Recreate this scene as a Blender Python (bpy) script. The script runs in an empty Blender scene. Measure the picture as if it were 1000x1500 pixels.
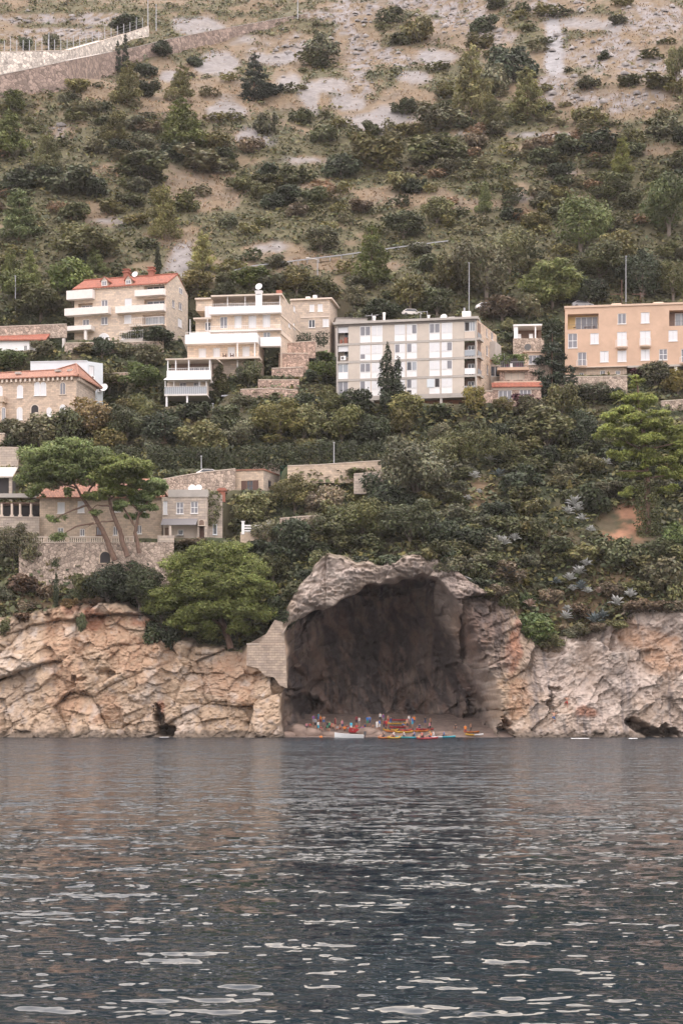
import bpy, math, random
import numpy as np
from mathutils import Vector, Matrix
sc = bpy.context.scene
COL = sc.collection
# ------------------------------------------------------------------ camera, world, sun, exposure
F, HC, HZ = 2500.0, 4.0, 1040.0          # focal length in photo pixels, eye height (m), horizon row
cam = bpy.data.objects.new('camera', bpy.data.cameras.new('camera'))
COL.objects.link(cam); sc.camera = cam
cam.location = (0, 0, HC); cam.rotation_euler = (math.radians(90), 0, 0)
cam.data.sensor_fit = 'VERTICAL'; cam.data.sensor_height = 36; cam.data.sensor_width = 24
cam.data.lens = 36 * F / 1500; cam.data.shift_y = (HZ - 750) / 1500
cam.data.clip_start = 0.5; cam.data.clip_end = 5000
SUN_EL, SUN_AZ = 19.0, 4.0               # degrees; azimuth clockwise from +Y: hidden behind the hill, all in view is open shade
w = bpy.data.worlds.new('World'); sc.world = w; w.use_nodes = True
wn, wl = w.node_tree.nodes, w.node_tree.links; wn.clear()
wo = wn.new('ShaderNodeOutputWorld'); wb = wn.new('ShaderNodeBackground')
sky = wn.new('ShaderNodeTexSky'); sky.sky_type = 'NISHITA'; sky.sun_disc = False
sky.sun_elevation = math.radians(SUN_EL); sky.sun_rotation = math.radians(SUN_AZ)
sky.air_density = 1.0; sky.dust_density = 3.2; sky.ozone_density = 1.0
wm = wn.new('ShaderNodeMix'); wm.data_type = 'RGBA'; wm.inputs[0].default_value = 0.78
wm.inputs[7].default_value = (6.95, 6.35, 6.25, 1)   # thin bright overcast veil
# an overcast sky is brighter overhead than at the horizon (CIE: (1 + 2 sin h) / 3)
tc = wn.new('ShaderNodeTexCoord'); sx = wn.new('ShaderNodeSeparateXYZ'); mr = wn.new('ShaderNodeMapRange')
wl.new(tc.outputs['Generated'], sx.inputs[0]); wl.new(sx.outputs[2], mr.inputs[0]); mr.inputs[3].default_value = .40; mr.inputs[4].default_value = 1.35
vm = wn.new('ShaderNodeVectorMath'); vm.operation = 'SCALE'; wl.new(wm.outputs[2], vm.inputs[0]); wl.new(mr.outputs[0], vm.inputs['Scale'])
wl.new(sky.outputs[0], wm.inputs[6]); wl.new(vm.outputs[0], wb.inputs[0]); wl.new(wb.outputs[0], wo.inputs[0])
wb.inputs[1].default_value = 0.11
sl = bpy.data.lights.new('sun', 'SUN'); sl.energy = 2.0; sl.angle = math.radians(3); sl.color = (1, .88, .76)
so = bpy.data.objects.new('sun', sl); COL.objects.link(so)
_a, _e = math.radians(SUN_AZ), math.radians(SUN_EL)
sdir = Vector((math.sin(_a) * math.cos(_e), math.cos(_a) * math.cos(_e), math.sin(_e)))
so.rotation_euler = sdir.to_track_quat('Z', 'Y').to_euler(); so.location = (40, 900, 500)
sc.view_settings.view_transform = 'Standard'; sc.view_settings.look = 'None'
sc.view_settings.exposure = 2.38; sc.view_settings.gamma = 1; sc.view_settings.use_curve_mapping = False
# ------------------------------------------------------------------ helpers: projection
def at(px, py, Y): return Vector(((px - 500) * Y / F, Y, HC + (HZ - py) * Y / F))
def proj(X, Y, Z): return 500 + X * F / Y, HZ - (Z - HC) * F / Y
def sstep(a, b, x):
    t = np.clip((np.asarray(x, float) - a) / (b - a), 0, 1); return t * t * (3 - 2 * t)
# ------------------------------------------------------------------ helpers: noise
def _h(ix, iy, iz, seed):
    n = (ix.astype(np.int64) * 374761393 + iy.astype(np.int64) * 668265263 + iz.astype(np.int64) * 2147483647 + seed * 1274126177) & 0xffffffff
    n = ((n ^ (n >> 13)) * 1274126177) & 0xffffffff
    n = ((n ^ (n >> 16)) * 2246822519) & 0xffffffff
    return ((n ^ (n >> 15)) & 0xffffff) / float(0xffffff)
def vnoise(x, y, z, seed=0):
    x, y, z = np.broadcast_arrays(np.asarray(x, float), np.asarray(y, float), np.asarray(z, float))
    ix, iy, iz = np.floor(x), np.floor(y), np.floor(z)
    fx, fy, fz = x - ix, y - iy, z - iz
    q = lambda t: t * t * t * (t * (t * 6 - 15) + 10)
    u, v, s = q(fx), q(fy), q(fz); r = 0
    for a in (0, 1):
        for b in (0, 1):
            for c in (0, 1):
                r = r + (u if a else 1 - u) * (v if b else 1 - v) * (s if c else 1 - s) * _h(ix + a, iy + b, iz + c, seed)
    return r * 2 - 1
def fbm(x, y, z=0.0, oct=5, seed=0, gain=.5, ridged=False):
    a, r, n = 1.0, 0, 0
    for k in range(oct):
        f = 2.03 ** k; v = vnoise(np.asarray(x) * f + 17.3 * k, np.asarray(y) * f, np.asarray(z) * f + 5.1 * k, seed + k)
        r = r + a * ((1 - 2 * np.abs(v)) if ridged else v); n += a; a *= gain
    return r / n
def voro(x, y, z, seed=0):
    ix, iy, iz = np.floor(x), np.floor(y), np.floor(z)
    f1 = np.full(x.shape, 9.0); f2 = np.full(x.shape, 9.0)
    tilt = np.zeros(x.shape); rnd = np.zeros(x.shape)
    for a in (-1, 0, 1):
        for b in (-1, 0, 1):
            for c in (-1, 0, 1):
                X, Yc, Z = ix + a, iy + b, iz + c
                dx = X + _h(X, Yc, Z, seed) - x; dy = Yc + _h(X, Yc, Z, seed + 1) - y; dz = Z + _h(X, Yc, Z, seed + 2) - z
                d = np.sqrt(dx * dx + dy * dy + dz * dz)
                n = d < f1
                f2 = np.where(n, f1, np.minimum(f2, d)); f1 = np.where(n, d, f1)
                t = (_h(X, Yc, Z, seed + 3) - .5) * dx + (_h(X, Yc, Z, seed + 4) - .5) * dz
                tilt = np.where(n, t, tilt); rnd = np.where(n, _h(X, Yc, Z, seed + 5), rnd)
    return f1, f2, tilt, rnd
# ------------------------------------------------------------------ helpers: materials
def mat(name, base=(.5, .5, .5), rough=.8, spec=.3, metal=0, var=.0, scale=3.0, bump=0.0, attr=None, rand=0.0, tex=None, texk=None):
    """Principled material: base colour (or a colour attribute) x noise variation, optional brick / rubble / tile relief."""
    m = bpy.data.materials.new(name); m.use_nodes = True
    nt = m.node_tree; N, L = nt.nodes, nt.links; b = N['Principled BSDF']
    b.inputs['Roughness'].default_value = rough; b.inputs['Metallic'].default_value = metal
    b.inputs['Specular IOR Level'].default_value = spec
    if attr:
        a = N.new('ShaderNodeAttribute'); a.attribute_name = attr; col = a.outputs['Color']
    else:
        r = N.new('ShaderNodeRGB'); r.outputs[0].default_value = (*base, 1); col = r.outputs[0]
    def mul(c, val):
        x = N.new('ShaderNodeMix'); x.data_type = 'RGBA'; x.blend_type = 'MULTIPLY'; x.inputs[0].default_value = 1
        L.new(c, x.inputs[6]); L.new(val, x.inputs[7]); return x.outputs[2]
    def rng(v, lo, hi, a=0, bb=1):
        x = N.new('ShaderNodeMapRange'); x.inputs[1].default_value = a; x.inputs[2].default_value = bb
        x.inputs[3].default_value = lo; x.inputs[4].default_value = hi; L.new(v, x.inputs[0]); return x.outputs[0]
    geo = N.new('ShaderNodeNewGeometry'); height = None
    if var or bump:
        n = N.new('ShaderNodeTexNoise'); n.inputs['Scale'].default_value = scale; n.inputs['Detail'].default_value = 7; n.inputs['Roughness'].default_value = .65
        L.new(geo.outputs['Position'], n.inputs['Vector']); height = n.outputs[0]
        if var: col = mul(col, rng(n.outputs[0], 1 - var, 1 + var, .25, .75))
    if tex:
        uv = N.new('ShaderNodeUVMap'); uv.uv_map = 'UVMap'
        if tex == 'ashlar':
            t = N.new('ShaderNodeTexBrick'); k = texk or 1.0
            t.inputs['Scale'].default_value = k; t.inputs['Mortar Size'].default_value = .014; t.inputs['Mortar Smooth'].default_value = .3
            t.inputs['Brick Width'].default_value = .62; t.inputs['Row Height'].default_value = .3
            t.inputs['Color1'].default_value = (1.16, 1.12, 1.05, 1); t.inputs['Color2'].default_value = (.82, .8, .8, 1); t.inputs['Mortar'].default_value = (.62, .6, .58, 1)
            t.inputs['Bias'].default_value = -.1
            L.new(uv.outputs[0], t.inputs['Vector']); col = mul(col, t.outputs['Color']); height = t.outputs['Fac']; inv = True
        elif tex == 'rubble':
            t = N.new('ShaderNodeTexVoronoi'); t.feature = 'DISTANCE_TO_EDGE'; t.inputs['Scale'].default_value = texk or 2.2
            t2 = N.new('ShaderNodeTexVoronoi'); t2.inputs['Scale'].default_value = texk or 2.2
            L.new(uv.outputs[0], t.inputs['Vector']); L.new(uv.outputs[0], t2.inputs['Vector'])
            sp = N.new('ShaderNodeSeparateColor'); L.new(t2.outputs['Color'], sp.inputs[0])
            col = mul(col, rng(sp.outputs[0], .62, 1.3)); col = mul(col, rng(t.outputs['Distance'], .5, 1, 0, .09))
            height = rng(t.outputs['Distance'], 0, 1, 0, .15)
        elif tex == 'tiles':
            t = N.new('ShaderNodeTexWave'); t.inputs['Scale'].default_value = 1.35; t.inputs['Distortion'].default_value = .6; t.inputs['Detail'].default_value = 1
            L.new(uv.outputs[0], t.inputs['Vector']); height = t.outputs['Fac']; col = mul(col, rng(t.outputs['Fac'], .72, 1.12))
            t2 = N.new('ShaderNodeTexBrick'); t2.inputs['Scale'].default_value = 1; t2.inputs['Brick Width'].default_value = .3; t2.inputs['Row Height'].default_value = .38
            t2.inputs['Mortar Size'].default_value = .02; t2.inputs['Color1'].default_value = (1.2, 1.1, 1.05, 1); t2.inputs['Color2'].default_value = (.72, .74, .78, 1); t2.inputs['Mortar'].default_value = (.6, .6, .6, 1)
            L.new(uv.outputs[0], t2.inputs['Vector']); col = mul(col, t2.outputs['Color'])
        elif tex == 'slats':
            t = N.new('ShaderNodeTexWave'); t.bands_direction = 'Y'; t.inputs['Scale'].default_value = 3.2; L.new(uv.outputs[0], t.inputs['Vector'])
            height = t.outputs['Fac']; col = mul(col, rng(t.outputs['Fac'], .86, 1.0))
    if rand:
        oi = N.new('ShaderNodeObjectInfo'); hs = N.new('ShaderNodeHueSaturation')
        L.new(rng(oi.outputs['Random'], 1 - rand, 1 + rand), hs.inputs['Value'])
        ml = N.new('ShaderNodeMath'); ml.operation = 'MULTIPLY'; ml.inputs[1].default_value = 7.31; L.new(oi.outputs['Random'], ml.inputs[0])
        fr = N.new('ShaderNodeMath'); fr.operation = 'FRACT'; L.new(ml.outputs[0], fr.inputs[0])
        L.new(rng(fr.outputs[0], .478, .518), hs.inputs['Hue']); L.new(rng(fr.outputs[0], 1.0, .75), hs.inputs['Saturation'])
        L.new(col, hs.inputs['Color']); col = hs.outputs[0]
    if bump and height is not None:
        bp = N.new('ShaderNodeBump'); bp.inputs['Strength'].default_value = bump; bp.inputs['Distance'].default_value = .08
        if tex == 'ashlar': bp.invert = True
        L.new(height, bp.inputs['Height']); L.new(bp.outputs[0], b.inputs['Normal'])
    L.new(col, b.inputs['Base Color']); m['nt'] = 1
    return m
def leafmat(name, base, rand=.25, trans=.14):
    m = mat(name, base, rough=.62, spec=.25, rand=rand); nt = m.node_tree; N, L = nt.nodes, nt.links; b = N['Principled BSDF']
    src = b.inputs['Base Color'].links[0].from_socket
    a = N.new('ShaderNodeAttribute'); a.attribute_name = 'leaf'
    x = N.new('ShaderNodeMix'); x.data_type = 'RGBA'; x.blend_type = 'MULTIPLY'; x.inputs[0].default_value = 1
    L.new(src, x.inputs[6]); L.new(a.outputs['Color'], x.inputs[7]); L.new(x.outputs[2], b.inputs['Base Color'])
    tr = N.new('ShaderNodeBsdfTranslucent'); L.new(x.outputs[2], tr.inputs[0]); ms = N.new('ShaderNodeMixShader'); ms.inputs[0].default_value = trans
    L.new(b.outputs[0], ms.inputs[1]); L.new(tr.outputs[0], ms.inputs[2]); L.new(ms.outputs[0], N['Material Output'].inputs[0])
    return m
M = {}
def mk(k, *a, **kw): M[k] = mat(k, *a, **kw)
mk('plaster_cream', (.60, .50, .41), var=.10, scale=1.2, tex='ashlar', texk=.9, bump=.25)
mk('plaster_side_shaded', (.50, .43, .36), var=.08, scale=1.0, tex='ashlar', texk=.9, bump=.2)  # plaster_cream darkened: side-wall shade put into the colour
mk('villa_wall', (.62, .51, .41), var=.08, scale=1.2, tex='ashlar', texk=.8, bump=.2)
mk('villa_side', (.50, .42, .35), var=.08, scale=1.0, tex='ashlar', texk=.8, bump=.2)  # villa_wall with side-face shade put into its colour; also greyer annex and base walls
mk('peach', (.56, .385, .275), var=.13, scale=.45)
mk('peach_light', (.60, .44, .33), var=.06, scale=.6)
mk('yellow_wall', (.62, .44, .2), var=.06, scale=.6)
mk('beige_panel', (.54, .47, .40), var=.11, scale=.7)
mk('white', (.80, .78, .76), rough=.6, var=.05, scale=1.5)
mk('white_slats', (.78, .77, .77), rough=.6, tex='slats', bump=.3)
mk('blue_white', (.62, .66, .68), rough=.7, var=.06, scale=1.0)
mk('balcony_white', (.74, .69, .64), rough=.7, var=.08, scale=1.1)
mk('cream_trim', (.62, .52, .43), rough=.8, var=.08, scale=1.2)
mk('stone_wall', (.52, .42, .33), var=.12, scale=1.0, tex='ashlar', texk=1.0, bump=.5)
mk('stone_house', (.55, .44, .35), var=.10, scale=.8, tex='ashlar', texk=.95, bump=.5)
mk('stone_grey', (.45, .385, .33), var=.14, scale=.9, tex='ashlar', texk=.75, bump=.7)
mk('buttress_stone', (.40, .325, .265), var=.30, scale=.8, tex='ashlar', texk=.8, bump=.9)
mk('rubble', (.47, .37, .295), var=.15, scale=1.4, tex='rubble', texk=2.0, bump=.8)
mk('rubble_pink', (.50, .36, .285), var=.15, scale=1.4, tex='rubble', texk=2.2, bump=.8)
mk('pale_wall', (.62, .55, .48), var=.08, scale=.4, tex='rubble', texk=1.2, bump=.3)
mk('top_wall', (.30, .225, .185), var=.2, scale=.5, tex='rubble', texk=1.1, bump=.5)
mk('brick_red', (.36, .19, .13), var=.12, scale=1.0, tex='ashlar', texk=1.6, bump=.3)
mk('roof_red', (.34, .125, .08), var=.16, scale=.9, tex='tiles', bump=.6)
mk('roof_orange', (.36, .185, .125), var=.25, scale=1.1, tex='tiles', bump=.6)
mk('chimney_red', (.32, .13, .09), var=.12)
mk('concrete', (.42, .38, .34), var=.15, scale=.8, bump=.2)
mk('concrete_dark', (.25, .22, .20), var=.15, scale=.8, bump=.2)
mk('dark_inside', (.05, .045, .045), rough=.9)  # near-black colour standing in for the shade inside openings
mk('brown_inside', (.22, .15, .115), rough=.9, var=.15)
mk('glass', (.055, .06, .07), rough=.12, spec=.6)
mk('glass_pale', (.30, .32, .34), rough=.15, spec=.6)
mk('glass_grey', (.19, .185, .20), rough=.2, spec=.6)
mk('metal_grey', (.36, .36, .37), rough=.45, metal=.3)
mk('metal_dark', (.12, .115, .11), rough=.5)
mk('brown_wood', (.11, .06, .045), rough=.6, var=.2, scale=5)
mk('awning', (.20, .19, .19), rough=.8, tex='slats')
mk('green_box', (.04, .14, .09), rough=.6)
mk('bark', (.15, .095, .07), rough=.9, var=.35, scale=2.5, bump=.6)
mk('bark_grey', (.17, .14, .115), rough=.9, var=.35, scale=3, bump=.6)
mk('purple', (.09, .03, .05), rough=.7, var=.2)
LEAF = {k: leafmat('foliage_' + k, c) for k, c in {
    'maquis': (.094, .104, .044), 'dark': (.052, .067, .035), 'olive': (.158, .150, .055), 'grey': (.132, .132, .076), 'yellow': (.205, .188, .052), 'pinebright': (.158, .198, .050),
    'pine': (.110, .134, .038), 'pinelight': (.145, .165, .042), 'fir': (.040, .054, .036), 'cypress': (.046, .060, .034), 'purple': (.11, .036, .055), 'dry': (.165, .120, .078), 'ochre': (.175, .128, .05), 'vivid': (.100, .142, .036)}.items()}
# ------------------------------------------------------------------ helpers: objects
def tag(o, label=None, cat=None, group=None, kind=None):
    for k, v in (('label', label), ('category', cat), ('group', group), ('kind', kind)):
        if v: o[k] = v
    return o
ORG = {}
def thing(name, loc, label, cat, group=None):
    o = bpy.data.objects.new(name, None); COL.objects.link(o); o.location = loc; o.empty_display_size = .5
    ORG[o.name] = Vector(loc); tag(o, label, cat, group); return o
def root_org(p):
    while p is not None:
        if p.name in ORG: return ORG[p.name]
        p = p.parent
    return Vector((0, 0, 0))
class MB:
    """Collects world-space faces (with uv in metres) and links them as one mesh object."""
    def __init__(s): s.v, s.f, s.uv, s.mi = [], [], [], []
    def poly(s, pts, uv=None, mi=0):
        k = len(s.v); s.v += [tuple(p) for p in pts]; s.f.append(tuple(range(k, k + len(pts))))
        if uv is None:
            p0 = Vector(pts[0]); a = (Vector(pts[1]) - p0); n = a.cross(Vector(pts[-1]) - p0)
            if n.length > 1e-9 and abs(n.normalized().z) < .95:
                h = Vector((-n.y, n.x, 0)).normalized(); up = n.normalized().cross(h)
                if up.z < 0: up = -up
                uv = [(Vector(p).dot(h), Vector(p).dot(up)) for p in pts]
            else: uv = [(p[0], p[1]) for p in pts]
        s.uv += list(uv); s.mi.append(mi)
    def hexa(s, b, t, mi=0):
        """b, t: four bottom and four top points, counter-clockwise seen from above."""
        s.poly(b[::-1], mi=mi); s.poly(t, mi=mi)
        for i in range(4):
            j = (i + 1) % 4; s.poly([b[i], b[j], t[j], t[i]], mi=mi)
    def box(s, c, sx, sy, sz, yaw=0, mi=0):
        c = Vector(c); ux = Vector((math.cos(yaw), math.sin(yaw), 0)) * sx / 2; uy = Vector((-math.sin(yaw), math.cos(yaw), 0)) * sy / 2; uz = Vector((0, 0, sz / 2))
        q = [-ux - uy, ux - uy, ux + uy, -ux + uy]; s.hexa([c + p - uz for p in q], [c + p + uz for p in q], mi)
    def tube(s, pts, rad, n=8, caps=True, mi=0):
        pts = [Vector(p) for p in pts]; k = len(pts)
        rad = rad if hasattr(rad, '__len__') else [rad] * k; rings = []
        for i, p in enumerate(pts):
            d = (pts[min(i + 1, k - 1)] - pts[max(i - 1, 0)]).normalized()
            a = d.orthogonal().normalized() if abs(d.z) > .95 else d.cross(Vector((0, 0, 1))).normalized(); b2 = d.cross(a)
            rings.append([p + (a * math.cos(2 * math.pi * j / n) + b2 * math.sin(2 * math.pi * j / n)) * rad[i] for j in range(n)])
        for i in range(k - 1):
            for j in range(n):
                q = (j + 1) % n; s.poly([rings[i][j], rings[i][q], rings[i + 1][q], rings[i + 1][j]], mi=mi)
        if caps: s.poly(rings[0][::-1], mi=mi); s.poly(rings[-1], mi=mi)
    def build(s, name, mats, parent=None, smooth=False):
        og = root_org(parent)
        me = bpy.data.meshes.new(name); me.from_pydata([(v[0] - og.x, v[1] - og.y, v[2] - og.z) for v in s.v], [], s.f)
        ul = me.uv_layers.new(name='UVMap'); ul.data.foreach_set('uv', np.array(s.uv, np.float32).ravel())
        mats = mats if isinstance(mats, (list, tuple)) else [mats]
        for m in mats: me.materials.append(M[m] if isinstance(m, str) else m)
        if len(mats) > 1: me.polygons.foreach_set('material_index', s.mi)
        if smooth: me.polygons.foreach_set('use_smooth', [True] * len(s.f))
        me.update(); o = bpy.data.objects.new(name, me); COL.objects.link(o)
        if parent is not None: o.parent = parent
        return o
def npmesh(name, V, Fq, m, smooth=False, col=None, colname='tint', parent=None):
    """V (n,3), Fq (k,3|4) arrays -> object; col (n,3) a per-vertex albedo."""
    me = bpy.data.meshes.new(name); V = np.asarray(V, np.float32); Fq = np.asarray(Fq, np.int32); k = Fq.shape[1]
    me.vertices.add(len(V)); me.vertices.foreach_set('co', V.ravel())
    me.loops.add(Fq.size); me.loops.foreach_set('vertex_index', Fq.ravel())
    me.polygons.add(len(Fq)); me.polygons.foreach_set('loop_start', np.arange(0, Fq.size, k, dtype=np.int32))
    try: me.polygons.foreach_set('loop_total', np.full(len(Fq), k, np.int32))
    except Exception: pass
    if smooth: me.polygons.foreach_set('use_smooth', np.ones(len(Fq), bool))
    if col is not None:
        ca = me.color_attributes.new(colname, 'FLOAT_COLOR', 'POINT')
        ca.data.foreach_set('color', np.hstack([col, np.ones((len(V), 1))]).astype(np.float32).ravel())
    me.update(calc_edges=True); me.materials.append(m)
    o = bpy.data.objects.new(name, me); COL.objects.link(o)
    if parent is not None: o.parent = parent
    return o
def gridfaces(nr, nc):
    i = np.arange(nr * nc).reshape(nr, nc)
    return np.stack([i[:-1, :-1], i[:-1, 1:], i[1:, 1:], i[1:, :-1]], -1).reshape(-1, 4)
# ------------------------------------------------------------------ the setting: cliff, cave, terrain, beach, sea
ZT = np.array([(-400, 915), (-60, 905), (0, 905), (50, 895), (85, 885), (130, 878), (180, 885), (215, 905), (260, 935), (300, 948), (350, 952), (385, 945), (412, 915), (425, 880), (450, 845), (475, 818), (520, 826), (560, 830), (600, 818), (645, 814), (672, 838), (700, 862), (745, 882), (762, 905), (780, 938), (800, 950), (815, 947), (835, 926), (870, 921), (905, 914), (925, 892), (945, 884), (1000, 892), (1060, 895), (1400, 900)], float)
def ztop(X):
    px = 500 + np.asarray(X) * 10.0; return (1080 - np.interp(px, ZT[:, 0], ZT[:, 1])) / 10.0 + .35 * vnoise(np.asarray(X) * .9, 0, 3.3, 5)
LN = np.array([(-400, .2), (0, .17), (90, .2), (300, .3), (400, .14), (425, .03), (740, .02), (775, .2), (850, .2), (900, .1), (1000, .12), (1400, .15)], float)
def lean(X): return np.interp(500 + np.asarray(X) * 10.0, LN[:, 0], LN[:, 1])
def lip(X): return 250.0 + lean(X) * ztop(X) + .4
def arch(px): return np.interp(px, [405, 418, 424, 440, 470, 500, 540, 590, 625, 645, 665, 690, 715, 735, 760], [1010, 940, 922, 908, 894, 880, 858, 846, 844, 850, 872, 912, 960, 1010, 1075])
HOLES = [(227, 1044, 5, 14, 4), (233, 1058, 9, 14, 5), (242, 1071, 16, 10, 6), (449, 1036, 26, 15, 7), (740, 1065, 7, 14, 4), (742, 1075, 12, 8, 5), (926, 1057, 10, 7, 4), (938, 1065, 13, 9, 5), (955, 1073, 18, 8, 6), (984, 1075, 15, 7, 5), (975, 1066, 8, 6, 3), (806, 1026, 3.5, 22, 1.8), (815, 1010, 9, 4, 1.2), (704, 1042, 15, 26, 4), (150, 985, 16, 6, 1.4), (115, 995, 14, 4, 1.2), (560, 872, 60, 10, 2)]
def cliff_d(px, py):
    X, Z = (px - 500) / 10.0, (1080 - py) / 10.0
    zt = ztop(X); d = lean(X) * np.minimum(Z, zt) + np.maximum(Z - zt, 0) * 4.0 - .5 * np.maximum(1.6 - Z, 0)
    # cave recess
    wob = 6 * vnoise(px * .05, py * .05, 0, 31); a = arch(px + wob)
    up = .5 * sstep(0, 12, py - a + wob) + .5 * sstep(5, 120, py - a + wob); xl = px + .04 * (py - 1000) + wob; lf = .55 * sstep(414, 428, xl) + .45 * sstep(420, 490, xl); R = np.interp(py, [855, 900, 960, 1010, 1080], [652, 672, 698, 714, 722]); rt = .45 * sstep(16, -6, px - R + wob) + .55 * sstep(10, -95, px - R + wob)
    cave = up * lf * rt
    d = d + 25 * cave - 1.2 * np.exp(-((py - a + 22) / 22.0) ** 2) * sstep(410, 440, px) * sstep(740, 690, px)
    d = d - 3.5 * cave * sstep(1000, 1075, py) + cave * 1.2 * fbm(px * .012, py * .009, 0, 3, 77)
    jag = 7 * vnoise(px * .16, py * .16, 2, 33) + 4 * vnoise(px * .4, py * .4, 2, 34)
    for cx, cy, rx, ry, dp in HOLES:
        r = np.sqrt(((px - cx + jag * .5) / rx) ** 2 + ((py - cy + jag * .4) / ry) ** 2); d = d + dp * sstep(1.15, .55, r)
    d = d - 2.2 * np.exp(-(((px - 820) / 55) ** 2 + ((py - 1050) / 50) ** 2)) - 1.6 * np.exp(-(((px - 400) / 45) ** 2 + ((py - 1060) / 40) ** 2)) - 1.2 * np.exp(-(((px - 180) / 60) ** 2 + ((py - 930) / 40) ** 2))
    d = d + 1.8 * np.exp(-(((px - 862) / 9) ** 2)) * sstep(1040, 960, py) + 1.6 * np.exp(-(((px - 775) / 10) ** 2)) * sstep(1040, 900, py) * sstep(740, 760, px)
    d = d + 1.3 * np.exp(-((px - 75 - (py - 980) * .15) / 12) ** 2) + 1.2 * np.exp(-((px - 245 + (py - 960) * .1) / 9) ** 2)
    return d, cave
mk('rock', attr='tint', rough=.9, spec=.15, var=.22, scale=1.1, bump=.7)
def blob(px, py, cx, cy, rx, ry, seed=0, amp=.5):
    n = fbm(px * .03, py * .03, seed * 3.7, 4, 60 + seed)
    px = px + rx * .5 * fbm(px * .02, py * .035, seed * 1.7, 3, 61 + seed); py = py + ry * .6 * fbm(px * .02, py * .035, seed * 2.7, 3, 62 + seed)
    return sstep(1.25, .6, np.sqrt(((px - cx) / rx) ** 2 + ((py - cy) / ry) ** 2) + amp * n)
def build_cliff():
    xs = np.concatenate([np.arange(-120, -58, 1.0), np.arange(-58, 58, .135), np.arange(58, 121, 1.0)]); nv = 215
    X = np.repeat(xs[None, :], nv, 0); v = np.linspace(0, 1, nv)[:, None]
    Z = -1.5 + v * (ztop(X) + .7 + 1.5)
    px, py = 500 + X * 10, 1080 - Z * 10
    d, cave = cliff_d(px, py)
    # fractured limestone: warped cells at three sizes, diagonal bedding
    wx, wz = X + .55 * fbm(X * .3, Z * .3, 1, 3, 9), Z + .55 * fbm(X * .3, Z * .3, 7, 3, 10)
    dn, crack = 0, 0; side = sstep(700, 790, px) + 0 * X
    for deg, wgt in ((24, 1 - side), (52, side * .75)):
        a = math.radians(deg); rx, rz = wx * math.cos(a) + wz * math.sin(a), -wx * math.sin(a) + wz * math.cos(a); da, cr = 0, 0
        for L, k, tk, sx, sd in ((6.5, 1.7, 3.6, .6, 100), (2.4, .6, 1.5, .8, 200), (.95, .14, .42, .9, 300), (.42, .05, .22, .8, 330)):
            f1, f2, t, r = voro(rx / L * sx, d * .12 / L, rz / L, sd + int(deg))
            c = np.exp(-(f2 - f1) / .035); da = da - k * (r - .5) - tk * t * 1.6 + (.30 if deg < 40 else .12) * k * c; cr = np.maximum(cr, c * (k ** .3))
        dn = dn + wgt * da; crack = crack + wgt * cr
    # in the cave and on the right: hanging vertical flutes instead of blocks
    fl = fbm(X * 1.1 + .25 * Z, Z * .16, 3, 5, 400, .55, True); fl2 = fbm(X * .5, Z * .3, 3, 5, 440)
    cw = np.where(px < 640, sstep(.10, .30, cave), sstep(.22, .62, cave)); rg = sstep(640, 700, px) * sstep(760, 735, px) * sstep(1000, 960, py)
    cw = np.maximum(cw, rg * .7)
    dn = dn * (1 - .25 * cw) + cw * (-.5 * fl - 1.5 * fl2 + 1.0 * dn * .5)
    dn = dn + .9 * fbm(X * .16, Z * .16, 2, 3, 20) + .24 * fbm(X * 1.7, Z * 1.7, 2, 5, 21, .6, True) * -1 + .12 * fbm(X * 4.5, Z * 4.5, d, 3, 22)
    dn = dn - side * (1 - cw) * .55 * fbm(X * .8, Z * .45 - .3 * X, 6, 5, 480, .55, True)
    dn = dn - cw * (.55 * fbm(X * 1.3 + .4 * Z, Z * .8, 8, 5, 490, .6, True) + .25 * fbm(X * 3.2, Z * 2.0, 8, 3, 495, .6, True))
    band = np.exp(-((py - arch(px) + 24) / 26.0) ** 2) * sstep(405, 430, px) * sstep(760, 720, px); dn = dn * (1 - .35 * band) - band * (.75 * fbm(X * .7 + .3 * Z, Z * 1.9, 5, 5, 460, .6, True) + .35 * fbm(X * 2.2, Z * 3.5, 5, 3, 470, .6, True))
    edge = sstep(.0, 1.2, Z + 1.0)
    Y = 250 + d + dn * (.55 + .45 * edge)
    bm = sstep(352, 362, px) * sstep(426, 419, px) * sstep(925, 940, py) * sstep(990, 978, py); Y = Y * (1 - bm) + 250.55 * bm
    Xd = X + .25 * fbm(X * .8, Z * .8, 9, 3, 23)
    # albedo: limestone with ochre staining, grey faces, tide band, mineral streaks, and painted-in cave shade
    def C(*c): return np.array(c)[None, None, :]
    n1 = fbm(X * .25, Z * .25, 4, 5, 30); n2 = fbm(X * 1.3, Z * 1.3, 4, 5, 36); n3 = fbm(X * 1.6, Z * .14, 4, 5, 41)
    ones = np.ones(X.shape)[..., None]; col = ones * C(.440, .325, .228)
    def mixc(col, c, wgt): wgt = np.clip(wgt, 0, 1)[..., None]; return col * (1 - wgt) + c * wgt
    gr = np.maximum(sstep(740, 800, px) * .75, sstep(405, 440, px) * sstep(760, 700, px) * .85)
    col = mixc(col, C(.40, .33, .285), gr + n1 * .5)
    col = mixc(col, C(.30, .26, .235), sstep(.1, .5, n2) * .6)
    og = sum(blob(px, py, *b, seed=i) for i, b in enumerate([(150, 920, 45, 35), (200, 960, 60, 30), (95, 1000, 30, 60), (75, 930, 16, 60), (330, 990, 60, 35), (150, 1040, 28, 22), (395, 955, 25, 20), (690, 920, 30, 28), (935, 930, 40, 22), (975, 960, 30, 30), (760, 1030, 22, 40)]))
    col = mixc(col, C(.40, .245, .155), np.clip(og, 0, 1) * (.62 + .5 * n2))
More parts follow.
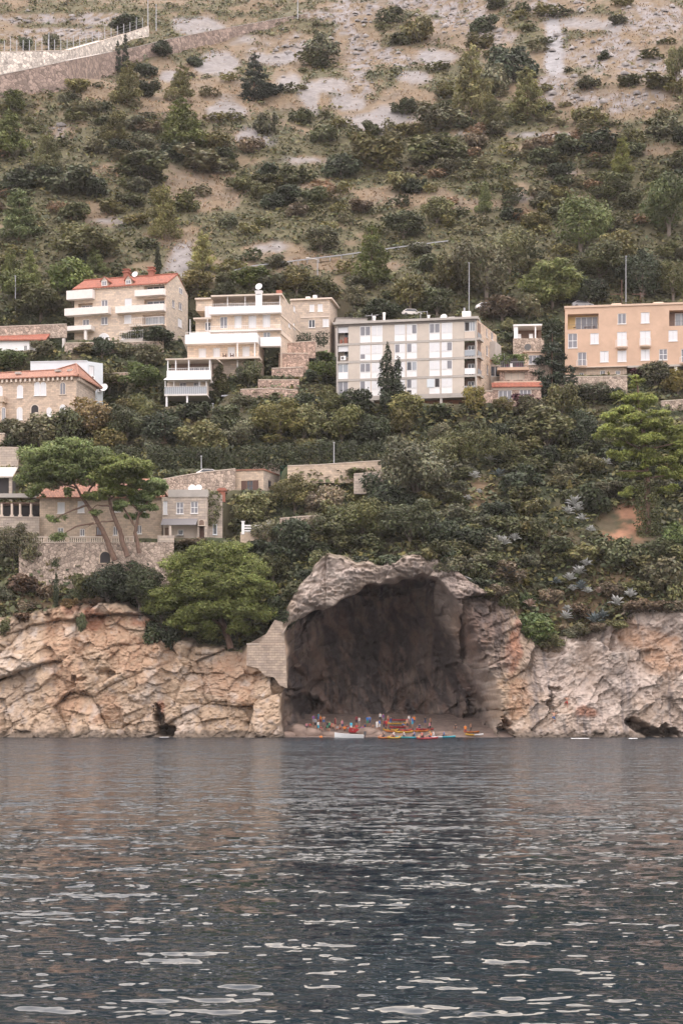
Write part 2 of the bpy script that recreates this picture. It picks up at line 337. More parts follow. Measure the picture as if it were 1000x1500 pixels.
    rd = sum(blob(px, py, *b, seed=20 + i) for i, b in enumerate([(757, 930, 8, 50), (748, 960, 9, 30), (95, 880, 14, 25), (130, 905, 18, 14), (860, 1045, 16, 10), (232, 1035, 6, 10), (200, 905, 22, 14)]))
    col = mixc(col, C(.36, .17, .105), np.clip(rd, 0, 1) * .75)
    col = mixc(col, C(.50, .43, .37), sstep(.15, .5, fbm(X * .5, Z * .5, 8, 4, 50)) * .55 * (1 - cw))
    col = mixc(col, C(.098, .066, .055), cw * (.7 + .3 * n1))  # cave shade put into the colour: rock painted darker inside the recess
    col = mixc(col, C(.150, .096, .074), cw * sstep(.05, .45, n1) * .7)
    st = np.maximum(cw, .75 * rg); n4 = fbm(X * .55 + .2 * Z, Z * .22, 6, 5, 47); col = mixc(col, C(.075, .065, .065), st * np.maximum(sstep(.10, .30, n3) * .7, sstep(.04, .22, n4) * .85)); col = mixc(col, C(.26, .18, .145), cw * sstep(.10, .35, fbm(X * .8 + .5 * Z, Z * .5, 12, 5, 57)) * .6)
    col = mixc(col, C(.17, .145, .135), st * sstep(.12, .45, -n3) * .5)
    col = mixc(col, C(.17, .15, .145), (1 - cw) * sstep(.22, .5, n3) * sstep(735, 800, px) * .7)
    col = mixc(col, C(.12, .10, .085), crack * (.22 - .14 * side))
    col = mixc(col, C(.10, .08, .062), sstep(1.5, .45, Z + 1.1 * n2) * .85)
    col = mixc(col, C(.10, .08, .05), sstep(-.5, .4, Z - ztop(X) + .5 * n2) * .85)
    prox = sstep(190, 0, py - arch(px)); Zd = Z + 3.4 * cave * prox * sstep(700, 640, px)      # the vault climbs behind the lip
    Xd = Xd - 1.6 * cave * sstep(520, 425, px)
    V = np.stack([Xd, Y, Zd], -1).reshape(-1, 3)
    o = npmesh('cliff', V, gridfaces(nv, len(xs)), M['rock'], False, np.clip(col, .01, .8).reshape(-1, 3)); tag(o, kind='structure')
    return o
build_cliff()
# ---- terrain height
ZB = np.array([(240, 18), (251, 22.5), (258, 26.5), (264, 31), (275, 38.5), (285, 44.5), (295, 52), (305, 60), (320, 71), (345, 90.5), (400, 133), (460, 176), (520, 220), (620, 285), (700, 318), (800, 340), (1000, 355), (1500, 365)], float)
PADS = []          # (px0, px1, Y0, Y1, z): level ground under buildings
def pad(px0, px1, Y0, Y1, z, fall=2.5): PADS.append(((px0 - 500) * Y0 / F, (px1 - 500) * Y0 / F, Y0, Y1, z, fall))
pad(30, 250, 260.6, 272, 30.2); pad(250, 330, 259.5, 272, 30.2)
pad(335, 420, 272, 284, 39.0); pad(235, 335, 278.5, 284, 43.3, 2); pad(418, 570, 278.5, 284, 43.8, 2)
pad(-120, 152, 293, 312, 53.2); pad(95, 285, 323, 338, 74.0); pad(-120, 75, 318, 330, 71.0)
pad(276, 445, 309, 330, 64.5); pad(240, 312, 302.5, 308, 57.8); pad(440, 505, 322, 336, 71.0)
pad(480, 735, 297, 318, 57.4); pad(716, 805, 302, 306, 57.0); pad(826, 1150, 309, 326, 64.8)
def tz(X, Y, noise=True):
    X, Y = np.asarray(X, float), np.asarray(Y, float); b = np.interp(Y, ZB[:, 0], ZB[:, 1])
    far = sstep(340, 420, Y)
    b = b + far * (9 * vnoise(X * .012, Y * .012, 0, 501) + 3.0 * vnoise(X * .035, Y * .035, 0, 502)) + .8 * vnoise(X * .08, Y * .08, 0, 503)
    zt = ztop(X); L = lip(X); t = sstep(0, 11, Y - L); z = (zt - .6) * (1 - t) + b * t + np.minimum(Y - L, 0) * 5
    for x0, x1, y0, y1, pz, fall in PADS:
        wgt = sstep(-fall, 0, X - x0) * sstep(fall, 0, X - x1) * sstep(-1.2, 0, Y - y0) * sstep(fall * 2.2, 0, Y - y1)
        z = z * (1 - wgt) + pz * wgt
    if noise: z = z + far * .9 * fbm(X * .13, Y * .13, 1, 3, 510) + .15 * vnoise(X * .5, Y * .5, 0, 511)
    return z
# first-hit depth table (photo pixel -> distance)
TPX, TPY = np.arange(-240, 1245, 5.0), np.arange(-60, 1085, 2.0)
def _table():
    ys = np.concatenate([np.arange(250, 345, .25), np.arange(345, 900, 1.0)]); T = np.zeros((len(TPX), len(TPY)))
    XX = ((TPX - 500) / F)[:, None] * ys[None, :]; ZZ = tz(XX, np.repeat(ys[None, :], len(TPX), 0)); PYY = HZ - (ZZ - HC) * F / ys[None, :]
    PYY = np.where(ys[None, :] < lip(XX), 1200, PYY)
    for i in range(len(TPX)):
        e = np.minimum.accumulate(PYY[i]) - np.arange(len(ys)) * 1e-5; T[i] = np.interp(TPY, e[::-1], ys[::-1])
    return T
TAB = _table()
def hitY(px, py):
    px, py = np.asarray(px, float), np.asarray(py, float)
    fi, fj = np.clip((px - TPX[0]) / 5, 0, len(TPX) - 1.01), np.clip((py - TPY[0]) / 2, 0, len(TPY) - 1.01); i, j = fi.astype(int), fj.astype(int); u, v = fi - i, fj - j
    return TAB[i, j] * (1 - u) * (1 - v) + TAB[i + 1, j] * u * (1 - v) + TAB[i, j + 1] * (1 - u) * v + TAB[i + 1, j + 1] * u * v
def ground(px, py):
    Y = float(hitY(px, py)); X = (px - 500) * Y / F; return Vector((X, Y, float(tz(X, Y))))
SCREE = [(810, 65, 13, 42), (812, 95, 15, 18), (562, 168, 45, 22), (545, 182, 30, 12), (365, 203, 22, 13), (325, 92, 22, 14), (300, 100, 14, 10), (340, 160, 22, 14), (315, 165, 14, 10), (250, 112, 20, 10), (420, 115, 22, 14), (455, 143, 14, 18), (405, 85, 30, 10), (475, 125, 26, 12), (700, 195, 40, 4), (800, 198, 60, 3), (760, 290, 20, 4), (835, 255, 26, 5), (610, 115, 25, 10), (640, 85, 30, 12), (510, 150, 22, 10), (270, 385, 25, 22), (400, 365, 40, 12), (160, 325, 30, 5), (870, 35, 50, 12), (455, 235, 30, 5), (350, 60, 30, 10), (300, 40, 40, 12)]
ROCKY = [(420, 75, 60, 22), (520, 70, 35, 45), (580, 85, 40, 14), (670, 25, 60, 26), (710, 55, 45, 18), (610, 5, 60, 10), (800, 8, 60, 14), (880, 75, 70, 22), (960, 30, 50, 24), (870, 145, 90, 14), (90, 50, 80, 10), (130, 28, 60, 10), (40, 28, 50, 8), (940, 105, 50, 14), (500, 20, 60, 14), (90, 195, 24, 10), (820, 120, 40, 10)]
DRY = [(270, 160, 70, 22), (150, 140, 40, 8), (590, 285, 65, 18), (300, 280, 60, 30), (130, 310, 40, 18), (480, 275, 40, 15), (600, 140, 40, 18), (520, 130, 30, 14), (930, 160, 80, 14), (260, 345, 50, 20), (680, 300, 50, 8), (970, 220, 40, 10), (520, 390, 70, 8), (420, 150, 30, 10), (160, 255, 40, 20), (640, 50, 30, 14), (450, 380, 40, 10), (940, 50, 60, 20), (330, 130, 40, 14)]
def veg(px, py):
    """0..1 cover of low scrub, as in the photograph: thin on the top slopes, thick below."""
    base = np.interp(py, [0, 60, 150, 210, 300, 400, 480, 600], [.58, .60, .62, .76, .86, .86, .78, .95])
    base = base + np.interp(px, [0, 300, 500, 1000], [.0, -.05, 0, .05]) * (py < 350)
    for L, k in ((SCREE, .95), (ROCKY, .62), (DRY, .55)):
        for i, b in enumerate(L):
            near = (np.abs(px - b[0]) < b[2] * 2) & (np.abs(py - b[1]) < b[3] * 2 + 4)
            if np.any(near): base = base - k * np.where(near, sstep(1.3, .7, np.sqrt(((px - b[0]) / b[2]) ** 2 + ((py - b[1]) / b[3]) ** 2)), 0)
    return base
mk('earth', attr='tint', rough=.95, spec=.1, var=.30, scale=.55, bump=.8)
def build_terrain():
    tau = np.concatenate([np.arange(.25, 20, .55), np.arange(20, 95, .8), np.arange(95, 300, 1.4), np.arange(300, 500, 8), np.arange(500, 1200, 40)])
    xs = np.concatenate([np.arange(-420, -125, 12), np.arange(-125, 125, .62), np.arange(125, 430, 12)])
    X = np.repeat(xs[None, :], len(tau), 0); Y = lip(X) + tau[:, None]; Z = tz(X, Y); px, py = proj(X, Y, Z)
    def C(*c): return np.array(c)[None, None, :]
    def mixc(col, c, wgt): wgt = np.clip(wgt, 0, 1)[..., None]; return col * (1 - wgt) + c * wgt
    hill = sstep(480, 400, py)
    n1 = fbm(X * .05 + Y * .03, Y * .06, 1, 5, 600); n2 = fbm(X * .22, Y * .22, 1, 4, 610); n3 = fbm(X * .6, Y * .6, 1, 3, 620)
    low = np.ones(X.shape)[..., None] * C(.12, .088, .058); low = mixc(low, C(.050, .058, .032), .85 + n2)
    dry = np.ones(X.shape)[..., None] * C(.172, .130, .085); dry = mixc(dry, C(.160, .128, .096), .5 + 1.2 * n2); dry = mixc(dry, C(.195, .140, .092), sstep(.0, .4, n3) * .6)
    rocky = sum(blob(px, py, *b, seed=40 + i, amp=1.2) for i, b in enumerate(ROCKY)); dry = mixc(dry, C(.215, .195, .188), np.clip(rocky, 0, 1) * sstep(-.25, .15, n3))
    g = veg(px, py); gm = sstep(.0, .22, g - .38 + .75 * n1 + .45 * n2 + .2 * n3)
    dry = mixc(dry, C(.098, .092, .052), gm * .85)
    scree = sum(blob(px, py, *b, seed=80 + i, amp=1.1) for i, b in enumerate(SCREE)); dry = mixc(dry, C(.225, .212, .208), np.clip(scree, 0, 1) * (.8 + .2 * n3))
    gully = blob(px, py, 810, 62, 13, 44, 5, .25) + blob(px, py, 813, 95, 15, 18, 6, .25); dry = mixc(dry, C(.25, .24, .238), np.clip(gully, 0, 1))
    col = low * (1 - hill[..., None]) + dry * hill[..., None]
    rs = sum(blob(px, py, *b, seed=120 + i) for i, b in enumerate([(918, 765, 40, 26), (905, 790, 30, 16), (745, 925, 20, 30)])); col = mixc(col, C(.27, .145, .09), np.clip(rs, 0, 1) * np.clip(.85 + 1.6 * n3 + .8 * n2, 0, 1))
    sc_ = sum(blob(px, py, *b, seed=125 + i) for i, b in enumerate([(85, 875, 45, 35), (850, 890, 60, 35), (20, 880, 50, 40), (700, 720, 30, 25), (790, 900, 40, 25), (900, 850, 40, 20), (100, 840, 40, 12)])); col = mixc(col, C(.21, .145, .09), np.clip(sc_, 0, 1) * .75)
    o = npmesh('hillside', np.stack([X, Y, Z], -1).reshape(-1, 3), gridfaces(len(tau), len(xs)), M['earth'], True, np.clip(col, .01, .8).reshape(-1, 3)); tag(o, kind='structure')
build_terrain()
# ---- pebble beach inside the cave
def beach_z(Y, X=0): return -.1 + (Y - 249.6) * .19
def beach_at(px, py):
    lo, hi = 249.0, 266.0
    for _ in range(40):
        m = (lo + hi) / 2
        if HZ - (beach_z(m) - HC) * F / m > py: lo = m
        else: hi = m
    return Vector(((px - 500) * lo / F, lo, beach_z(lo)))
mk('pebbles', attr='tint', rough=.9, var=.3, scale=3.0, bump=.6)
_x = np.arange(-9, 30, .3); _y = np.arange(246.5, 268, .3); _X, _Y = np.meshgrid(_x, _y); _Z = beach_z(_Y) + .12 * fbm(_X * .6, _Y * .6, 0, 4, 700)
_c = np.ones(_X.shape)[..., None] * np.array([.20, .150, .125]) * (1 + .35 * fbm(_X * 1.2, _Y * 1.2, 0, 4, 701))[..., None]
tag(npmesh('beach', np.stack([_X, _Y, _Z], -1).reshape(-1, 3), gridfaces(len(_y), len(_x)), M['pebbles'], True, np.clip(_c, .02, .6).reshape(-1, 3)), kind='structure')
# ---- sea
def build_sea():
    rows = HC * F / np.linspace(560, 36, 820); rows = rows[rows < 262]; nr = len(rows); nc = 400
    s = np.linspace(-.30, .30, nc); Y = np.repeat(rows[:, None], nc, 1); X = s[None, :] * Y; Z = np.zeros(X.shape); rg = np.random.RandomState(4)
    dY = np.gradient(rows)[:, None]
    for k in range(70):
        L = 10 ** rg.uniform(math.log10(.22), math.log10(2.2)); th = rg.normal(-1.75, .55); kk = 2 * math.pi / L
        a = .0017 * L ** .5; fade = np.clip(1.3 - 3.2 * dY * abs(math.sin(th)) / L, 0, 1) * np.clip(1.3 - 3.2 * (Y * .58 / nc) / L, 0, 1)
        ph = kk * (X * math.cos(th) + Y * math.sin(th)) + rg.uniform(0, 6.28) + .8 * math.sin(k)
        Z += a * fade * (np.sin(ph) + .22 * np.cos(2 * ph))
    Z *= (.75 + .5 * (vnoise(X * .12, Y * .05, 0, 900) * .5 + .5)) * sstep(262, 235, Y)
    V = np.stack([X, Y, Z], -1).reshape(-1, 3)
    m = bpy.data.materials.new('sea_water'); m.use_nodes = True; nt = m.node_tree; N, L = nt.nodes, nt.links; b = N['Principled BSDF']
    b.inputs['Base Color'].default_value = (.007, .015, .022, 1); b.inputs['Roughness'].default_value = .04; b.inputs['IOR'].default_value = 1.24; b.inputs['Specular IOR Level'].default_value = .5
    geo = N.new('ShaderNodeNewGeometry'); cur = geo.outputs['Normal']
    sy_ = N.new('ShaderNodeSeparateXYZ'); L.new(geo.outputs['Position'], sy_.inputs[0]); gust = N.new('ShaderNodeMapRange'); gust.inputs[1].default_value = 20; gust.inputs[2].default_value = 95; gust.inputs[3].default_value = .5; gust.inputs[4].default_value = 5.0; L.new(sy_.outputs[1], gust.inputs[0])  # the breeze ruffles the water more under the cliff
    rgh = N.new('ShaderNodeMapRange'); rgh.inputs[1].default_value = 40; rgh.inputs[2].default_value = 200; rgh.inputs[3].default_value = .035; rgh.inputs[4].default_value = .20; L.new(sy_.outputs[1], rgh.inputs[0]); L.new(rgh.outputs[0], b.inputs['Roughness'])  # ripples too small to model out there
    for sx, sy, k, det, off in ((1.7, 2.4, .25, 2, 0), (.5, 1.0, .20, 2, 9), (4.4, 6.0, .26, 2, 21), (.16, .42, .12, 2, 33)):
        mp = N.new('ShaderNodeMapping'); mp.inputs['Scale'].default_value = (sx, sy, 1); mp.inputs['Location'].default_value = (off, off, off); L.new(geo.outputs['Position'], mp.inputs[0])
        n = N.new('ShaderNodeTexNoise'); n.inputs['Scale'].default_value = 1; n.inputs['Detail'].default_value = det; n.inputs['Roughness'].default_value = .45; L.new(mp.outputs[0], n.inputs[0])
        su = N.new('ShaderNodeVectorMath'); su.operation = 'SUBTRACT'; su.inputs[1].default_value = (.5, .5, .5); L.new(n.outputs['Color'], su.inputs[0])
        mu = N.new('ShaderNodeVectorMath'); mu.operation = 'MULTIPLY'; mu.inputs[1].default_value = (k * .8, k * 1.6, 0); L.new(su.outputs[0], mu.inputs[0]); mv = N.new('ShaderNodeVectorMath'); mv.operation = 'SCALE'; L.new(mu.outputs[0], mv.inputs[0]); L.new(gust.outputs[0], mv.inputs['Scale'])
        ad = N.new('ShaderNodeVectorMath'); L.new(cur, ad.inputs[0]); L.new(mv.outputs[0], ad.inputs[1]); cur = ad.outputs[0]
    no = N.new('ShaderNodeVectorMath'); no.operation = 'NORMALIZE'; L.new(cur, no.inputs[0]); L.new(no.outputs[0], b.inputs['Normal'])
    tag(npmesh('sea', V, gridfaces(nr, nc), m, True), kind='structure')
    mb = MB()  # the open water beyond the photographed patch, a hand lower than its edge waves
    mb.poly([(-900, -300, -.07), (900, -300, -.07), (900, 262, -.07), (-900, 262, -.07)]); tag(mb.build('open_sea', m), kind='structure')
build_sea()
# ------------------------------------------------------------------ buildings: facades measured from the photograph
class Fac:
    """A vertical wall plane through two plan points; turns photo pixels into (along, height) on it."""
    def __init__(s, A, B):
        s.A, s.B = Vector((A[0], A[1])), Vector((B[0], B[1])); s.len = (s.B - s.A).length; s.u = (s.B - s.A) / s.len; s.n = Vector((s.u.y, -s.u.x))
    def loc(s, px, py):
        dx = (px - 500) / F; q = (dx * s.A.y - s.A.x) / (s.u.x - dx * s.u.y); t = s.A.y + q * s.u.y
        return q, HC + (HZ - py) * t / F
    def P(s, q, z, d=0): return Vector((s.A.x + s.u.x * q + s.n.x * d, s.A.y + s.u.y * q + s.n.y * d, z))
    def rect(s, x0, y0, x1, y1):
        yc, xc = (y0 + y1) / 2, (x0 + x1) / 2
        return s.loc(x0, yc)[0], s.loc(x1, yc)[0], s.loc(xc, y1)[1], s.loc(xc, y0)[1]
    def back(s, depth, skew=0):
        """the wall turning back at the right-hand end"""
        b = s.B - s.n * depth + s.u * skew; return Fac(s.B, b)
def plan(px, Y): return ((px - 500) * Y / F, Y)
def fbox(mb, f, q0, q1, z0, z1, d0, d1, mi=0):
    """box on a facade: along q0..q1, height z0..z1, outwards d0..d1"""
    a = [f.P(q0, z0, d1), f.P(q1, z0, d1), f.P(q1, z0, d0), f.P(q0, z0, d0)]; mb.hexa(a, [p + Vector((0, 0, z1 - z0)) for p in a], mi)
def wall(parent, f, q0, q1, z0, z1, holes, m, reveal=.22, name='wall', d=0, cell=None):
    """one wall with real openings (rects q0,q1,z0,z1) and their reveals"""
    mb = MB(); qs = sorted({q0, q1, *[min(max(h[i], q0), q1) for h in holes for i in (0, 1)]}); zs = sorted({z0, z1, *[min(max(h[i], z0), z1) for h in holes for i in (2, 3)]})
    for i in range(len(qs) - 1):
        for j in range(len(zs) - 1):
            a, b, c, e = qs[i], qs[i + 1], zs[j], zs[j + 1]; mq, mz = (a + b) / 2, (c + e) / 2
            if b - a < 1e-5 or e - c < 1e-5 or any(h[0] < mq < h[1] and h[2] < mz < h[3] for h in holes): continue
            mb.poly([f.P(a, c, d), f.P(b, c, d), f.P(b, e, d), f.P(a, e, d)], [(a, c), (b, c), (b, e), (a, e)])
    for h in holes:
        a, b, c, e = h[:4]; r = h[4] if len(h) > 4 else reveal
        for p, q in (((a, c), (a, e)), ((a, e), (b, e)), ((b, e), (b, c)), ((b, c), (a, c))):
            mb.poly([f.P(*p, d), f.P(*q, d), f.P(*q, d - r), f.P(*p, d - r)])
    return mb.build(name, m, parent)
def leaf_panel(mb, f, q0, q1, z0, z1, d):
    fbox(mb, f, q0, q1, z0, z1, d, d + .035); w = (q1 - q0) * .12; h = (z1 - z0)
    for a, b in ((.06, .47), (.53, .94)): fbox(mb, f, q0 + w, q1 - w, z0 + h * a, z0 + h * b, d + .035, d + .05)
def window(parent, f, r, style='casement', n=2, rows=1, d=-.14, frame='white', glass='glass', sill=True, name='window'):
    """window part with pane / shutter sub-parts; r = (q0,q1,z0,z1)"""
    q0, q1, z0, z1 = r; t = min(.09, (q1 - q0) * .12); mb = MB()
    fbox(mb, f, q0, q0 + t, z0, z1, d, d + .07); fbox(mb, f, q1 - t, q1, z0, z1, d, d + .07)
    fbox(mb, f, q0 + t, q1 - t, z0, z0 + t, d, d + .07); fbox(mb, f, q0 + t, q1 - t, z1 - t, z1, d, d + .07)
    if style != 'shutter':
        for k in range(1, n): c = q0 + (q1 - q0) * k / n; fbox(mb, f, c - t / 2, c + t / 2, z0 + t, z1 - t, d, d + .065)
        for k in range(1, rows): c = z0 + (z1 - z0) * k / rows; fbox(mb, f, q0 + t, q1 - t, c - t / 2, c + t / 2, d, d + .06)
    if sill: fbox(mb, f, q0 - .08, q1 + .08, z0 - .1, z0 - .003, d, .10)
    o = mb.build(name, frame, parent)
    if style == 'shutter':
        for k in range(n):
            m2 = MB(); a, b = q0 + t + (q1 - q0 - 2 * t) * k / n + .01, q0 + t + (q1 - q0 - 2 * t) * (k + 1) / n - .01
            leaf_panel(m2, f, a, b, z0 + t, z1 - t, d + .01); m2.build('shutter', 'white_slats', o)
    else:
        for k in range(n):
            for j in range(rows):
                m2 = MB(); a, b = q0 + t + (q1 - q0 - 2 * t) * k / n, q0 + t + (q1 - q0 - 2 * t) * (k + 1) / n; c, e = z0 + t + (z1 - z0 - 2 * t) * j / rows, z0 + t + (z1 - z0 - 2 * t) * (j + 1) / rows
                fbox(m2, f, a + .03, b - .03, c + .03, e - .03, d + .01, d + .03); m2.build('pane', glass, o)
    return o
def rail(parent, f, q0, q1, z0, h, d, m='metal_grey', posts=None, name='railing'):
    mb = MB(); fbox(mb, f, q0, q1, z0 + h - .05, z0 + h, d - .025, d + .025); n = max(2, int((q1 - q0) / .35))
    fbox(mb, f, q0, q1, z0 + .08, z0 + .11, d - .015, d + .015)
    for k in range(n + 1): c = q0 + (q1 - q0) * k / n; fbox(mb, f, c - .015, c + .015, z0, z0 + h - .05, d - .015, d + .015)
    return mb.build(name, m, parent)
def part(parent, f, name, m, *boxes):
    mb = MB()
    for b in boxes: fbox(mb, f, *b)
    return mb.build(name, m, parent)
def balcony(parent, f, r, depth, m='balcony_white', solid=True, d0=0):
    """slab with a solid parapet (or a rail) projecting from the facade"""
    q0, q1, z0, z1 = r; mb = MB(); fbox(mb, f, q0, q1, z0, z0 + .18, d0 + .01, d0 + depth)
    if solid:
        fbox(mb, f, q0, q1, z0 + .18, z1, d0 + depth - .12, d0 + depth)
        fbox(mb, f, q0, q0 + .12, z0 + .18, z1, d0 + .01, d0 + depth - .12); fbox(mb, f, q1 - .12, q1, z0 + .18, z1, d0 + .01, d0 + depth - .12)
    o = mb.build('balcony', m, parent)
    if not solid: rail(o, f, q0, q1, z0 + .18, z1 - z0 - .18, d0 + depth - .05, 'white', name='railing')
    return o
def arch_window(parent, f, r, m='white', glass='glass_pale', name='window', lights=2):
    q0, q1, z0, z1 = r; w_ = (q1 - q0) / 2; c = (q0 + q1) / 2; zs = max(z1 - w_, z0 + .2); hh = z1 - zs
    top = [(c + w_ * math.cos(a), zs + hh * math.sin(a)) for a in np.linspace(0, math.pi, 11)]
    def ring(k, d):  return [f.P(c + (q - c) * k, (zs + (z - zs) * k), d) for q, z in top]
    mb = MB(); out, inn = ring(1.0, .06), ring(.80, .06)
    for i in range(10): mb.poly([out[i], out[i + 1], inn[i + 1], inn[i]])
    o0, o1 = ring(1.0, 0), ring(1.0, .06)
    for i in range(10): mb.poly([o0[i], o0[i + 1], o1[i + 1], o1[i]])
    t = w_ * .2; fbox(mb, f, q0, q0 + t, z0, zs, 0, .06); fbox(mb, f, q1 - t, q1, z0, zs, 0, .06)
    if lights == 2: fbox(mb, f, c - t * .35, c + t * .35, z0, z1 - .1, .02, .05)
    fbox(mb, f, q0 - .1, q1 + .1, z0 - .12, z0 - .002, 0, .14); o = mb.build(name, m, parent)
    m2 = MB(); m2.poly([f.P(q0 + t, z0, .03), f.P(q1 - t, z0, .03)] + ring(.80, .03)); m2.build('pane', glass, o); return o
def aircon(parent, f, r, d=0):
    q0, q1, z0, z1 = r; mb = MB(); fbox(mb, f, q0, q1, z0, z1, d + .05, d + .35); o = mb.build('air_conditioner', 'white', parent)
    m2 = MB(); c = f.P(q0 + (q1 - q0) * .38, (z0 + z1) / 2, d + .353); rr = (z1 - z0) * .36; U = Vector((f.u.x, f.u.y, 0))
    m2.poly([c + U * rr * math.cos(a) + Vector((0, 0, rr * math.sin(a))) for a in np.linspace(0, 2 * math.pi, 14)[:-1]]); m2.build('fan_grille', 'metal_dark', o); return o
def dish(parent, p, r, yaw=-.3, name='satellite_dish'):
    mb = MB(); p = Vector(p); ax = Vector((math.sin(yaw), -math.cos(yaw), .35)).normalized(); a = ax.orthogonal().normalized(); b = ax.cross(a); rg = []
    for k, (rr, dd) in enumerate(((0.02, -.0), (.5, .05), (1, .22))): rg.append([p + (a * math.cos(t) + b * math.sin(t)) * r * rr + ax * r * dd for t in np.linspace(0, 2 * math.pi, 15)[:-1]])
    for i in range(2):
        for j in range(14): mb.poly([rg[i][j], rg[i][(j + 1) % 14], rg[i + 1][(j + 1) % 14], rg[i + 1][j]])
    o = mb.build(name, 'white', parent); m2 = MB(); m2.tube([p - Vector((0, 0, r * 1.4)), p - ax * .05], .04, 6); m2.tube([p, p + ax * r * .8], .02, 5); m2.build('mount', 'metal_grey', o); return o
def tiled_slope(mb, pts): mb.poly(pts)
# ---- A. red-roofed apartment house on the left
def house_red():
    Pc = lambda x, y: (95 + x / 5.263, 390 + y / 5.263)
    f = Fac(plan(109.3, 330), plan(244.2, 325)); g = f.back(10.5, .4)
    R = lambda x0, y0, x1, y1, ff=f: ff.rect(*Pc(x0, y0), *Pc(x1, y1))
    t = thing('apartment_house', f.P(f.len / 2, 74, 0), 'cream apartment house with red tiled roof, two dormers and two red chimneys', 'house', None)
    zb = 72.0; ze = f.loc(*Pc(785, 128))[1]; zl = f.loc(*Pc(150, 172))[1]; ze = (ze + zl) / 2
    W = [((148, 178, 203, 218), 'c'), ((105, 285, 215, 345), 'g'), ((138, 410, 190, 475), 'd'), ((283, 260, 332, 322), 'c'), ((280, 390, 332, 450), 'c'), ((462, 247, 517, 320), 's'), ((458, 375, 515, 440), 's'),
         ((612, 137, 770, 192), 'g'), ((612, 250, 770, 312), 'g'), ((600, 372, 770, 455), 'l')]
    rs = [R(*w_[0]) for w_ in W]
    wall(t, f, 0, f.len, zb, ze, [(*r, 1.1 if k[1] in 'gl' else .22) for r, k in zip(rs, W)], 'plaster_cream')
    for r, (_, k) in zip(rs, W):
        if k in 'gl':
            part(t, f, 'recess_wall', 'plaster_cream' if k == 'l' else 'cream_trim', (r[0], r[1], r[2], r[3], -1.25, -1.1))
            window(t, f, (r[0] + .2, r[1] - .2, r[2] + .05, r[3] - .2), n=3, d=-1.09, glass='glass' if k == 'g' else 'glass_pale', sill=False, name='balcony_window')
        elif k == 's': window(t, f, r, 'shutter')
        else: window(t, f, r, glass='glass_grey')
    # side gable
    gl = g.len; zr = f.loc(*Pc(850, 60))[1] + 1.2; gw = [((828, 262, 850, 318), 'c'), ((878, 280, 905, 337), 'c'), ((873, 405, 905, 470), 's'), ((880, 168, 905, 214), 'c')]
    gr = [R(*w_[0], g) for w_ in gw]
    wall(t, g, 0, gl, zb, ze, [r for r in gr[:3]], 'plaster_side_shaded')
    mb = MB(); mb.poly([g.P(0, ze), g.P(gl, ze), g.P(gl * .5, zr)], [(0, ze), (gl, ze), (gl * .5, zr)]); mb.build('gable', 'plaster_side_shaded', t)
    for r, (_, k) in zip(gr, gw): window(t, g, r, 'shutter' if k == 's' else 'casement', d=-.14 if r is not gr[3] else .01, glass='glass_grey', sill=r is not gr[3])
    mb = MB(); fb = Fac(g.B, (f.A.x - f.n.x * 10.5, f.A.y - f.n.y * 10.5))
    mb.poly([fb.P(0, zb), fb.P(fb.len, zb), fb.P(fb.len, ze), fb.P(0, ze)]); mb.poly([Vector((*fb.B, zb)), f.P(0, zb), f.P(0, ze), Vector((*fb.B, ze))])
    mb.poly([Vector((*fb.B, ze)), f.P(0, ze), f.P(0, zr, -5.25)]); mb.build('rear_wall', 'plaster_side_shaded', t)
    # roof: two pitched slabs, overhanging
    rp = MB(); o = .45; q0, q1 = -.25, f.len + .3; zo = (zr - ze) / 5.25 * o
    for sgn in (0, 1):
        e = o if sgn == 0 else -10.5 - o; za = ze - zo; base = [f.P(q0, za, e), f.P(q1, za, e), f.P(q1, zr, -5.25), f.P(q0, zr, -5.25)]
        if sgn: base = [base[1], base[0], base[3], base[2]]
        up = Vector((0, 0, .22)); rp.hexa(base, [p + up for p in base])
    roof = rp.build('roof', 'roof_red', t)
    rt = MB(); rt.tube([f.P(q0, zr + .27, -5.25), f.P(q1, zr + .27, -5.25)], .16, 8); rt.build('ridge_tiles', 'roof_red', roof)
    for k in range(34): c = .5 + k * (f.len - 1) / 33; part(t, f, 'cornice_bracket', 'cream_trim', (c, c + .2, ze - .34, ze - .1, 0.01, .42))
    slope = lambda d: ze + (zr - ze) * (-d) / 5.25 + .22
    for x0, x1, y0, y1, wx in ((283, 330, 92, 180, (293, 125, 325, 178)), (468, 515, 84, 166, (475, 118, 510, 160))):
        r = R(x0, y0, x1, y1); dq0, dq1 = r[0], r[1]; c = (dq0 + dq1) / 2; zt_ = r[3] + .25; zs_ = zt_ - .75; dm = MB(); dd = .03; dz = ze - .1
        dm.poly([f.P(dq0, dz, dd), f.P(dq1, dz, dd), f.P(dq1, zs_, dd), f.P(c, zt_, dd), f.P(dq0, zs_, dd)])
        bk = lambda z: -(z - .22 - ze) / (zr - ze) * 5.25
        for q, s_ in ((dq0, 1), (dq1, -1)): dm.poly([f.P(q, dz, dd), f.P(q, zs_, dd), f.P(q, zs_, bk(zs_) - .3)])
        do = dm.build('dormer', 'plaster_side_shaded', t); wr = R(*wx); window(do, f, (c - .5, c + .5, dz + .35, zs_ - .02), d=dd + .01, glass='glass_grey', sill=False)
        dr = MB()
        for q, s_ in ((dq0 - .25, 1), (dq1 + .25, -1)):
            b = [f.P(q, zs_ - .2, dd + .12), f.P(c, zt_, dd + .12), f.P(c, zt_, bk(zt_) - .3), f.P(q, zs_ - .2, bk(zs_) - .3)]
            if s_ < 0: b = b[::-1]
            dr.hexa(b, [p + Vector((0, 0, .16)) for p in b])
        dr.build('dormer_roof', 'roof_red', do)
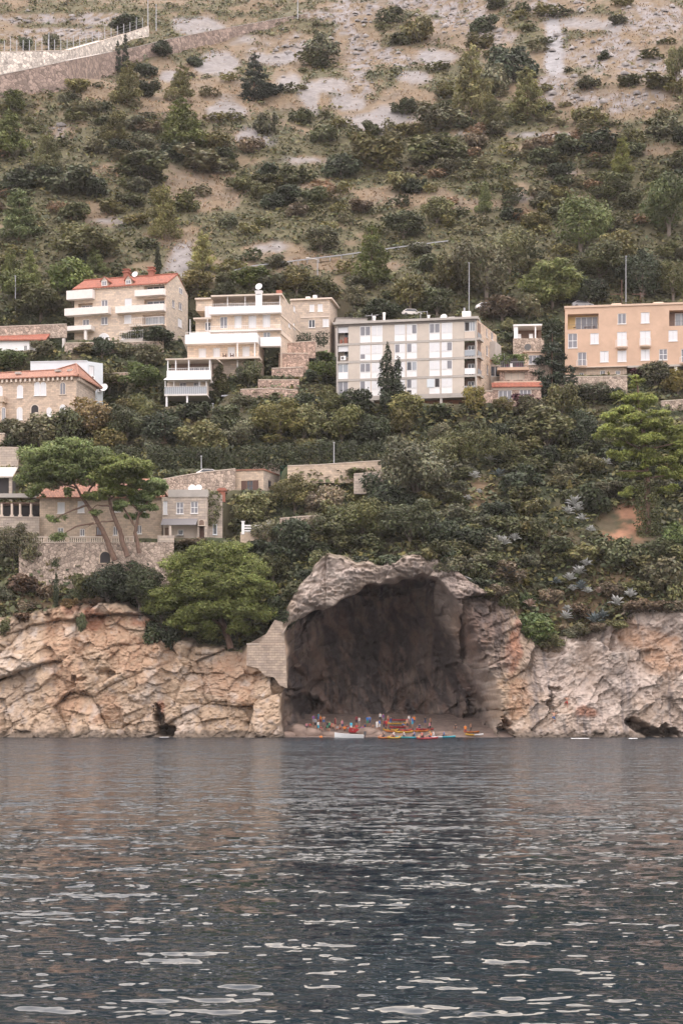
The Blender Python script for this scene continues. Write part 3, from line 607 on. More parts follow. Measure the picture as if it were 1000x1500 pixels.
    for x0, x1, yt in ((378, 420, 40), (572, 612, 25)):
        r = R(x0, yt, x1, 100); c = (r[0] + r[1]) / 2; r = (r[0], r[1], r[2], r[3] + 1.5); mb = MB(); fbox(mb, f, c - .5, c + .5, zr - .4, r[3] - .55, -5.7, -4.7); fbox(mb, f, c - .7, c + .7, r[3] - .55, r[3] - .3, -5.9, -4.5)
        fbox(mb, f, c - .45, c + .45, r[3] - .3, r[3] + .05, -5.6, -4.8); fbox(mb, f, c - .65, c + .65, r[3] + .05, r[3] + .2, -5.8, -4.6); mb.build('chimney', 'chimney_red', roof)
    dish(roof, f.P(f.loc(*Pc(474, 78))[0], zr + .5, -4.5), .6)
    for b, dep in (((35, 195, 235, 263), 1.3), ((25, 330, 360, 385), 1.6), ((5, 475, 235, 510), 2.0), ((555, 188, 780, 235), 1.1), ((410, 310, 780, 362), 1.3)): balcony(t, f, R(*b), dep, 'balcony_white')
    balcony(t, f, R(520, 405, 780, 472), 1.5, 'cream_trim', solid=False)
    zf = R(5, 475, 235, 510)[2]
    for x in (20, 188): q = f.loc(*Pc(x, 540))[0]; part(t, f, 'pillar', 'balcony_white', (q - .25, q + .25, zb, zf - .002, 1.3, 1.8))
    for b in ((258, 515, 348, 588), (440, 512, 490, 582)): arch_window(t, f, R(*b), glass='white_slats')
    part(t, f, 'terrace_wall', 'stone_wall', (f.loc(*Pc(205, 590))[0], f.loc(*Pc(440, 590))[0], zb - 1, f.loc(*Pc(300, 600))[1], 2.2, 2.6))
    lt = R(505, 540, 680, 605); part(t, f, 'low_terrace', 'concrete', (lt[0], lt[1], lt[2] - 2, lt[2], 2.6, 5.2)); rail(t, f, lt[0], lt[1], lt[2], lt[3] - lt[2], 5.1, 'white')
house_red()
# ---- B. white terraced villa and its annex
def villa():
    Pc = lambda x, y: (230 + x / 3.571, 380 + y / 3.571)
    f = Fac(plan(275, 314), plan(410.5, 312)); g = f.back(15, 1.6); R = lambda x0, y0, x1, y1, ff=f: ff.rect(*Pc(x0, y0), *Pc(x1, y1))
    t = thing('terraced_villa', f.P(f.len / 2, 64.5), 'stepped villa with white balcony parapets and a dish on its tall white chimney', 'house')
    zz = lambda y: f.loc(*Pc(460, y))[1]; qq = lambda x: f.loc(*Pc(x, 350))[0]
    zt_, z3, z2, z1, zb = zz(186), zz(252), zz(368), zz(440), 62.5
    q0, q1 = qq(283), qq(645)
    # top storey set back behind a terrace
    W = [(370, 222, 470, 252)]
    wall(t, f, qq(292), q1, z3, zt_ - .3, [], 'villa_wall', d=-2.6); window(t, f, R(365, 220, 470, 253), n=4, d=-2.58, glass='glass_grey', sill=False, name='terrace_door')
    part(t, f, 'roof_slab', 'cream_trim', (qq(285), q1 + .4, zt_ - .28, zt_, -14, .5)); part(t, f, 'roof_edge', 'cream_trim', (qq(200), qq(285) - .01, zt_ - .65, zt_ - .35, -10, .3))
    part(t, f, 'wall', 'villa_wall', (qq(203), qq(290), z3 - .3, zt_ - .66, -6, -.25)); window(t, f, (qq(250), qq(283), zz(302), zz(238)), 'shutter', d=-.24, sill=False)
    for x in (370, 462, 643): part(t, f, 'terrace_post', 'white', (qq(x) - .06, qq(x) + .06, z3, zt_ - .29, .1, .22))
    r = R(520, 190, 553, 255); mb = MB(); fbox(mb, f, r[0], r[1], z3, zt_ + .25, .34, 1.1); fbox(mb, f, r[0] - .1, r[1] + .1, zt_ + .25, zt_ + .45, .24, 1.2); ch = mb.build('chimney', 'white', t)
    mb = MB()
    for k in range(4): a = r[0] + .12 + k * (r[1] - r[0] - .2) / 4; fbox(mb, f, a, a + .14, zt_ - .35, zt_ - .1, 1.1, 1.115)
    mb.build('vent', 'metal_dark', ch); dish(ch, f.P((r[0] + r[1]) / 2, zt_ + 1.25, .7), .66)
    balcony(t, f, (qq(280), q1 + .25, zz(290), z3), 1.2, 'white'); rail(t, f, qq(283), q1, z3, .55, 1.1, 'white')
    # second and first storeys
    wins = [R(*b) for b in ((330, 300, 368, 360), (405, 295, 443, 360), (478, 293, 520, 360), (553, 288, 593, 355))]
    wall(t, f, q0, q1, z2, zz(290), wins, 'villa_wall')
    for k, r in enumerate(wins): window(t, f, r, n=2, glass='glass_grey' if k in (0,) else 'white_slats', name='balcony_door', sill=False)
    balcony(t, f, (qq(278), q1 + .3, zz(380), zz(352)), 1.1, 'balcony_white', solid=False)
    wins = [R(*b) for b in ((328, 385, 368, 425), (403, 383, 443, 422), (478, 380, 520, 420), (555, 380, 593, 428))]
    wall(t, f, q0, q1, zz(450), z2 - .01, wins, 'villa_wall')
    for k, r in enumerate(wins): window(t, f, r, 'casement' if k == 3 else 'shutter', glass='glass_pale', name='balcony_door', sill=False)
    # broad white balcony, then the ground storey standing forward
    zp0, zp1 = zz(455), zz(408); balcony(t, f, (qq(167), qq(540), zp0, zp1), 3.4, 'white'); rail(t, f, qq(170), qq(538), zp1, .5, 3.3, 'white')
    balcony(t, f, (qq(545), q1 + .2, zz(465), zz(418)), 1.4, 'white')
    f2 = Fac(f.P(qq(170), 0, 1.8).xy, f.P(qq(540), 0, 1.8).xy); R2 = lambda *b: f2.rect(*Pc(b[0], b[1]), *Pc(b[2], b[3]))
    wins = [R2(*b) for b in ((218, 465, 257, 522), (293, 462, 330, 522), (370, 458, 408, 520), (447, 455, 485, 520))]
    wall(t, f2, 0, f2.len, zb, zp0 + .1, wins, 'villa_wall')
    for k, r in enumerate(wins): window(t, f2, r, n=2, glass='white_slats', name='balcony_door', sill=False)
    part(t, f2, 'side_wall', 'villa_side', (f2.len - .2, f2.len, zb, zp0 + .1, -6, -.001))
    for x in (428, 518): q = f2.loc(*Pc(x, 480))[0]; part(t, f2, 'post', 'white', (q - .09, q + .09, zb, zp0 - .002, 1.3, 1.48))
    part(t, f2, 'terrace_floor', 'cream_trim', (0, f2.len + .6, R2(300, 520, 330, 528)[3] - .6, R2(300, 520, 330, 528)[3] - .25, .01, 2.6)); part(t, f2, 'base_wall', 'villa_side', (0, f2.len, 56, R2(300, 520, 330, 528)[3] - .61, -3, .3))
    gh = R2(380, 535, 535, 600); part(t, f2, 'greenhouse_frame', 'white', *[(gh[0] + k * (gh[1] - gh[0]) / 6 - .05, gh[0] + k * (gh[1] - gh[0]) / 6 + .05, 58, zb - .8, 2.2, 2.35) for k in range(7)]); part(t, f2, 'greenhouse_pane', 'glass_pale', (gh[0], gh[1], 58, zb - .85, 2.1, 2.16))
    mb = MB(); fbox(mb, f2, gh[0] - .5, gh[0] + 4.5, 60.2, 60.45, 1.5, 5.5); mb.build('shed_roof', 'metal_grey', t); part(t, f2, 'shed_wall', 'brown_inside', (gh[0], gh[0] + 4, 56, 60.19, 2.4, 5))
    # chairs on the terrace
    for x in (362, 400): q = f2.loc(*Pc(x, 515))[0]; z_ = R2(300, 520, 330, 528)[3] - .25; part(t, f2, 'terrace_chair', 'brown_wood', (q - .3, q + .3, z_ + .4, z_ + .48, 1.2, 1.8), (q - .3, q - .22, z_ + .01, z_ + .9, 1.2, 1.8), (q + .22, q + .3, z_ + .01, z_ + .8, 1.2, 1.8))
    # left wing
    part(t, f, 'left_wing', 'villa_wall', (qq(200), q0 - .01, zz(400), zz(312), -5, -.4)); balcony(t, f, (qq(175), qq(282), zz(405), zz(383)), 1.0, 'white'); window(t, f, (qq(250), qq(280), zz(365), zz(322)), d=-.39, glass='glass', sill=False)
    part(t, f, 'wing_roof', 'cream_trim', (qq(195), qq(288), zz(312) + .01, zz(304), -5, 1.0)); part(t, f, 'post', 'white', (qq(178), qq(178) + .1, zz(383), zz(312), .9, 1.0), (qq(268), qq(268) + .1, zz(383), zz(312), .9, 1.0))
    part(t, f, 'wing_base', 'villa_wall', (qq(172), q0 - .02, zb, zp0 - .01, -5, -.1))
    # right side face
    sw = [R(*b, g) for b in ((713, 243, 724, 275), (686, 325, 698, 357), (712, 333, 722, 365))]; za = g.loc(*Pc(645, 185))[1]
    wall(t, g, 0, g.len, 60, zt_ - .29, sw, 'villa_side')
    for r in sw: window(t, g, r, 'shutter', n=1)
    part(t, g, 'storey_band', 'cream_trim', (0, g.len, z3 - 1.6, z3 - 1.35, 0.002, .12)); part(t, g, 'storey_band', 'cream_trim', (0, g.len * .8, z2 - .9, z2 - .2, .002, .14))
    for x in (487, 611): q = qq(x); part(t, f, 'roof_vent', 'chimney_red', (q - .5, q + .5, zt_, zt_ + (1.0 if x == 487 else 2.2), -7, -6))
    for x in (350, 585): q = qq(x); aircon(t, f, (q - .9, q + .9, zt_ + .02, zt_ + .95), -6)
    # annex
    a = Fac(plan(440, 329), plan(483, 328)); Ra = lambda *b: a.rect(*Pc(b[0], b[1]), *Pc(b[2], b[3]))
    an = thing('annex_house', a.P(a.len / 2, 71), 'flat cream annex with two pairs of windows beside the stepped villa', 'house'); zt2 = a.loc(*Pc(830, 212))[1]
    wins = [Ra(*b) for b in ((797, 235, 822, 273), (840, 233, 866, 272), (792, 315, 826, 357), (866, 310, 898, 352))]
    wall(an, a, -2, a.len, 66, zt2, wins, 'villa_side')
    for k, r in enumerate(wins): window(an, a, r, 'casement' if k == 2 else 'shutter', n=2)
    b = a.back(8); wall(an, b, 0, b.len, 66, zt2, [], 'villa_side'); part(an, a, 'roof_slab', 'cream_trim', (-2, a.len + .5, zt2 + .002, zt2 + .3, -8, .4)); part(an, a, 'storey_band', 'cream_trim', (0, a.len, a.loc(*Pc(830, 305))[1], a.loc(*Pc(830, 298))[1], .002, .1))
    part(an, a, 'chimney', 'white', (.4, 1.2, zt2 + .3, zt2 + 1.5, -4, -3.2), (1.7, 2.4, zt2 + .3, zt2 + 1.9, -4.5, -3.8))
    c = a.P(a.len + 1.2, 71, -1); st = thing('concrete_shed', c, 'bare grey concrete block standing against the cream annex', 'shed'); mb = MB(); mb.box(a.P(a.len + 3.6, 72.5, -2), 6, 5, 13, .1); mb.build('wall', 'concrete', st); mb = MB(); mb.box(a.P(a.len + 3.6, 79.06, -2), 6.3, 5.3, .1, .1); mb.build('roof_slab', 'concrete_dark', st)
villa()
# ---- C. glazed pavilion on stilts below the villa
def pavilion():
    Pc = lambda x, y: (235 + x / 6.06, 420 + y / 6.06)
    f = Fac(plan(243, 304.5), plan(306, 304)); R = lambda *b: f.rect(*Pc(b[0], b[1]), *Pc(b[2], b[3])); z = lambda y: f.loc(*Pc(250, y))[1]; q = lambda x: f.loc(*Pc(x, 750))[0]
    t = thing('terrace_pavilion', f.P(f.len / 2, 57.5), 'small two-storey pavilion with white parapet and flat roof, standing on thin stilts', 'house')
    mb = MB(); A = [f.P(q(50), z(652), .6), f.P(q(500), z(652), .6), f.P(q(520), z(652) + .2, -5), f.P(q(50), z(652) + .2, -5)]; mb.hexa(A, [p + Vector((0, 0, .22)) for p in A]); mb.build('roof_slab', 'cream_trim', t)
    part(t, f, 'wall', 'brown_inside', (q(70), q(450), z(750), z(655), -3.2, -3)); window(t, f, (q(230), q(420), z(750), z(685)), n=4, d=-2.95, sill=False, name='terrace_door', glass='glass_grey')
    for x in (70, 140, 255, 440): part(t, f, 'post', 'white', (q(x) - .1, q(x) + .1, z(750), z(654), .2, .4))
    part(t, f, 'post', 'concrete', (q(440), q(455), z(860), z(652), -.4, .15))
    rail(t, f, q(72), q(440), z(750), .5, .3, 'white'); part(t, f, 'parapet', 'white', (q(62), q(452), z(825), z(750), -.05, .6)); part(t, f, 'floor_slab', 'white', (q(62), q(452), z(836), z(825) - .002, -5, .75))
    mb = MB(); A = [f.P(q(40), z(836), 1.2), f.P(q(450), z(836), 1.2), f.P(q(450), z(815), .61), f.P(q(60), z(815), .61)]; mb.hexa(A, [p + Vector((0, 0, .08)) for p in A]); mb.build('canopy', 'white', t)
    wins = [R(160, 838, 222, 945), R(285, 838, 350, 945)]; wall(t, f, q(50), q(420), z(968), z(837), wins, 'cream_trim', d=-1.2)
    for r in wins: window(t, f, r, n=2, d=-1.35, glass='glass_grey', sill=False, name='balcony_door')
    part(t, f, 'balcony_slab', 'balcony_white', (q(42), q(420), z(972), z(960), -5, .7)); part(t, f, 'railing_panel', 'glass_pale', (q(45), q(415), z(958), z(895), .55, .6)); rail(t, f, q(42), q(420), z(960), z(888) - z(960), .66, 'white')
    for x in (48, 125, 350, 412): part(t, f, 'post', 'white', (q(x) - .07, q(x) + .07, z(960), z(838), .45, .54))
    for x in (60, 242): part(t, f, 'stilt', 'white', (q(x) - .15, q(x) + .15, z(1060) - 1, z(972) - .002, .2, .5))
    for x in (265, 345): part(t, f, 'balcony_chair', 'metal_grey', (q(x) - .3, q(x) + .3, z(960) + .4, z(960) + .47, 0, .5), (q(x) - .3, q(x) + .3, z(960) + .47, z(960) + 1, -.1, -.02), (q(x) - .28, q(x) - .22, z(960), z(960) + .4, 0, .06), (q(x) + .22, q(x) + .28, z(960), z(960) + .4, 0, .06))
pavilion()
# ---- D. stone villa with hipped roof, and the pale blue annex behind it
def stone_villa():
    Pc = lambda x, y: (x / 5.882, 515 + y / 5.882)
    f = Fac(plan(-85, 300), plan(112.2, 295)); g = f.back(11, -.5); R = lambda x0, y0, x1, y1, ff=f: ff.rect(*Pc(x0, y0), *Pc(x1, y1))
    t = thing('stone_villa', f.P(f.len / 2, 53), 'old stone villa with arched white windows under a hipped orange tile roof', 'house'); ze = f.loc(*Pc(330, 222))[1]; zr = f.loc(*Pc(548, 105))[1] + 1.0; zb = 51
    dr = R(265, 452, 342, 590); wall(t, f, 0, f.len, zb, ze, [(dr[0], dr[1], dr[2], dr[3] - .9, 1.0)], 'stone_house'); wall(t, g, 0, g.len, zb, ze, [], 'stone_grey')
    for b, gl in (((150, 288, 202, 398), 'white_slats'), ((298, 262, 349, 378), 'white_slats'), ((351, 262, 402, 378), 'white_slats'), ((518, 262, 570, 368), 'glass_grey'), ((148, 478, 197, 588), 'white_slats'), ((405, 480, 447, 560), 'white_slats'), ((518, 455, 566, 560), 'white_slats'), ((-25, 293, 26, 397), 'white_slats')):
        arch_window(t, f, R(*b), m='cream_trim' if gl == 'glass_grey' else 'white', glass=gl)
    arch_window(t, f, dr, m='cream_trim', glass='dark_inside', name='door_arch', lights=1); part(t, f, 'column', 'cream_trim', (dr[0] + .95, dr[0] + 1.4, zb, dr[3] - 1.5, .08, .4))
    part(t, f, 'door_backing', 'brown_inside', (dr[0], dr[1], zb, dr[3] - .9, -1.05, -1.0))
    b = R(-60, 400, 66, 450); balcony(t, f, (b[0], b[1], b[2], b[3]), 1.8, 'stone_house'); r = R(20, 480, 50, 590); part(t, f, 'bay', 'stone_house', (b[0], b[1] - .3, zb, b[2] - .002, .01, 1.6)); fb = Fac(f.P(0, 0, 1.6).xy, f.P(f.len, 0, 1.6).xy); arch_window(t, fb, fb.rect(*Pc(20, 480), *Pc(50, 592)), glass='glass_grey')
    rf = MB(); o = .6; L = f.len; E = [f.P(-o, ze, o), f.P(L + o, ze, o), f.P(L + o, ze, -11 - o), f.P(-o, ze, -11 - o)]; ql = f.loc(*Pc(380, 155))[0]; qa = f.loc(*Pc(548, 105))[0] + .3
    zr2 = f.loc(*Pc(200, 165))[1] + 1; ap = f.P(qa, zr, -5.5); lo = f.P(ql, zr2, -5.5); ll = f.P(2, zr2 - .2, -5.5)
    rf.poly([E[0], E[1], ap, lo, ll]); rf.poly([E[1], E[2], ap]); rf.poly([E[2], E[3], ll, lo, ap]); rf.poly([E[3], E[0], ll]); rf.poly([p - Vector((0, 0, .2)) for p in E[::-1]])
    for i in range(4): j = (i + 1) % 4; rf.poly([E[i] - Vector((0, 0, .2)), E[j] - Vector((0, 0, .2)), E[j], E[i]])
    roof = rf.build('roof', 'roof_orange', t); hp = MB(); up = Vector((0, 0, .05))
    for p, q_ in ((E[1], ap), (ap, lo), (lo, ll), (E[2], ap)): hp.tube([p + up, q_ + up], .16, 7)
    hp.build('ridge_tiles', 'roof_orange', roof)
    for ff, n_ in ((f, int(L / .85)), (g, 12)):
        for k in range(n_): part(t, ff, 'corbel', 'cream_trim', (.3 + k * .85, .62 + k * .85, ze - .75, ze - .21, .01, .5))
    for x, y in ((112, 190), (445, 160), (552, 157)):
        q, z = f.loc(*Pc(x, y)); k = (z + .6 - ze) / (zr2 - ze + .6); d = .6 - 6.1 * min(k, .9); zz = ze + (zr2 - ze) * (.6 - d) / 6.1; part(roof, f, 'skylight', 'concrete', (q - .5, q + .5, zz + .1, zz + .45, d - .4, d + .3))
    # pale box behind
    h = Fac(plan(45, 307), plan(128, 306)); k = Fac(h.B, plan(151, 308)); bx = thing('pale_annex', h.P(h.len / 2, 53), 'pale blue-grey flat box house behind the stone villa', 'house'); zt_ = h.loc(*Pc(700, 84))[1]
    wall(bx, h, 0, h.len, 53, zt_, [], 'blue_white'); Rk = lambda *b: k.rect(*Pc(b[0], b[1]), *Pc(b[2], b[3])); wn_ = [Rk(768, 122, 815, 236), Rk(760, 296, 815, 362)]; wall(bx, k, 0, k.len, 53, zt_, wn_, 'blue_white')
    for r in wn_: window(bx, k, r, 'shutter', frame='metal_grey')
    part(bx, h, 'roof_slab', 'blue_white', (0, h.len, zt_ + .002, zt_ + .15, -5, .1)); aircon(bx, k, Rk(783, 212, 812, 240)); aircon(bx, k, Rk(842, 318, 872, 350)); dish(bx, k.P(k.len - .2, k.loc(*Pc(890, 318))[1], .8), .75)
stone_villa()
# ---- E. low white house with red roof at the far left
def low_house():
    f = Fac(plan(-90, 320.5), plan(43.5, 320)); t = thing('low_white_house', f.P(f.len / 2, 71), 'low white house with a long shallow red roof at the left edge', 'house'); r = f.rect(35.5, 506, 40, 515); z0 = f.loc(20, 522)[1] - 3; z1 = f.loc(20, 499)[1]
    wall(t, f, 0, f.len, z0, z1, [r], 'white'); window(t, f, r, n=2); aircon(t, f, f.rect(29, 513, 35, 517)); s = f.back(6); wall(t, s, 0, 6, z0, z1, [], 'white')
    mb = MB(); zr = f.loc(20, 489)[1] + .8; A = [f.P(-1, z1 - .1, .5), f.P(f.len + 3.2, z1 - .1, .5), f.P(f.len + 3.2, zr, -4), f.P(-1, zr, -4)]; mb.hexa(A, [p + Vector((0, 0, .2)) for p in A]); mb.build('roof', 'roof_red', t)
low_house()
# ---- F. grey-beige panel block
def panel_block():
    P1 = lambda x, y: (485 + x / 8, 455 + y / 8); P2 = lambda x, y: (610 + x / 8, 450 + y / 8)
    f = Fac(plan(493, 304.6), plan(698, 300)); g = Fac(f.B, plan(727, 313)); t = thing('panel_apartment_block', f.P(f.len / 2, 57.4), 'four-storey beige panel block with rows of white window panels and corner loggias', 'apartment block')
    L = f.len; rowL = [(478.3, 502.3), (505.3, 528), (531.3, 554.3), (557.3, 580.5)]; rowR = [(472, 497), (500.6, 523.8), (527.5, 550.6), (553.2, 576.2)]
    zl = [(f.loc(497, b)[1], f.loc(497, a)[1]) for a, b in rowL]; zr = [(f.loc(670, b)[1], f.loc(670, a)[1]) for a, b in rowR]; Z = [((a[0] + b[0]) / 2, (a[1] + b[1]) / 2) for a, b in zip(zl, zr)]
    qx = lambda x: f.loc(x, 525)[0]; bays = [('l', 494.5, 510), ('b', 510, 526.8), ('w', 527, 542.5), ('w', 543.8, 560), ('b', 560, 577.3), ('w', 577.5, 593.2), ('w', 595, 610.3), ('b', 610.5, 628), ('w', 628.2, 644), ('w', 646, 662), ('b', 662, 679.5), ('o', 679.5, 695.5)]
    ztop_ = Z[0][1] + .35; zb = Z[3][0]
    loggia = [(qx(494.5), qx(510)), (qx(679.5), qx(695.5))]; rec = 1.5
    # structural frame: floor bands and columns
    for i, (a, b) in enumerate(Z):
        part(t, f, 'floor_band', 'concrete', (0, L, a - .42, a - .03, -.3, .06))
    part(t, f, 'roof_slab', 'concrete', (-.6, L + .3, ztop_, ztop_ + .42, -14, .5)); part(t, f, 'eaves_band', 'concrete_dark', (-.1, L, Z[0][1], ztop_ - .002, -.3, .1))
    part(t, f, 'column', 'concrete', (-.05, qx(494.5), zb, Z[0][1], -.3, .05)); part(t, f, 'column', 'concrete', (qx(695.5), L, zb - 6, Z[0][1], -.8, .05))
    for x in (543.2, 594.1, 645): part(t, f, 'column', 'cream_trim', (qx(x) - .08, qx(x) + .08, zb, Z[0][1], -.2, .03))
    rgn = random.Random(7)
    look = {2: ['2', 'v', '2', 'h'], 3: ['v', 'p', 'p', 'p'], 5: ['p', 'l', 'l', 'p'], 6: ['r', 'l', 'd', 'm'], 8: ['2', 'p', 'p', 'o'], 9: ['p', 'r', 'r', 'p']}
    for bi, (k, x0, x1) in enumerate(bays):
        a, b = qx(x0), qx(x1)
        for i, (z0, z1) in enumerate(Z):
            if k == 'b': part(t, f, 'beige_panel', 'beige_panel', (a, b, z0, z1, -.3, 0))
            elif k == 'w':
                mb = MB(); fbox(mb, f, a, b, z0, z1, -.3, -.06); fbox(mb, f, (a + b) / 2 - .04, (a + b) / 2 + .04, z0, z1, -.06, -.01); zm = z0 + (z1 - z0) * .4; fbox(mb, f, a, b, zm - .03, zm + .03, -.06, -.015); fbox(mb, f, a, a + .06, z0, z1, -.06, -.012); fbox(mb, f, b - .06, b, z0, z1, -.06, -.012)
                o = mb.build('window_panel', 'white', t); lk = look[bi][i]; c = (a + b) / 2; zt = z1 - .2
                def pane(p0, p1, c0, c1, m): part(o, f, 'pane', m, (p0, p1, c0, c1, -.058, -.03))
                def shut(p0, p1): mb2 = MB(); leaf_panel(mb2, f, p0, p1, zm + .05, zt, -.058); mb2.build('shutter', 'white_slats', o)
                lft, rgt = (a + .12, c - .08), (c + .08, b - .12)
                if lk == '2': pane(*lft, zm + .08, zt, 'glass_grey'); pane(*rgt, zm + .08, zt, 'glass_grey')
                elif lk == 'l': pane(*lft, zm + .08, zt, 'glass_grey'); shut(*rgt)
                elif lk == 'r': pane(*rgt, zm + .08, zt, 'glass_grey'); shut(*lft)
                elif lk == 'd': pane(*lft, zm + .08, zt, 'glass'); pane(*rgt, zm + .08, zt, 'glass_pale')
                elif lk == 'h': pane(*lft, zm + .08, zt, 'glass_grey'); shut(*rgt); pane(*rgt, z0 + .25, zm - .25, 'glass_pale')
                elif lk == 'm': pane(*lft, zm + .08, zt, 'glass_grey'); shut(*rgt); pane(lft[0], lft[1], z0 + .35, z0 + .75, 'dark_inside')
                elif lk == 'o': pane(*rgt, zm + .05, zt, 'dark_inside'); m3 = MB(); fbox(m3, f, lft[0] - .5, lft[1], zm, zt, .0, .06); m3.build('shutter', 'blue_white', o)
                elif lk == 'v': shut(*lft); shut(*rgt); pane(lft[0] + .0, lft[1], z0 + 1.2 - .9 * (bi == 2), z0 + 1.45, 'glass_grey')
                else: shut(*lft); shut(*rgt)
            else:
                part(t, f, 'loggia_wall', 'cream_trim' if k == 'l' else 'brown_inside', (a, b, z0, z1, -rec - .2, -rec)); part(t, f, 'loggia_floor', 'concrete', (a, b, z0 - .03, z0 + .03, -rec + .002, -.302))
                if k == 'l' and i >= 2:
                    window(t, f, (a + .05, b - .05, z0 + (1.15 if i == 2 else .3), z1 - .05), n=2, d=-.2, glass='glass_pale' if i == 2 else 'glass_grey', sill=False)
                    if i == 2: part(t, f, 'parapet_panel', 'white', (a + .05, b - .05, z0 + .04, z0 + 1.12, -.2, -.05))
                elif k == 'l':
                    part(t, f, 'blind', 'white_slats', (a + .05, b - .05, z1 - 1.05, z1 - .02, -.25, -.2)); window(t, f, (a + .9, b - .1, z0 + .9, z1 - .3), n=1, d=-rec + .01, sill=False)
                    if i == 1: aircon(t, f, (a + .5, b - .5, z0 + .2, z0 + .95), -.5)
                    else: part(t, f, 'pot', 'chimney_red', (a + .3, a + .7, z0 + .04, z0 + .8, -.9, -.5), (a + 1.0, b - .3, z0 + .04, z0 + 1.2, -1.1, -.7))
                elif i == 0:
                    window(t, f, (a + .02, b - .02, z0 + 1.25, z1 - .02), n=4, d=-.2, glass='glass_pale', sill=False); part(t, f, 'parapet_panel', 'cream_trim', (a + .02, b - .02, z0 + .04, z0 + 1.2, -.2, -.05), ); part(t, f, 'open_casement', 'dark_inside', (a + .12, a + .85, z0 + 1.35, z1 - .12, -.128, -.11))
                else:
                    window(t, f, (a + .5, b - .3, z0 + .05, z1 - .6), n=2, d=-rec + .01, sill=False, glass='glass'); part(t, f, 'railing_panel', 'glass_pale' if i != 2 else 'white', (a + .05, b - .02, z0 + .12, z0 + 1.1, -.15, -.1)); rail(t, f, a + .03, b, z0 + .03, 1.15, -.2, 'white')
    # right side: stone end wall
    zt_ = ztop_; sw = [g.rect(*P2(812, 245), *P2(830, 355)), g.rect(*P2(870, 290), *P2(895, 385)), g.rect(*P2(812, 450), *P2(835, 570)), g.rect(*P2(820, 680), *P2(838, 790))]
    wall(t, g, .0, g.len, zb - 6, zt_, sw, 'stone_house')
    for r in sw: window(t, g, r, n=1, glass='glass_grey')
    for i, (z0, z1) in enumerate(Z[:3]): part(t, g, 'corner_rail', 'glass_pale', (.25, 2.6, z0 + .2, z0 + 1.1, .1, .14)); part(t, g, 'corner_slab', 'concrete', (.05, 2.8, z0 - .3, z0 + .1, .002, .5))
    for i, (z0, z1) in enumerate(Z[:3]): part(t, g, 'loggia_opening', 'brown_inside', (.4, 2.4, z0 + 1.15, z1 - .1, .002, .04))
    bal = g.rect(*P2(855, 430), *P2(925, 640)); part(t, g, 'bay', 'concrete', (bal[0], bal[1], bal[2], bal[3], .01, 1.0))
    # ground level: brick base set back, pillars
    part(t, f, 'soffit', 'concrete', (0, L, zb - .8, zb - .43, -10, .05)); part(t, f, 'brick_base', 'brick_red', (0, qx(694), zb - 6, zb - .81, -2.6, -2.2))
    for x in (645.5, 594, 545): part(t, f, 'pillar', 'concrete', (qx(x) - .22, qx(x) + .22, zb - 6, zb - .802, -.5, -.06))
    for x in (625, 643, 657, 672): q = qx(x); part(t, f, 'vent_opening', 'dark_inside', (q - .35, q + .35, zb - 1.9, zb - 1.3, -2.198, -2.17))
    part(t, f, 'end_wall', 'concrete', (-.051, .1, zb - 6, ztop_ - .01, -14, -.301))
    # roof furniture
    z = ztop_ + .42
    for x, w_, h in ((543.5, .4, 1.6), (558, .35, 2.2), (624, .3, 1.4)): q = qx(x); part(t, f, 'vent_pipe', 'white', (q - w_ / 2, q + w_ / 2, z, z + h * .85, -3.5, -3.5 + w_), (q - w_ / 2 - .05, q + w_ / 2 + .05, z + h * .85, z + h, -3.55, -3.45 + w_))
    q = qx(680); part(t, f, 'chimney', 'white', (q - .9, q + .6, z, z + 2.0, -5, -4)); part(t, f, 'chimney_pipe', 'metal_grey', (q - .7, q - .4, z + 2.0, z + 2.7, -4.7, -4.4)); q = qx(655); aircon(t, f, (q - .2, q + .9, z, z + .9), -3.5); dish(t, f.P(qx(647), z + .7, -2.5), .62)
    mb = MB(); 
    for x in (539, 611, 621): q = qx(x); mb.tube([f.P(q, z, -4), f.P(q, z + 2.3, -4)], .05, 5)
    mb.tube([f.P(qx(539) - 1.2, z + 1.9, -4), f.P(qx(539) + 1.2, z + 2.0, -4)], .04, 5); mb.tube([f.P(qx(611) - 1, z + 2.2, -4), f.P(qx(621), z + 2.2, -4)], .04, 5); mb.build('antenna', 'metal_grey', t)
    # dark glazed lean-to at the back of the end wall
    h = Fac(plan(714, 309), plan(733, 309.5)); lt = thing('glazed_porch', h.P(1, 57.4), 'dark glazed porch between the panel block and the terraced cottage', 'porch'); r = h.rect(716, 536, 733, 551.5); part(lt, h, 'wall', 'stone_grey', (0, h.len, 56, r[2] - .01, -3, 0)); window(lt, h, (r[0], r[1], r[2], r[3]), n=2, d=-.1, glass='glass', sill=False); part(lt, h, 'roof_slab', 'concrete', (0, h.len, r[3] + .002, r[3] + .2, -3, .15))
panel_block()
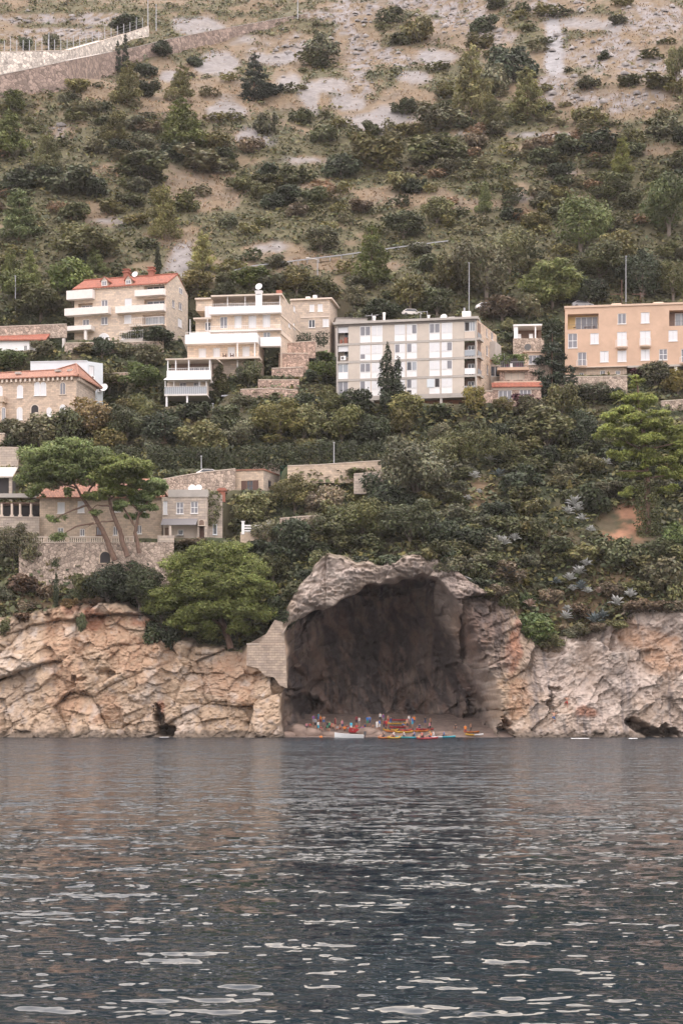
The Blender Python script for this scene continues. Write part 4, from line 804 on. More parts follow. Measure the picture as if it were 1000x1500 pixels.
# ---- G. terraced cottage between the blocks
def cottage():
    Pc = lambda x, y: (715 + x / 6.897, 460 + y / 6.897)
    f = Fac(plan(721, 303), plan(792, 302.5)); R = lambda x0, y0, x1, y1, ff=f: ff.rect(*Pc(x0, y0), *Pc(x1, y1)); t = thing('terraced_cottage', f.P(f.len / 2, 57), 'small peach and stone cottage with a strip of red roof tiles and stepped terraces', 'house')
    z = lambda y: f.loc(*Pc(250, y))[1]; wins = [R(100, 770, 235, 878), R(313, 762, 430, 862)]; wall(t, f, 0, f.len, 54, z(742), wins, 'rubble_pink')
    for r in wins: window(t, f, r, n=3, glass='glass_grey')
    part(t, f, 'window_band', 'cream_trim', (0.01, f.len, z(765), z(745), .002, .12))
    mb = MB(); A = [f.P(-.2, z(745), .45), f.P(f.len + .2, z(745), .45), f.P(f.len + .2, z(690), -.9), f.P(-.2, z(690), -.9)]; mb.hexa(A, [p + Vector((0, 0, .18)) for p in A]); mb.build('roof', 'roof_red', t); part(t, f, 'parapet', 'peach_light', (.3, f.len, z(690) - .3, z(668), -1.3, -.95))
    h = Fac(plan(731, 306.5), plan(787, 306)); Rh = lambda *b: h.rect(*Pc(b[0], b[1]), *Pc(b[2], b[3])); zh = lambda y: h.loc(*Pc(250, y))[1]; qh = lambda x: h.loc(*Pc(x, 560))[0]
    gd = Rh(165, 588, 365, 665); wall(t, h, 0, h.len, 58, zh(545), [(*gd, .5)], 'rubble_pink')
    o = part(t, h, 'garage_door', 'cream_trim', (gd[0], gd[1], gd[2], gd[3], -.5, -.42)); part(o, h, 'door_seam', 'concrete', *[(gd[0] + k * (gd[1] - gd[0]) / 3 - .03, gd[0] + k * (gd[1] - gd[0]) / 3 + .03, gd[2], gd[3], -.419, -.40) for k in (1, 2)])
    part(t, h, 'terrace_slab', 'peach', (-.4, qh(405), zh(575), zh(548), -4, .9)); rail(t, h, -.3, qh(370), zh(548), zh(490) - zh(548), .75, 'metal_grey')
    for x in (190, 230, 290, 330): part(t, h, 'terrace_chair', 'purple' if x != 230 else 'white', (qh(x) - .25, qh(x) + .25, zh(548) + .002, zh(548) + .45, 0, .4), (qh(x) - .25, qh(x) + .25, zh(548) + .45, zh(548) + .9, -.1, .0))
    k = Fac(plan(767, 308.2), plan(797, 308)); Rk = lambda *b: k.rect(*Pc(b[0], b[1]), *Pc(b[2], b[3])); r = Rk(405, 415, 525, 506); zk = lambda y: k.loc(*Pc(450, y))[1]
    wall(t, k, 0, k.len, zk(512), zk(388), [r], 'peach_light'); window(t, k, r, n=3, glass='glass_grey'); wall(t, k, 0, k.len + 1, 58, zk(512) - .01, [], 'rubble', d=.02); part(t, k, 'roof_slab', 'peach_light', (-.2, k.len + .5, zk(388) + .002, zk(380), -5, .3))
    part(t, h, 'terrace_back', 'dark_inside', (0, qh(360), zh(548), zh(400), -4.4, -4.2))
    for x in (120, 160): part(t, h, 'pergola_post', 'metal_grey', (qh(x) - .05, qh(x) + .05, zh(548), zh(395), -.1, 0))
    # upper pergola house
    u = Fac(plan(751, 317), plan(800, 316.5)); Ru = lambda *b: u.rect(*Pc(b[0], b[1]), *Pc(b[2], b[3])); t2 = thing('pergola_shelter', u.P(2, 71), 'stone shelter with white pillars and a flat roof above the terraced cottage', 'shelter'); zu = lambda y: u.loc(*Pc(400, y))[1]; qu = lambda x: u.loc(*Pc(x, 180))[0]
    part(t2, u, 'roof_slab', 'white', (qu(250), qu(540), zu(122), zu(106), -4, .3)); part(t2, u, 'rear_wall', 'brown_inside', (qu(260), qu(540), zu(250), zu(122) - .01, -3.8, -3.6))
    for x in (256, 466): part(t2, u, 'pillar', 'white', (qu(x), qu(x) + (.75 if x == 256 else .25), zu(246), zu(122) - .002, -.5, .1))
    part(t2, u, 'base_wall', 'rubble', (qu(248), qu(560), zu(390) - 3, zu(246), -3, .12)); mb = MB(); c = u.P(qu(395), zu(335), .125); mb.poly([c + Vector((math.cos(a) * u.u.x, math.cos(a) * u.u.y, math.sin(a))) * .62 for a in np.linspace(0, 2 * math.pi, 17)[:-1]]); mb.build('round_vent', 'metal_dark', t2)
    for x in (310, 430): part(t2, u, 'garden_chair', 'white', (qu(x) - .35, qu(x) + .35, zu(246), zu(246) + .5, -1.2, -.6), (qu(x) - .35, qu(x) + .35, zu(246) + .5, zu(246) + 1.1, -1.35, -1.2))
cottage()
# ---- H. peach apartment building
def peach():
    Pc = lambda x, y: (820 + x / 5.556, 430 + y / 5.556)
    f = Fac(plan(827, 313), plan(1110, 308)); R = lambda x0, y0, x1, y1, ff=f: ff.rect(*Pc(x0, y0), *Pc(x1, y1)); t = thing('peach_apartment_building', f.P(f.len / 2, 64.8), 'long peach apartment building with white shutters and small curved balconies', 'apartment block')
    zt_ = (f.loc(*Pc(40, 118))[1] + f.loc(*Pc(1000, 88))[1]) / 2; zb = (f.loc(*Pc(200, 602))[1] + f.loc(*Pc(1000, 572))[1]) / 2; q = lambda x: f.loc(*Pc(x, 400))[0]
    W = [((60, 165, 310, 290), 'L'), ((885, 135, 1040, 262), 'L'), ((467, 162, 535, 247), 'c2'), ((655, 153, 725, 240), 's'), ((63, 325, 138, 443), 'c4'), ((244, 322, 313, 410), 's'), ((462, 312, 540, 440), 's'), ((648, 303, 733, 432), 's'), ((880, 298, 953, 387), 's'), ((142, 478, 213, 602), 'c2'), ((323, 468, 393, 557), 's'), ((465, 463, 538, 553), 's'), ((655, 455, 727, 543), 's'), ((803, 452, 870, 540), 'c4'), ((982, 450, 1050, 570), 'c2'), ((1090, 140, 1160, 225), 's'), ((1110, 290, 1180, 380), 's'), ((1130, 440, 1200, 530), 's')]
    rs = [R(*w_[0]) for w_ in W]; wall(t, f, 0, f.len, zb, zt_, [(*r, 1.6 if k == 'L' else .2) for r, (_, k) in zip(rs, W)], 'peach')
    for r, (b, k) in zip(rs, W):
        if k == 'L':
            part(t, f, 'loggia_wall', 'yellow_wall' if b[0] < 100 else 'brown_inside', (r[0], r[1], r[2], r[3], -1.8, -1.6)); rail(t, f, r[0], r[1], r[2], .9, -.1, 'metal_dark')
            window(t, f, (r[0] + (1.4 if b[0] < 100 else 1.1), r[1] - .1, r[2] + .02, r[3] - .25), n=4 if b[0] < 100 else 2, d=-1.59, sill=False, glass='glass_grey' if b[0] < 100 else 'glass_pale')
            if b[0] < 100:
                for dx in (1.0, 3.0, 4.5): part(t, f, 'loggia_table' if dx == 3 else 'loggia_chair', 'brown_wood', (r[0] + dx, r[0] + dx + (1.2 if dx == 3 else .5), r[2] + .5, r[2] + .56, -1, -.5), (r[0] + dx + .1, r[0] + dx + .16, r[2], r[2] + .5, -.8, -.7), (r[0] + dx + .36, r[0] + dx + .42, r[2], r[2] + .95, -1.0, -.94))
        elif k == 's': window(t, f, r, 'shutter')
        else: window(t, f, r, n=2, rows=2 if k == 'c4' else 1, glass='glass_grey')
    for b in ((450, 383, 548, 455), (643, 368, 737, 445), (130, 545, 218, 612), (970, 520, 1060, 585)):
        r = R(*b); c = (r[0] + r[1]) / 2; w_ = (r[1] - r[0]) / 2; mb = MB(); zs = r[2] + .45
        pts = [(c + w_ * math.cos(a), .9 * math.sin(a) + .01) for a in np.linspace(math.pi, 0, 12)]
        for z0, z1, k in ((r[2], zs, 1.0),):
            lo = [f.P(c + (x - c) * .8, z0, d * .8) for x, d in pts]; hi = [f.P(x, z0 + .25, d) for x, d in pts]; hh = [f.P(x, z1, d) for x, d in pts]
            for i in range(11): mb.poly([lo[i], lo[i + 1], hi[i + 1], hi[i]]); mb.poly([hi[i], hi[i + 1], hh[i + 1], hh[i]])
            mb.poly(hh); mb.poly(lo[::-1])
        o = mb.build('balcony', 'peach_light', t); rb = MB(); top = [f.P(x, r[3], d) for x, d in pts]; rb.tube(top, .03, 5)
        for i in range(12): rb.tube([f.P(pts[i][0], zs, pts[i][1]), top[i]], .018, 4)
        rb.build('railing', 'white', o)
    part(t, f, 'roof_edge', 'peach_light', (-.15, f.len, zt_ + .002, zt_ + .35, -12, .18)); g = Fac((f.A.x + 1.5, f.A.y + 12), f.A); wall(t, g, 0, g.len, zb - 4, zt_, [], 'peach')
    for b in ((415, 70, 500, 100), (760, 55, 845, 85)):
        r = R(*b); c = (r[0] + r[1]) / 2; z0 = zt_ + .35; mb = MB(); fbox(mb, f, c - .7, c - .45, z0, z0 + .5, -4, -3); fbox(mb, f, c + .45, c + .7, z0, z0 + .5, -4, -3); A = [f.P(c - 1.2, z0 + .5, -2.6), f.P(c + 1.2, z0 + .5, -2.6), f.P(c + 1.2, z0 + .5, -4.4), f.P(c - 1.2, z0 + .5, -4.4)]; B = [f.P(c - .8, z0 + .9, -3), f.P(c + .8, z0 + .9, -3), f.P(c + .8, z0 + .9, -4), f.P(c - .8, z0 + .9, -4)]; mb.hexa(A, B); mb.build('roof_vent', 'peach_light', t)
    # ground storey
    zg = 63.0; W2 = [R(155, 640, 190, 692), R(325, 622, 366, 690), R(450, 622, 487, 655)]; wall(t, f, q(120), q(541), zg, zb - .15, W2, 'stone_house', d=-.5); part(t, f, 'floor_band', 'cream_trim', (q(118), q(541), zb - .15, zb - .003, -.6, .3))
    for r in W2: window(t, f, r, n=2, d=-.65, glass='glass_grey', sill=False)
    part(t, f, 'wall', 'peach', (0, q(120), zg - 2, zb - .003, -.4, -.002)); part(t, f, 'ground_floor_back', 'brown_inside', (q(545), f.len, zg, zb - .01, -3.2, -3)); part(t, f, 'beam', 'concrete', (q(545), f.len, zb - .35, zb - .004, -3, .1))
    for x in (786, 927, 1070): part(t, f, 'pillar', 'white', (q(x), q(x) + .55, zg, zb - .352, -.6, -.1))
    window(t, f, (q(812), q(918), zg, zb - .8), n=2, d=-2.9, sill=False); window(t, f, (q(700), q(745), zg, zb - .6), n=1, d=-2.9, sill=False); window(t, f, (q(960), q(1060), zg, zb - .8), n=2, d=-2.9, sill=False)
    for x in (215, 365, 515): part(t, f, 'drain_pipe', 'cream_trim', (q(x) - .05, q(x) + .05, zg, zb - .16, -.49, -.4))
    part(t, f, 'terrace_wall', 'rubble', (q(150), f.len, 60, zg + .9, 1.6, 2.2))
peach()
# ---- I. stone house behind the umbrella pines with its wing and garden wall
def pine_house():
    Pc = lambda x, y: (x / 2.941, 620 + y / 2.941)
    f = Fac(plan(58.5, 264), plan(237, 263)); R = lambda x0, y0, x1, y1, ff=f: ff.rect(*Pc(x0, y0), *Pc(x1, y1)); t = thing('pine_side_stone_house', f.P(f.len / 2, 30.3), 'long stone house with orange roof behind the umbrella pines', 'house'); zb, ze = 29.5, f.loc(*Pc(430, 322))[1]
    W = [((248, 340, 280, 388), 's'), ((335, 335, 365, 385), 's'), ((490, 342, 520, 382), 's'), ((415, 445, 440, 484), 'd'), ((250, 450, 275, 482), 'c'), ((488, 445, 507, 482), 'c'), ((590, 440, 611, 476), 'c'), ((345, 455, 366, 486), 'c'), ((600, 345, 628, 385), 's')]
    rs = [R(*b) for b, _ in W]; wall(t, f, 0, f.len, zb, ze, rs, 'stone_wall')
    for r, (_, k) in zip(rs, W): window(t, f, r, 'shutter' if k == 's' else 'casement', n=2, frame='brown_wood' if k == 'd' else 'white', glass='glass_grey')
    g = f.back(8); wall(t, g, 0, 8, zb, ze, [], 'stone_grey'); zr = f.loc(*Pc(430, 250))[1] + .7; rf = MB()
    A = [f.P(-.4, ze - .05, .5), f.P(f.len + .6, ze - .05, .5), f.P(f.len - 1.5, zr, -4), f.P(1.5, zr, -4)]; rf.hexa(A, [p + Vector((0, 0, .2)) for p in A]); A = [f.P(f.len + .6, ze - .05, -8.5), f.P(-.4, ze - .05, -8.5), f.P(1.5, zr, -4), f.P(f.len - 1.5, zr, -4)]; rf.hexa(A, [p + Vector((0, 0, .2)) for p in A]); rf.build('roof', 'roof_orange', t)
    # wing
    h = Fac(plan(237.3, 261.4), plan(303, 261)); s = h.back(9); Rh = lambda *b: h.rect(*Pc(b[0], b[1]), *Pc(b[2], b[3])); t2 = thing('stone_wing_house', h.P(h.len / 2, 30.3), 'grey stone flat-roofed house with two white barred windows above an awning', 'house'); zh = lambda y: h.loc(*Pc(790, y))[1]; qh = lambda x: h.loc(*Pc(x, 380))[0]
    wins = [Rh(703, 335, 722, 392), Rh(760, 340, 791, 390), Rh(822, 337, 853, 388)]; wall(t2, h, 0, h.len, zh(414), zh(318), wins, 'stone_grey'); window(t2, h, wins[0], 'shutter')
    for r in wins[1:]: window(t2, h, r, n=2, rows=2, glass='glass_grey')
    part(t2, h, 'roof_parapet', 'concrete', (qh(725), h.len + .1, zh(318) + .002, zh(286), -9, .1)); wall(t2, s, 0, s.len, zb, zh(318), [], 'stone_grey'); mb = MB(); A = [h.P(.1, zh(444), 1.8), h.P(qh(852), zh(444), 1.8), h.P(qh(852), zh(413), .01), h.P(.1, zh(413), .01)]; mb.hexa(A, [p + Vector((0, 0, .08)) for p in A]); mb.build('awning', 'awning', t2)
    part(t2, h, 'porch_wall', 'cream_trim', (0, qh(850), zb, zh(414) - .01, -1.4, -1.2)); part(t2, h, 'porch_opening', 'brown_inside', (0.3, qh(735), zb, zh(446), -1.19, -1.1)); part(t2, h, 'column', 'cream_trim', (qh(736), qh(746), zb, zh(446), 1.3, 1.7)); window(t2, h, (qh(762), qh(786), zh(480), zh(455)), n=1, d=-1.19, frame='white')
    dr = (qh(858), qh(880), zb, zh(425)); wall(t2, h, qh(850), h.len, zb, zh(414) - .011, [(*dr, .8)], 'stone_grey'); part(t2, h, 'door', 'brown_wood', (dr[0], dr[1], dr[2], dr[3], -.8, -.7)); arch_window(t2, h, (dr[0] - .1, dr[1] + .1, zh(440), zh(414)), m='cream_trim', glass='brown_inside', name='door_arch', lights=1)
    for x in (820, 848): dish(t2, h.P(qh(x), zh(286) + .45, -2), .6)
    sx = Fac(plan(303.3, 263), plan(326, 263.5)); wall(t2, sx, 0, sx.len, zb, zh(300), [], 'stone_grey', name='wall'); r = sx.rect(312, 768, 318, 783); window(t2, sx, r, n=1, d=.01, frame='blue_white'); ch = h.P(qh(935), 0, -6); mb = MB(); mb.box((ch.x, ch.y, zh(290)), 1.0, 1.0, 2.2); mb.box((ch.x, ch.y, zh(268)), 1.5, 1.3, .3); mb.build('chimney', 'chimney_red', t2)
    # garden terrace wall with balustrade and arched gate
    k = Fac(plan(28, 259), plan(255, 258)); Rk = lambda *b: k.rect(*Pc(b[0], b[1]), *Pc(b[2], b[3])); t3 = thing('garden_terrace_wall', k.P(k.len / 2, 26), 'warm stone terrace wall with balustrade and an arched doorway under the umbrella pines', 'wall'); zk = lambda y: k.loc(*Pc(400, y))[1]; qk = lambda x: k.loc(*Pc(x, 550))[0]
    a = Rk(427, 548, 481, 602); wall(t3, k, 0, k.len, 20, zk(514), [(a[0], a[1], a[2], a[3] - .7, .6)], 'rubble'); arch_window(t3, k, a, m='stone_wall', glass='dark_inside', name='door_arch', lights=1); window(t3, k, (a[0] + 1.5, a[1] - .4, a[2], a[3] - .6), n=2, d=-.4, sill=False, glass='glass_pale', frame='cream_trim')
    part(t3, k, 'coping', 'cream_trim', (qk(100), qk(580), zk(514) + .002, zk(511), -.4, .1)); part(t3, k, 'handrail', 'cream_trim', (qk(100), qk(580), zk(491), zk(487), -.25, .02))
    n = 52; q0, q1 = qk(100), qk(580); z0, z1 = zk(511), zk(491)
    for i in range(n):
        c = q0 + (i + .5) * (q1 - q0) / n
        if i % 10 == 0: part(t3, k, 'pier', 'stone_wall', (c - .25, c + .25, z0, z1 - .002, -.35, .06))
        else: mb = MB(); p = k.P(c, z0, -.12); mb.tube([p, p + Vector((0, 0, (z1 - z0) * .35)), p + Vector((0, 0, (z1 - z0) * .7)), p + Vector((0, 0, z1 - z0))], [.09, .13, .07, .09], 6); mb.build('baluster', 'cream_trim', t3)
    part(t3, k, 'side_parapet', 'stone_grey', (qk(680), k.len, zk(514), zk(485), -.4, .05))
pine_house()
# ---- J. small upper stone house
def upper_house():
    Pc = lambda x, y: (220 + x / 2.632, 640 + y / 2.632)
    f = Fac(plan(345.4, 277), plan(386, 276)); g = Fac(f.B, plan(408.5, 283)); t = thing('small_stone_house', f.P(f.len / 2, 39), 'small square stone house with a dark brown shuttered window', 'house'); z1 = f.loc(*Pc(390, 130))[1]; r = f.rect(*Pc(372, 168), *Pc(397, 210)); wall(t, f, 0, f.len, 36, z1, [r], 'stone_wall'); w_ = window(t, f, r, n=2, rows=2, frame='brown_wood')
    for a, b in ((r[0] - .9, r[0] - .02), (r[1] + .02, r[1] + .9)): mb = MB(); leaf_panel(mb, f, a, b, r[2], r[3], .005); mb.build('shutter', 'brown_wood', w_)
    r2 = g.rect(393, 704, 397.5, 715); wall(t, g, 0, g.len, 36, z1, [r2], 'stone_grey'); window(t, g, r2, n=1, frame='brown_wood'); part(t, f, 'coping', 'roof_orange', (-.15, f.len + .15, z1 + .002, z1 + .25, -6, .15)); part(t, g, 'coping', 'roof_orange', (.16, g.len, z1 + .002, z1 + .25, -3, .15))
    b = Fac(plan(370, 284), plan(410, 284)); t2 = thing('beige_hut', b.P(2, 44), 'low beige hut with a green door behind the small stone house', 'hut'); zt2 = b.loc(390, 681)[1]; wall(t2, b, 0, b.len, 40, zt2, [], 'cream_trim'); part(t2, b, 'roof_slab', 'concrete', (-.1, b.len, zt2 + .002, zt2 + .2, -4, .2)); part(t2, b, 'door', 'green_box', (b.len + .05, b.len + 1.2, 42, zt2 - .1, -1, 0))
upper_house()
# ---- walls, steps, balustrades
def strip_wall(name, pts, label, m, thick=.5, cat='wall', base=None):
    """wall along photo points (px, py_top, py_bottom, Y): top and bottom follow the photograph"""
    P = [(at(x, a, Y), at(x, b, Y)) for x, a, b, Y in pts]; c = P[len(P) // 2][1]; t = thing(name, c, label, cat); mb = MB(); u = 0
    for (a0, b0), (a1, b1) in zip(P[:-1], P[1:]):
        d = (a1 - a0).xy; n = Vector((d.y, -d.x)).normalized(); bk = Vector((-n.x, -n.y, 0)) * thick; L = d.length
        lo0, lo1 = Vector((b0.x, b0.y, b0.z - .6)), Vector((b1.x, b1.y, b1.z - .6)); mb.poly([lo0, lo1, a1, a0], [(u, lo0.z), (u + L, lo1.z), (u + L, a1.z), (u, a0.z)]); mb.poly([a0, a1, a1 + bk, a0 + bk]); mb.poly([lo1 + bk, lo0 + bk, a0 + bk, a1 + bk]); u += L
    for (a, b), s in ((P[0], 1), (P[-1], -1)): bk = Vector((0, thick, 0)); q = [a, Vector((b.x, b.y, b.z - .6)), Vector((b.x, b.y, b.z - .6)) + bk, a + bk]; mb.poly(q if s > 0 else q[::-1])
    mb.build('masonry', m, t); cp = MB()
    for (a0, _), (a1, _) in zip(P[:-1], P[1:]):
        up = Vector((0, 0, .12)); n = Vector(((a1 - a0).y, -(a1 - a0).x, 0)).normalized(); A = [a0 + n * .08, a1 + n * .08, a1 - n * (thick + .08), a0 - n * (thick + .08)]; e = Vector((0, 0, .003)); cp.hexa([p + e for p in A], [p + up for p in A])
    cp.build('coping', 'cream_trim' if m != 'top_wall' else 'concrete', t); return t
strip_wall('road_wall', [(236, 703, 722, 274), (262, 698, 718, 275), (300, 692, 716, 275.5), (345, 687, 716, 276)], 'ivy-dotted stone wall rising towards the small stone house', 'rubble')
strip_wall('road_wall', [(421, 683, 704, 277), (470, 681, 702, 277), (558, 675, 702, 277)], 'long stone wall right of the small stone house below the hedge', 'stone_wall')
strip_wall('garden_wall', [(518, 695, 718, 271.5), (562, 691, 718, 271.5)], 'pale block wall hung with vines under the long stone wall', 'stone_grey')
strip_wall('garden_wall', [(410, 760, 775, 263), (440, 757, 775, 263), (466, 756, 775, 263)], 'low rubble wall right of the little white balustrade', 'rubble')
strip_wall('garden_wall', [(-30, 757, 786, 263), (58, 758, 786, 263)], 'grey stone wall under the pergola columns at the left edge', 'stone_grey')
strip_wall('field_wall', [(-30, 480, 492, 322), (50, 477, 491, 323), (98, 475, 490, 324)], 'rough stone wall above the low white house with red roof', 'rubble')
strip_wall('garden_wall', [(-30, 655, 684, 283), (27, 656, 684, 283)], 'grey block wall at the left edge below the stone villa', 'stone_grey')
strip_wall('garden_wall', [(820, 552, 600, 306), (870, 552, 596, 306), (918, 551, 592, 306)], 'rubble retaining wall under the peach apartment building', 'rubble')
strip_wall('garden_wall', [(968, 588, 606, 300), (1030, 584, 604, 300)], 'low rubble wall at the right edge behind the tall pine', 'rubble')
strip_wall('garden_wall', [(697, 574, 590, 301), (721, 573, 590, 301)], 'reddish stone wall between the panel block and the terraced cottage', 'rubble_pink')
strip_wall('garden_wall', [(145, 548, 556, 313), (192, 546, 555, 314)], 'tan earth-coloured wall right of the pale annex', 'rubble_pink')
strip_wall('garden_wall', [(95, 503, 517, 320.5), (180, 502, 515, 320.5), (240, 500, 512, 321)], 'overgrown stone wall under the red-roofed apartment house', 'rubble')
for pts, lb in (([(414, 503, 520, 317), (462, 500, 520, 317)], 'topmost of the stepped rubble walls right of the villa'), ([(408, 518, 541, 313.5), (452, 518, 541, 313.5)], 'second step down of the rubble walls right of the villa'), ([(398, 540, 560, 310), (444, 538, 560, 310)], 'third step down of the rubble walls right of the villa'), ([(378, 557, 585, 306.8), (438, 557, 585, 306.8)], 'fourth step down of the rubble walls right of the villa'), ([(352, 571, 604, 303.8), (396, 569, 604, 303.8), (436, 572, 604, 303.8)], 'lowest and widest of the stepped rubble walls right of the villa')):
    strip_wall('step_wall', pts, lb, 'rubble_pink', 3.2)
def balustrade():
    f = Fac(plan(353, 262.5), plan(395, 262.5)); t = thing('balustrade', f.P(2, 31), 'little white balustrade between two posts beside the ivy-clad stone wing', 'balustrade'); z0, z1 = f.loc(370, 780)[1], f.loc(370, 768)[1]
    for x in (354, 391): q = f.loc(x, 770)[0]; part(t, f, 'post', 'white', (q, q + .42, z0 - .3, z1 + .35, -.2, .22)); part(t, f, 'post_cap', 'white', (q - .06, q + .48, z1 + .352, z1 + .48, -.26, .28))
    for z in (z0 + .15, z0 + .55, z0 + .95): part(t, f, 'rail', 'white', (.45, f.len - .5, z, z + .22, -.05, .05))
    strip_wall('garden_wall', [(352, 781, 790, 262.4), (397, 781, 790, 262.4)], 'low stone footing under the little white balustrade', 'stone_wall')
balustrade()
def left_pergola():
    f = Fac(plan(-30, 264.5), plan(58, 264.5)); t = thing('garden_pergola', f.P(3, 33), 'vine pergola on pale columns at the left edge beside the stone house', 'pergola'); z0 = f.loc(20, 757)[1]; z1 = f.loc(20, 738)[1]
    for x in (-16, 3, 18, 30, 46): q = f.loc(x, 748)[0]; mb = MB(); p = f.P(q, z0, 0); mb.tube([p, p + Vector((0, 0, z1 - z0))], .19, 8); mb.box(p + Vector((0, 0, .15)), .55, .55, .3); mb.build('column', 'cream_trim', t)
    part(t, f, 'beam', 'brown_wood', (0, f.len, z1 + .002, z1 + .2, -.15, .15), (0, f.len, z1 + .002, z1 + .2, -2.6, -2.3)); part(t, f, 'rear_wall', 'dark_inside', (0, f.len, z0 - 1, z1, -3, -2.7)); part(t, f, 'slab', 'concrete', (0, f.len + .3, f.loc(20, 728)[1], f.loc(20, 722)[1], -3, -.6))
    h = Fac(plan(-30, 274), plan(18, 274)); t2 = thing('dark_outbuilding', h.P(1, 38), 'grey stone outbuilding with a slanted roof at the left edge', 'outbuilding'); za, zb_ = h.loc(5, 700)[1], h.loc(5, 690)[1]; part(t2, h, 'wall', 'dark_inside', (0, h.len, 36, za, -3, -.4)); part(t2, h, 'pillar', 'stone_grey', (h.len - .5, h.len, 36, za, -.35, .0)); mb = MB(); A = [h.P(-.2, za, .4), h.P(h.len + .2, za, .4), h.P(h.len + .2, zb_ + 1, -4), h.P(-.2, zb_ + 1, -4)]; mb.hexa(A, [p + Vector((0, 0, .2)) for p in A]); mb.build('roof', 'concrete', t2)
    k = Fac(plan(-30, 290), plan(7, 290)); t3 = thing('stone_gatehouse', k.P(1, 48), 'narrow pale stone wall end at the left edge under the stone villa', 'outbuilding'); part(t3, k, 'wall', 'stone_house', (0, k.len, 44, k.loc(3, 636)[1], -3, 0)); part(t3, k, 'coping', 'cream_trim', (0, k.len + .1, k.loc(3, 636)[1] + .002, k.loc(3, 636)[1] + .2, -3, .1))
left_pergola()
# masonry buttress at the cave's left edge
def buttress():
    Y = 250.05; f = Fac(plan(361, Y + .1), plan(420, Y - .1)); t = thing('stone_buttress', f.P(2, 9), 'squared stone masonry buttress at the left edge of the cave mouth', 'wall'); z = lambda y: f.loc(395, y)[1]; q = lambda x: f.loc(x, 960)[0]
    mb = MB(); B = [(362, 944), (418, 944), (420.5, 1008), (410, 1004), (401, 992), (388, 990), (378, 979), (361, 975)]
    fr = [f.P(*f.loc(x, y), 0) for x, y in B]; bk = [p + Vector((0, 2.5, 0)) for p in fr]; mb.poly(fr[::-1]); mb.poly(bk)
    for i in range(len(B)): j = (i + 1) % len(B); mb.poly([fr[i], fr[j], bk[j], bk[i]])
    mb.build('lower_masonry', 'buttress_stone', t); mb = MB()
    A = [(362, 944), (378, 944), (390, 928), (402, 908), (414, 911), (417, 944)]
    fr = [f.P(*f.loc(x, y), -.25) for x, y in A]; bk = [p + Vector((0, 2.5, 0)) for p in fr]
    mb.poly(fr[::-1]); mb.poly(bk)
    for i in range(len(A)): j = (i + 1) % len(A); mb.poly([fr[i], fr[j], bk[j], bk[i]])
    mb.build('upper_masonry', 'buttress_stone', t); part(t, f, 'coping', 'cream_trim', (q(361), q(379), z(944) + .003, z(942.5), -2.2, .1))
buttress()
# ---- high retaining wall, track wall and fence on the hillside
TOPW = [(-40, 117, 150), (0, 110, 143), (50, 100, 138), (100, 89, 129), (150, 79, 114), (200, 69, 93), (250, 57, 80), (300, 47, 66), (350, 38, 52), (400, 29, 40), (450, 20, 27)]
def hill_walls():
    pts = []; 
    for x, a, b in TOPW: pts.append((x, a, b + 3, float(hitY(x, b))))
    strip_wall('retaining_wall', pts, 'long brown retaining wall climbing across the top left of the hillside', 'top_wall', .8)
    pts2 = [(x, a, b, float(hitY(x, (1125 if 0 else b) - 30)) + 2) for x, a, b in ((-40, 74, 114), (0, 76, 106), (50, 75, 99), (100, 74, 88), (150, 60, 79), (185, 49, 71), (218, 38, 63))]
    YS = [float(hitY(x, b)) + 9 for x, a, b in TOPW[:6]]; pts2 = [(p[0], p[1], p[2], y + 3) for p, y in zip(pts2, YS + [YS[-1] + 6])]
    strip_wall('track_wall', pts2, 'pale rendered wall above the brown retaining wall', 'pale_wall', 1.2)
    t = thing('wire_fence', at(100, 74, pts2[3][3]), 'fence of thin grey posts along the top of the pale wall', 'fence')
    xs = [p[0] for p in pts2]; top = None
    for i in range(27):
        x = -30 + i * 9.2; y = np.interp(x, xs, [p[1] for p in pts2]); Y = np.interp(x, xs, [p[3] for p in pts2]) + .5; p = at(x, y, Y); h = 2.9 if i % 5 else 3.6
        mb = MB(); mb.tube([p, p + Vector((0, 0, h))], .09, 5); mb.build('post', 'metal_grey', t)
        if top is not None: m2 = MB(); [m2.tube([top + Vector((0, 0, hh)), p + Vector((0, 0, hh))], .018, 3, False) for hh in (.6, 1.4, 2.2)]; m2.build('wire', 'metal_grey', t)
        top = p
    for x, b, h, lb in ((72, 75, 26, 'taller pale pole standing behind the wire fence, left one'), (229, 40, 32, 'taller pale pole standing behind the wire fence, middle one'), (436, 24, 25, 'pale pole at the right end of the brown retaining wall'), (217, 35, 34, 'thin mast at the end of the pale rendered wall')):
        p = at(x, b, float(hitY(x, b + 8))); t2 = thing('utility_pole', p, lb, 'pole', None); mb = MB(); mb.tube([p - Vector((0, 0, 1)), p + Vector((0, 0, h * p.y / F))], [.16, .1], 6); mb.build('mast', 'metal_grey', t2); mb = MB(); mb.box(p + Vector((0, 0, h * p.y / F + .1)), .4, .3, .2); mb.build('cap', 'metal_grey', t2)
hill_walls()
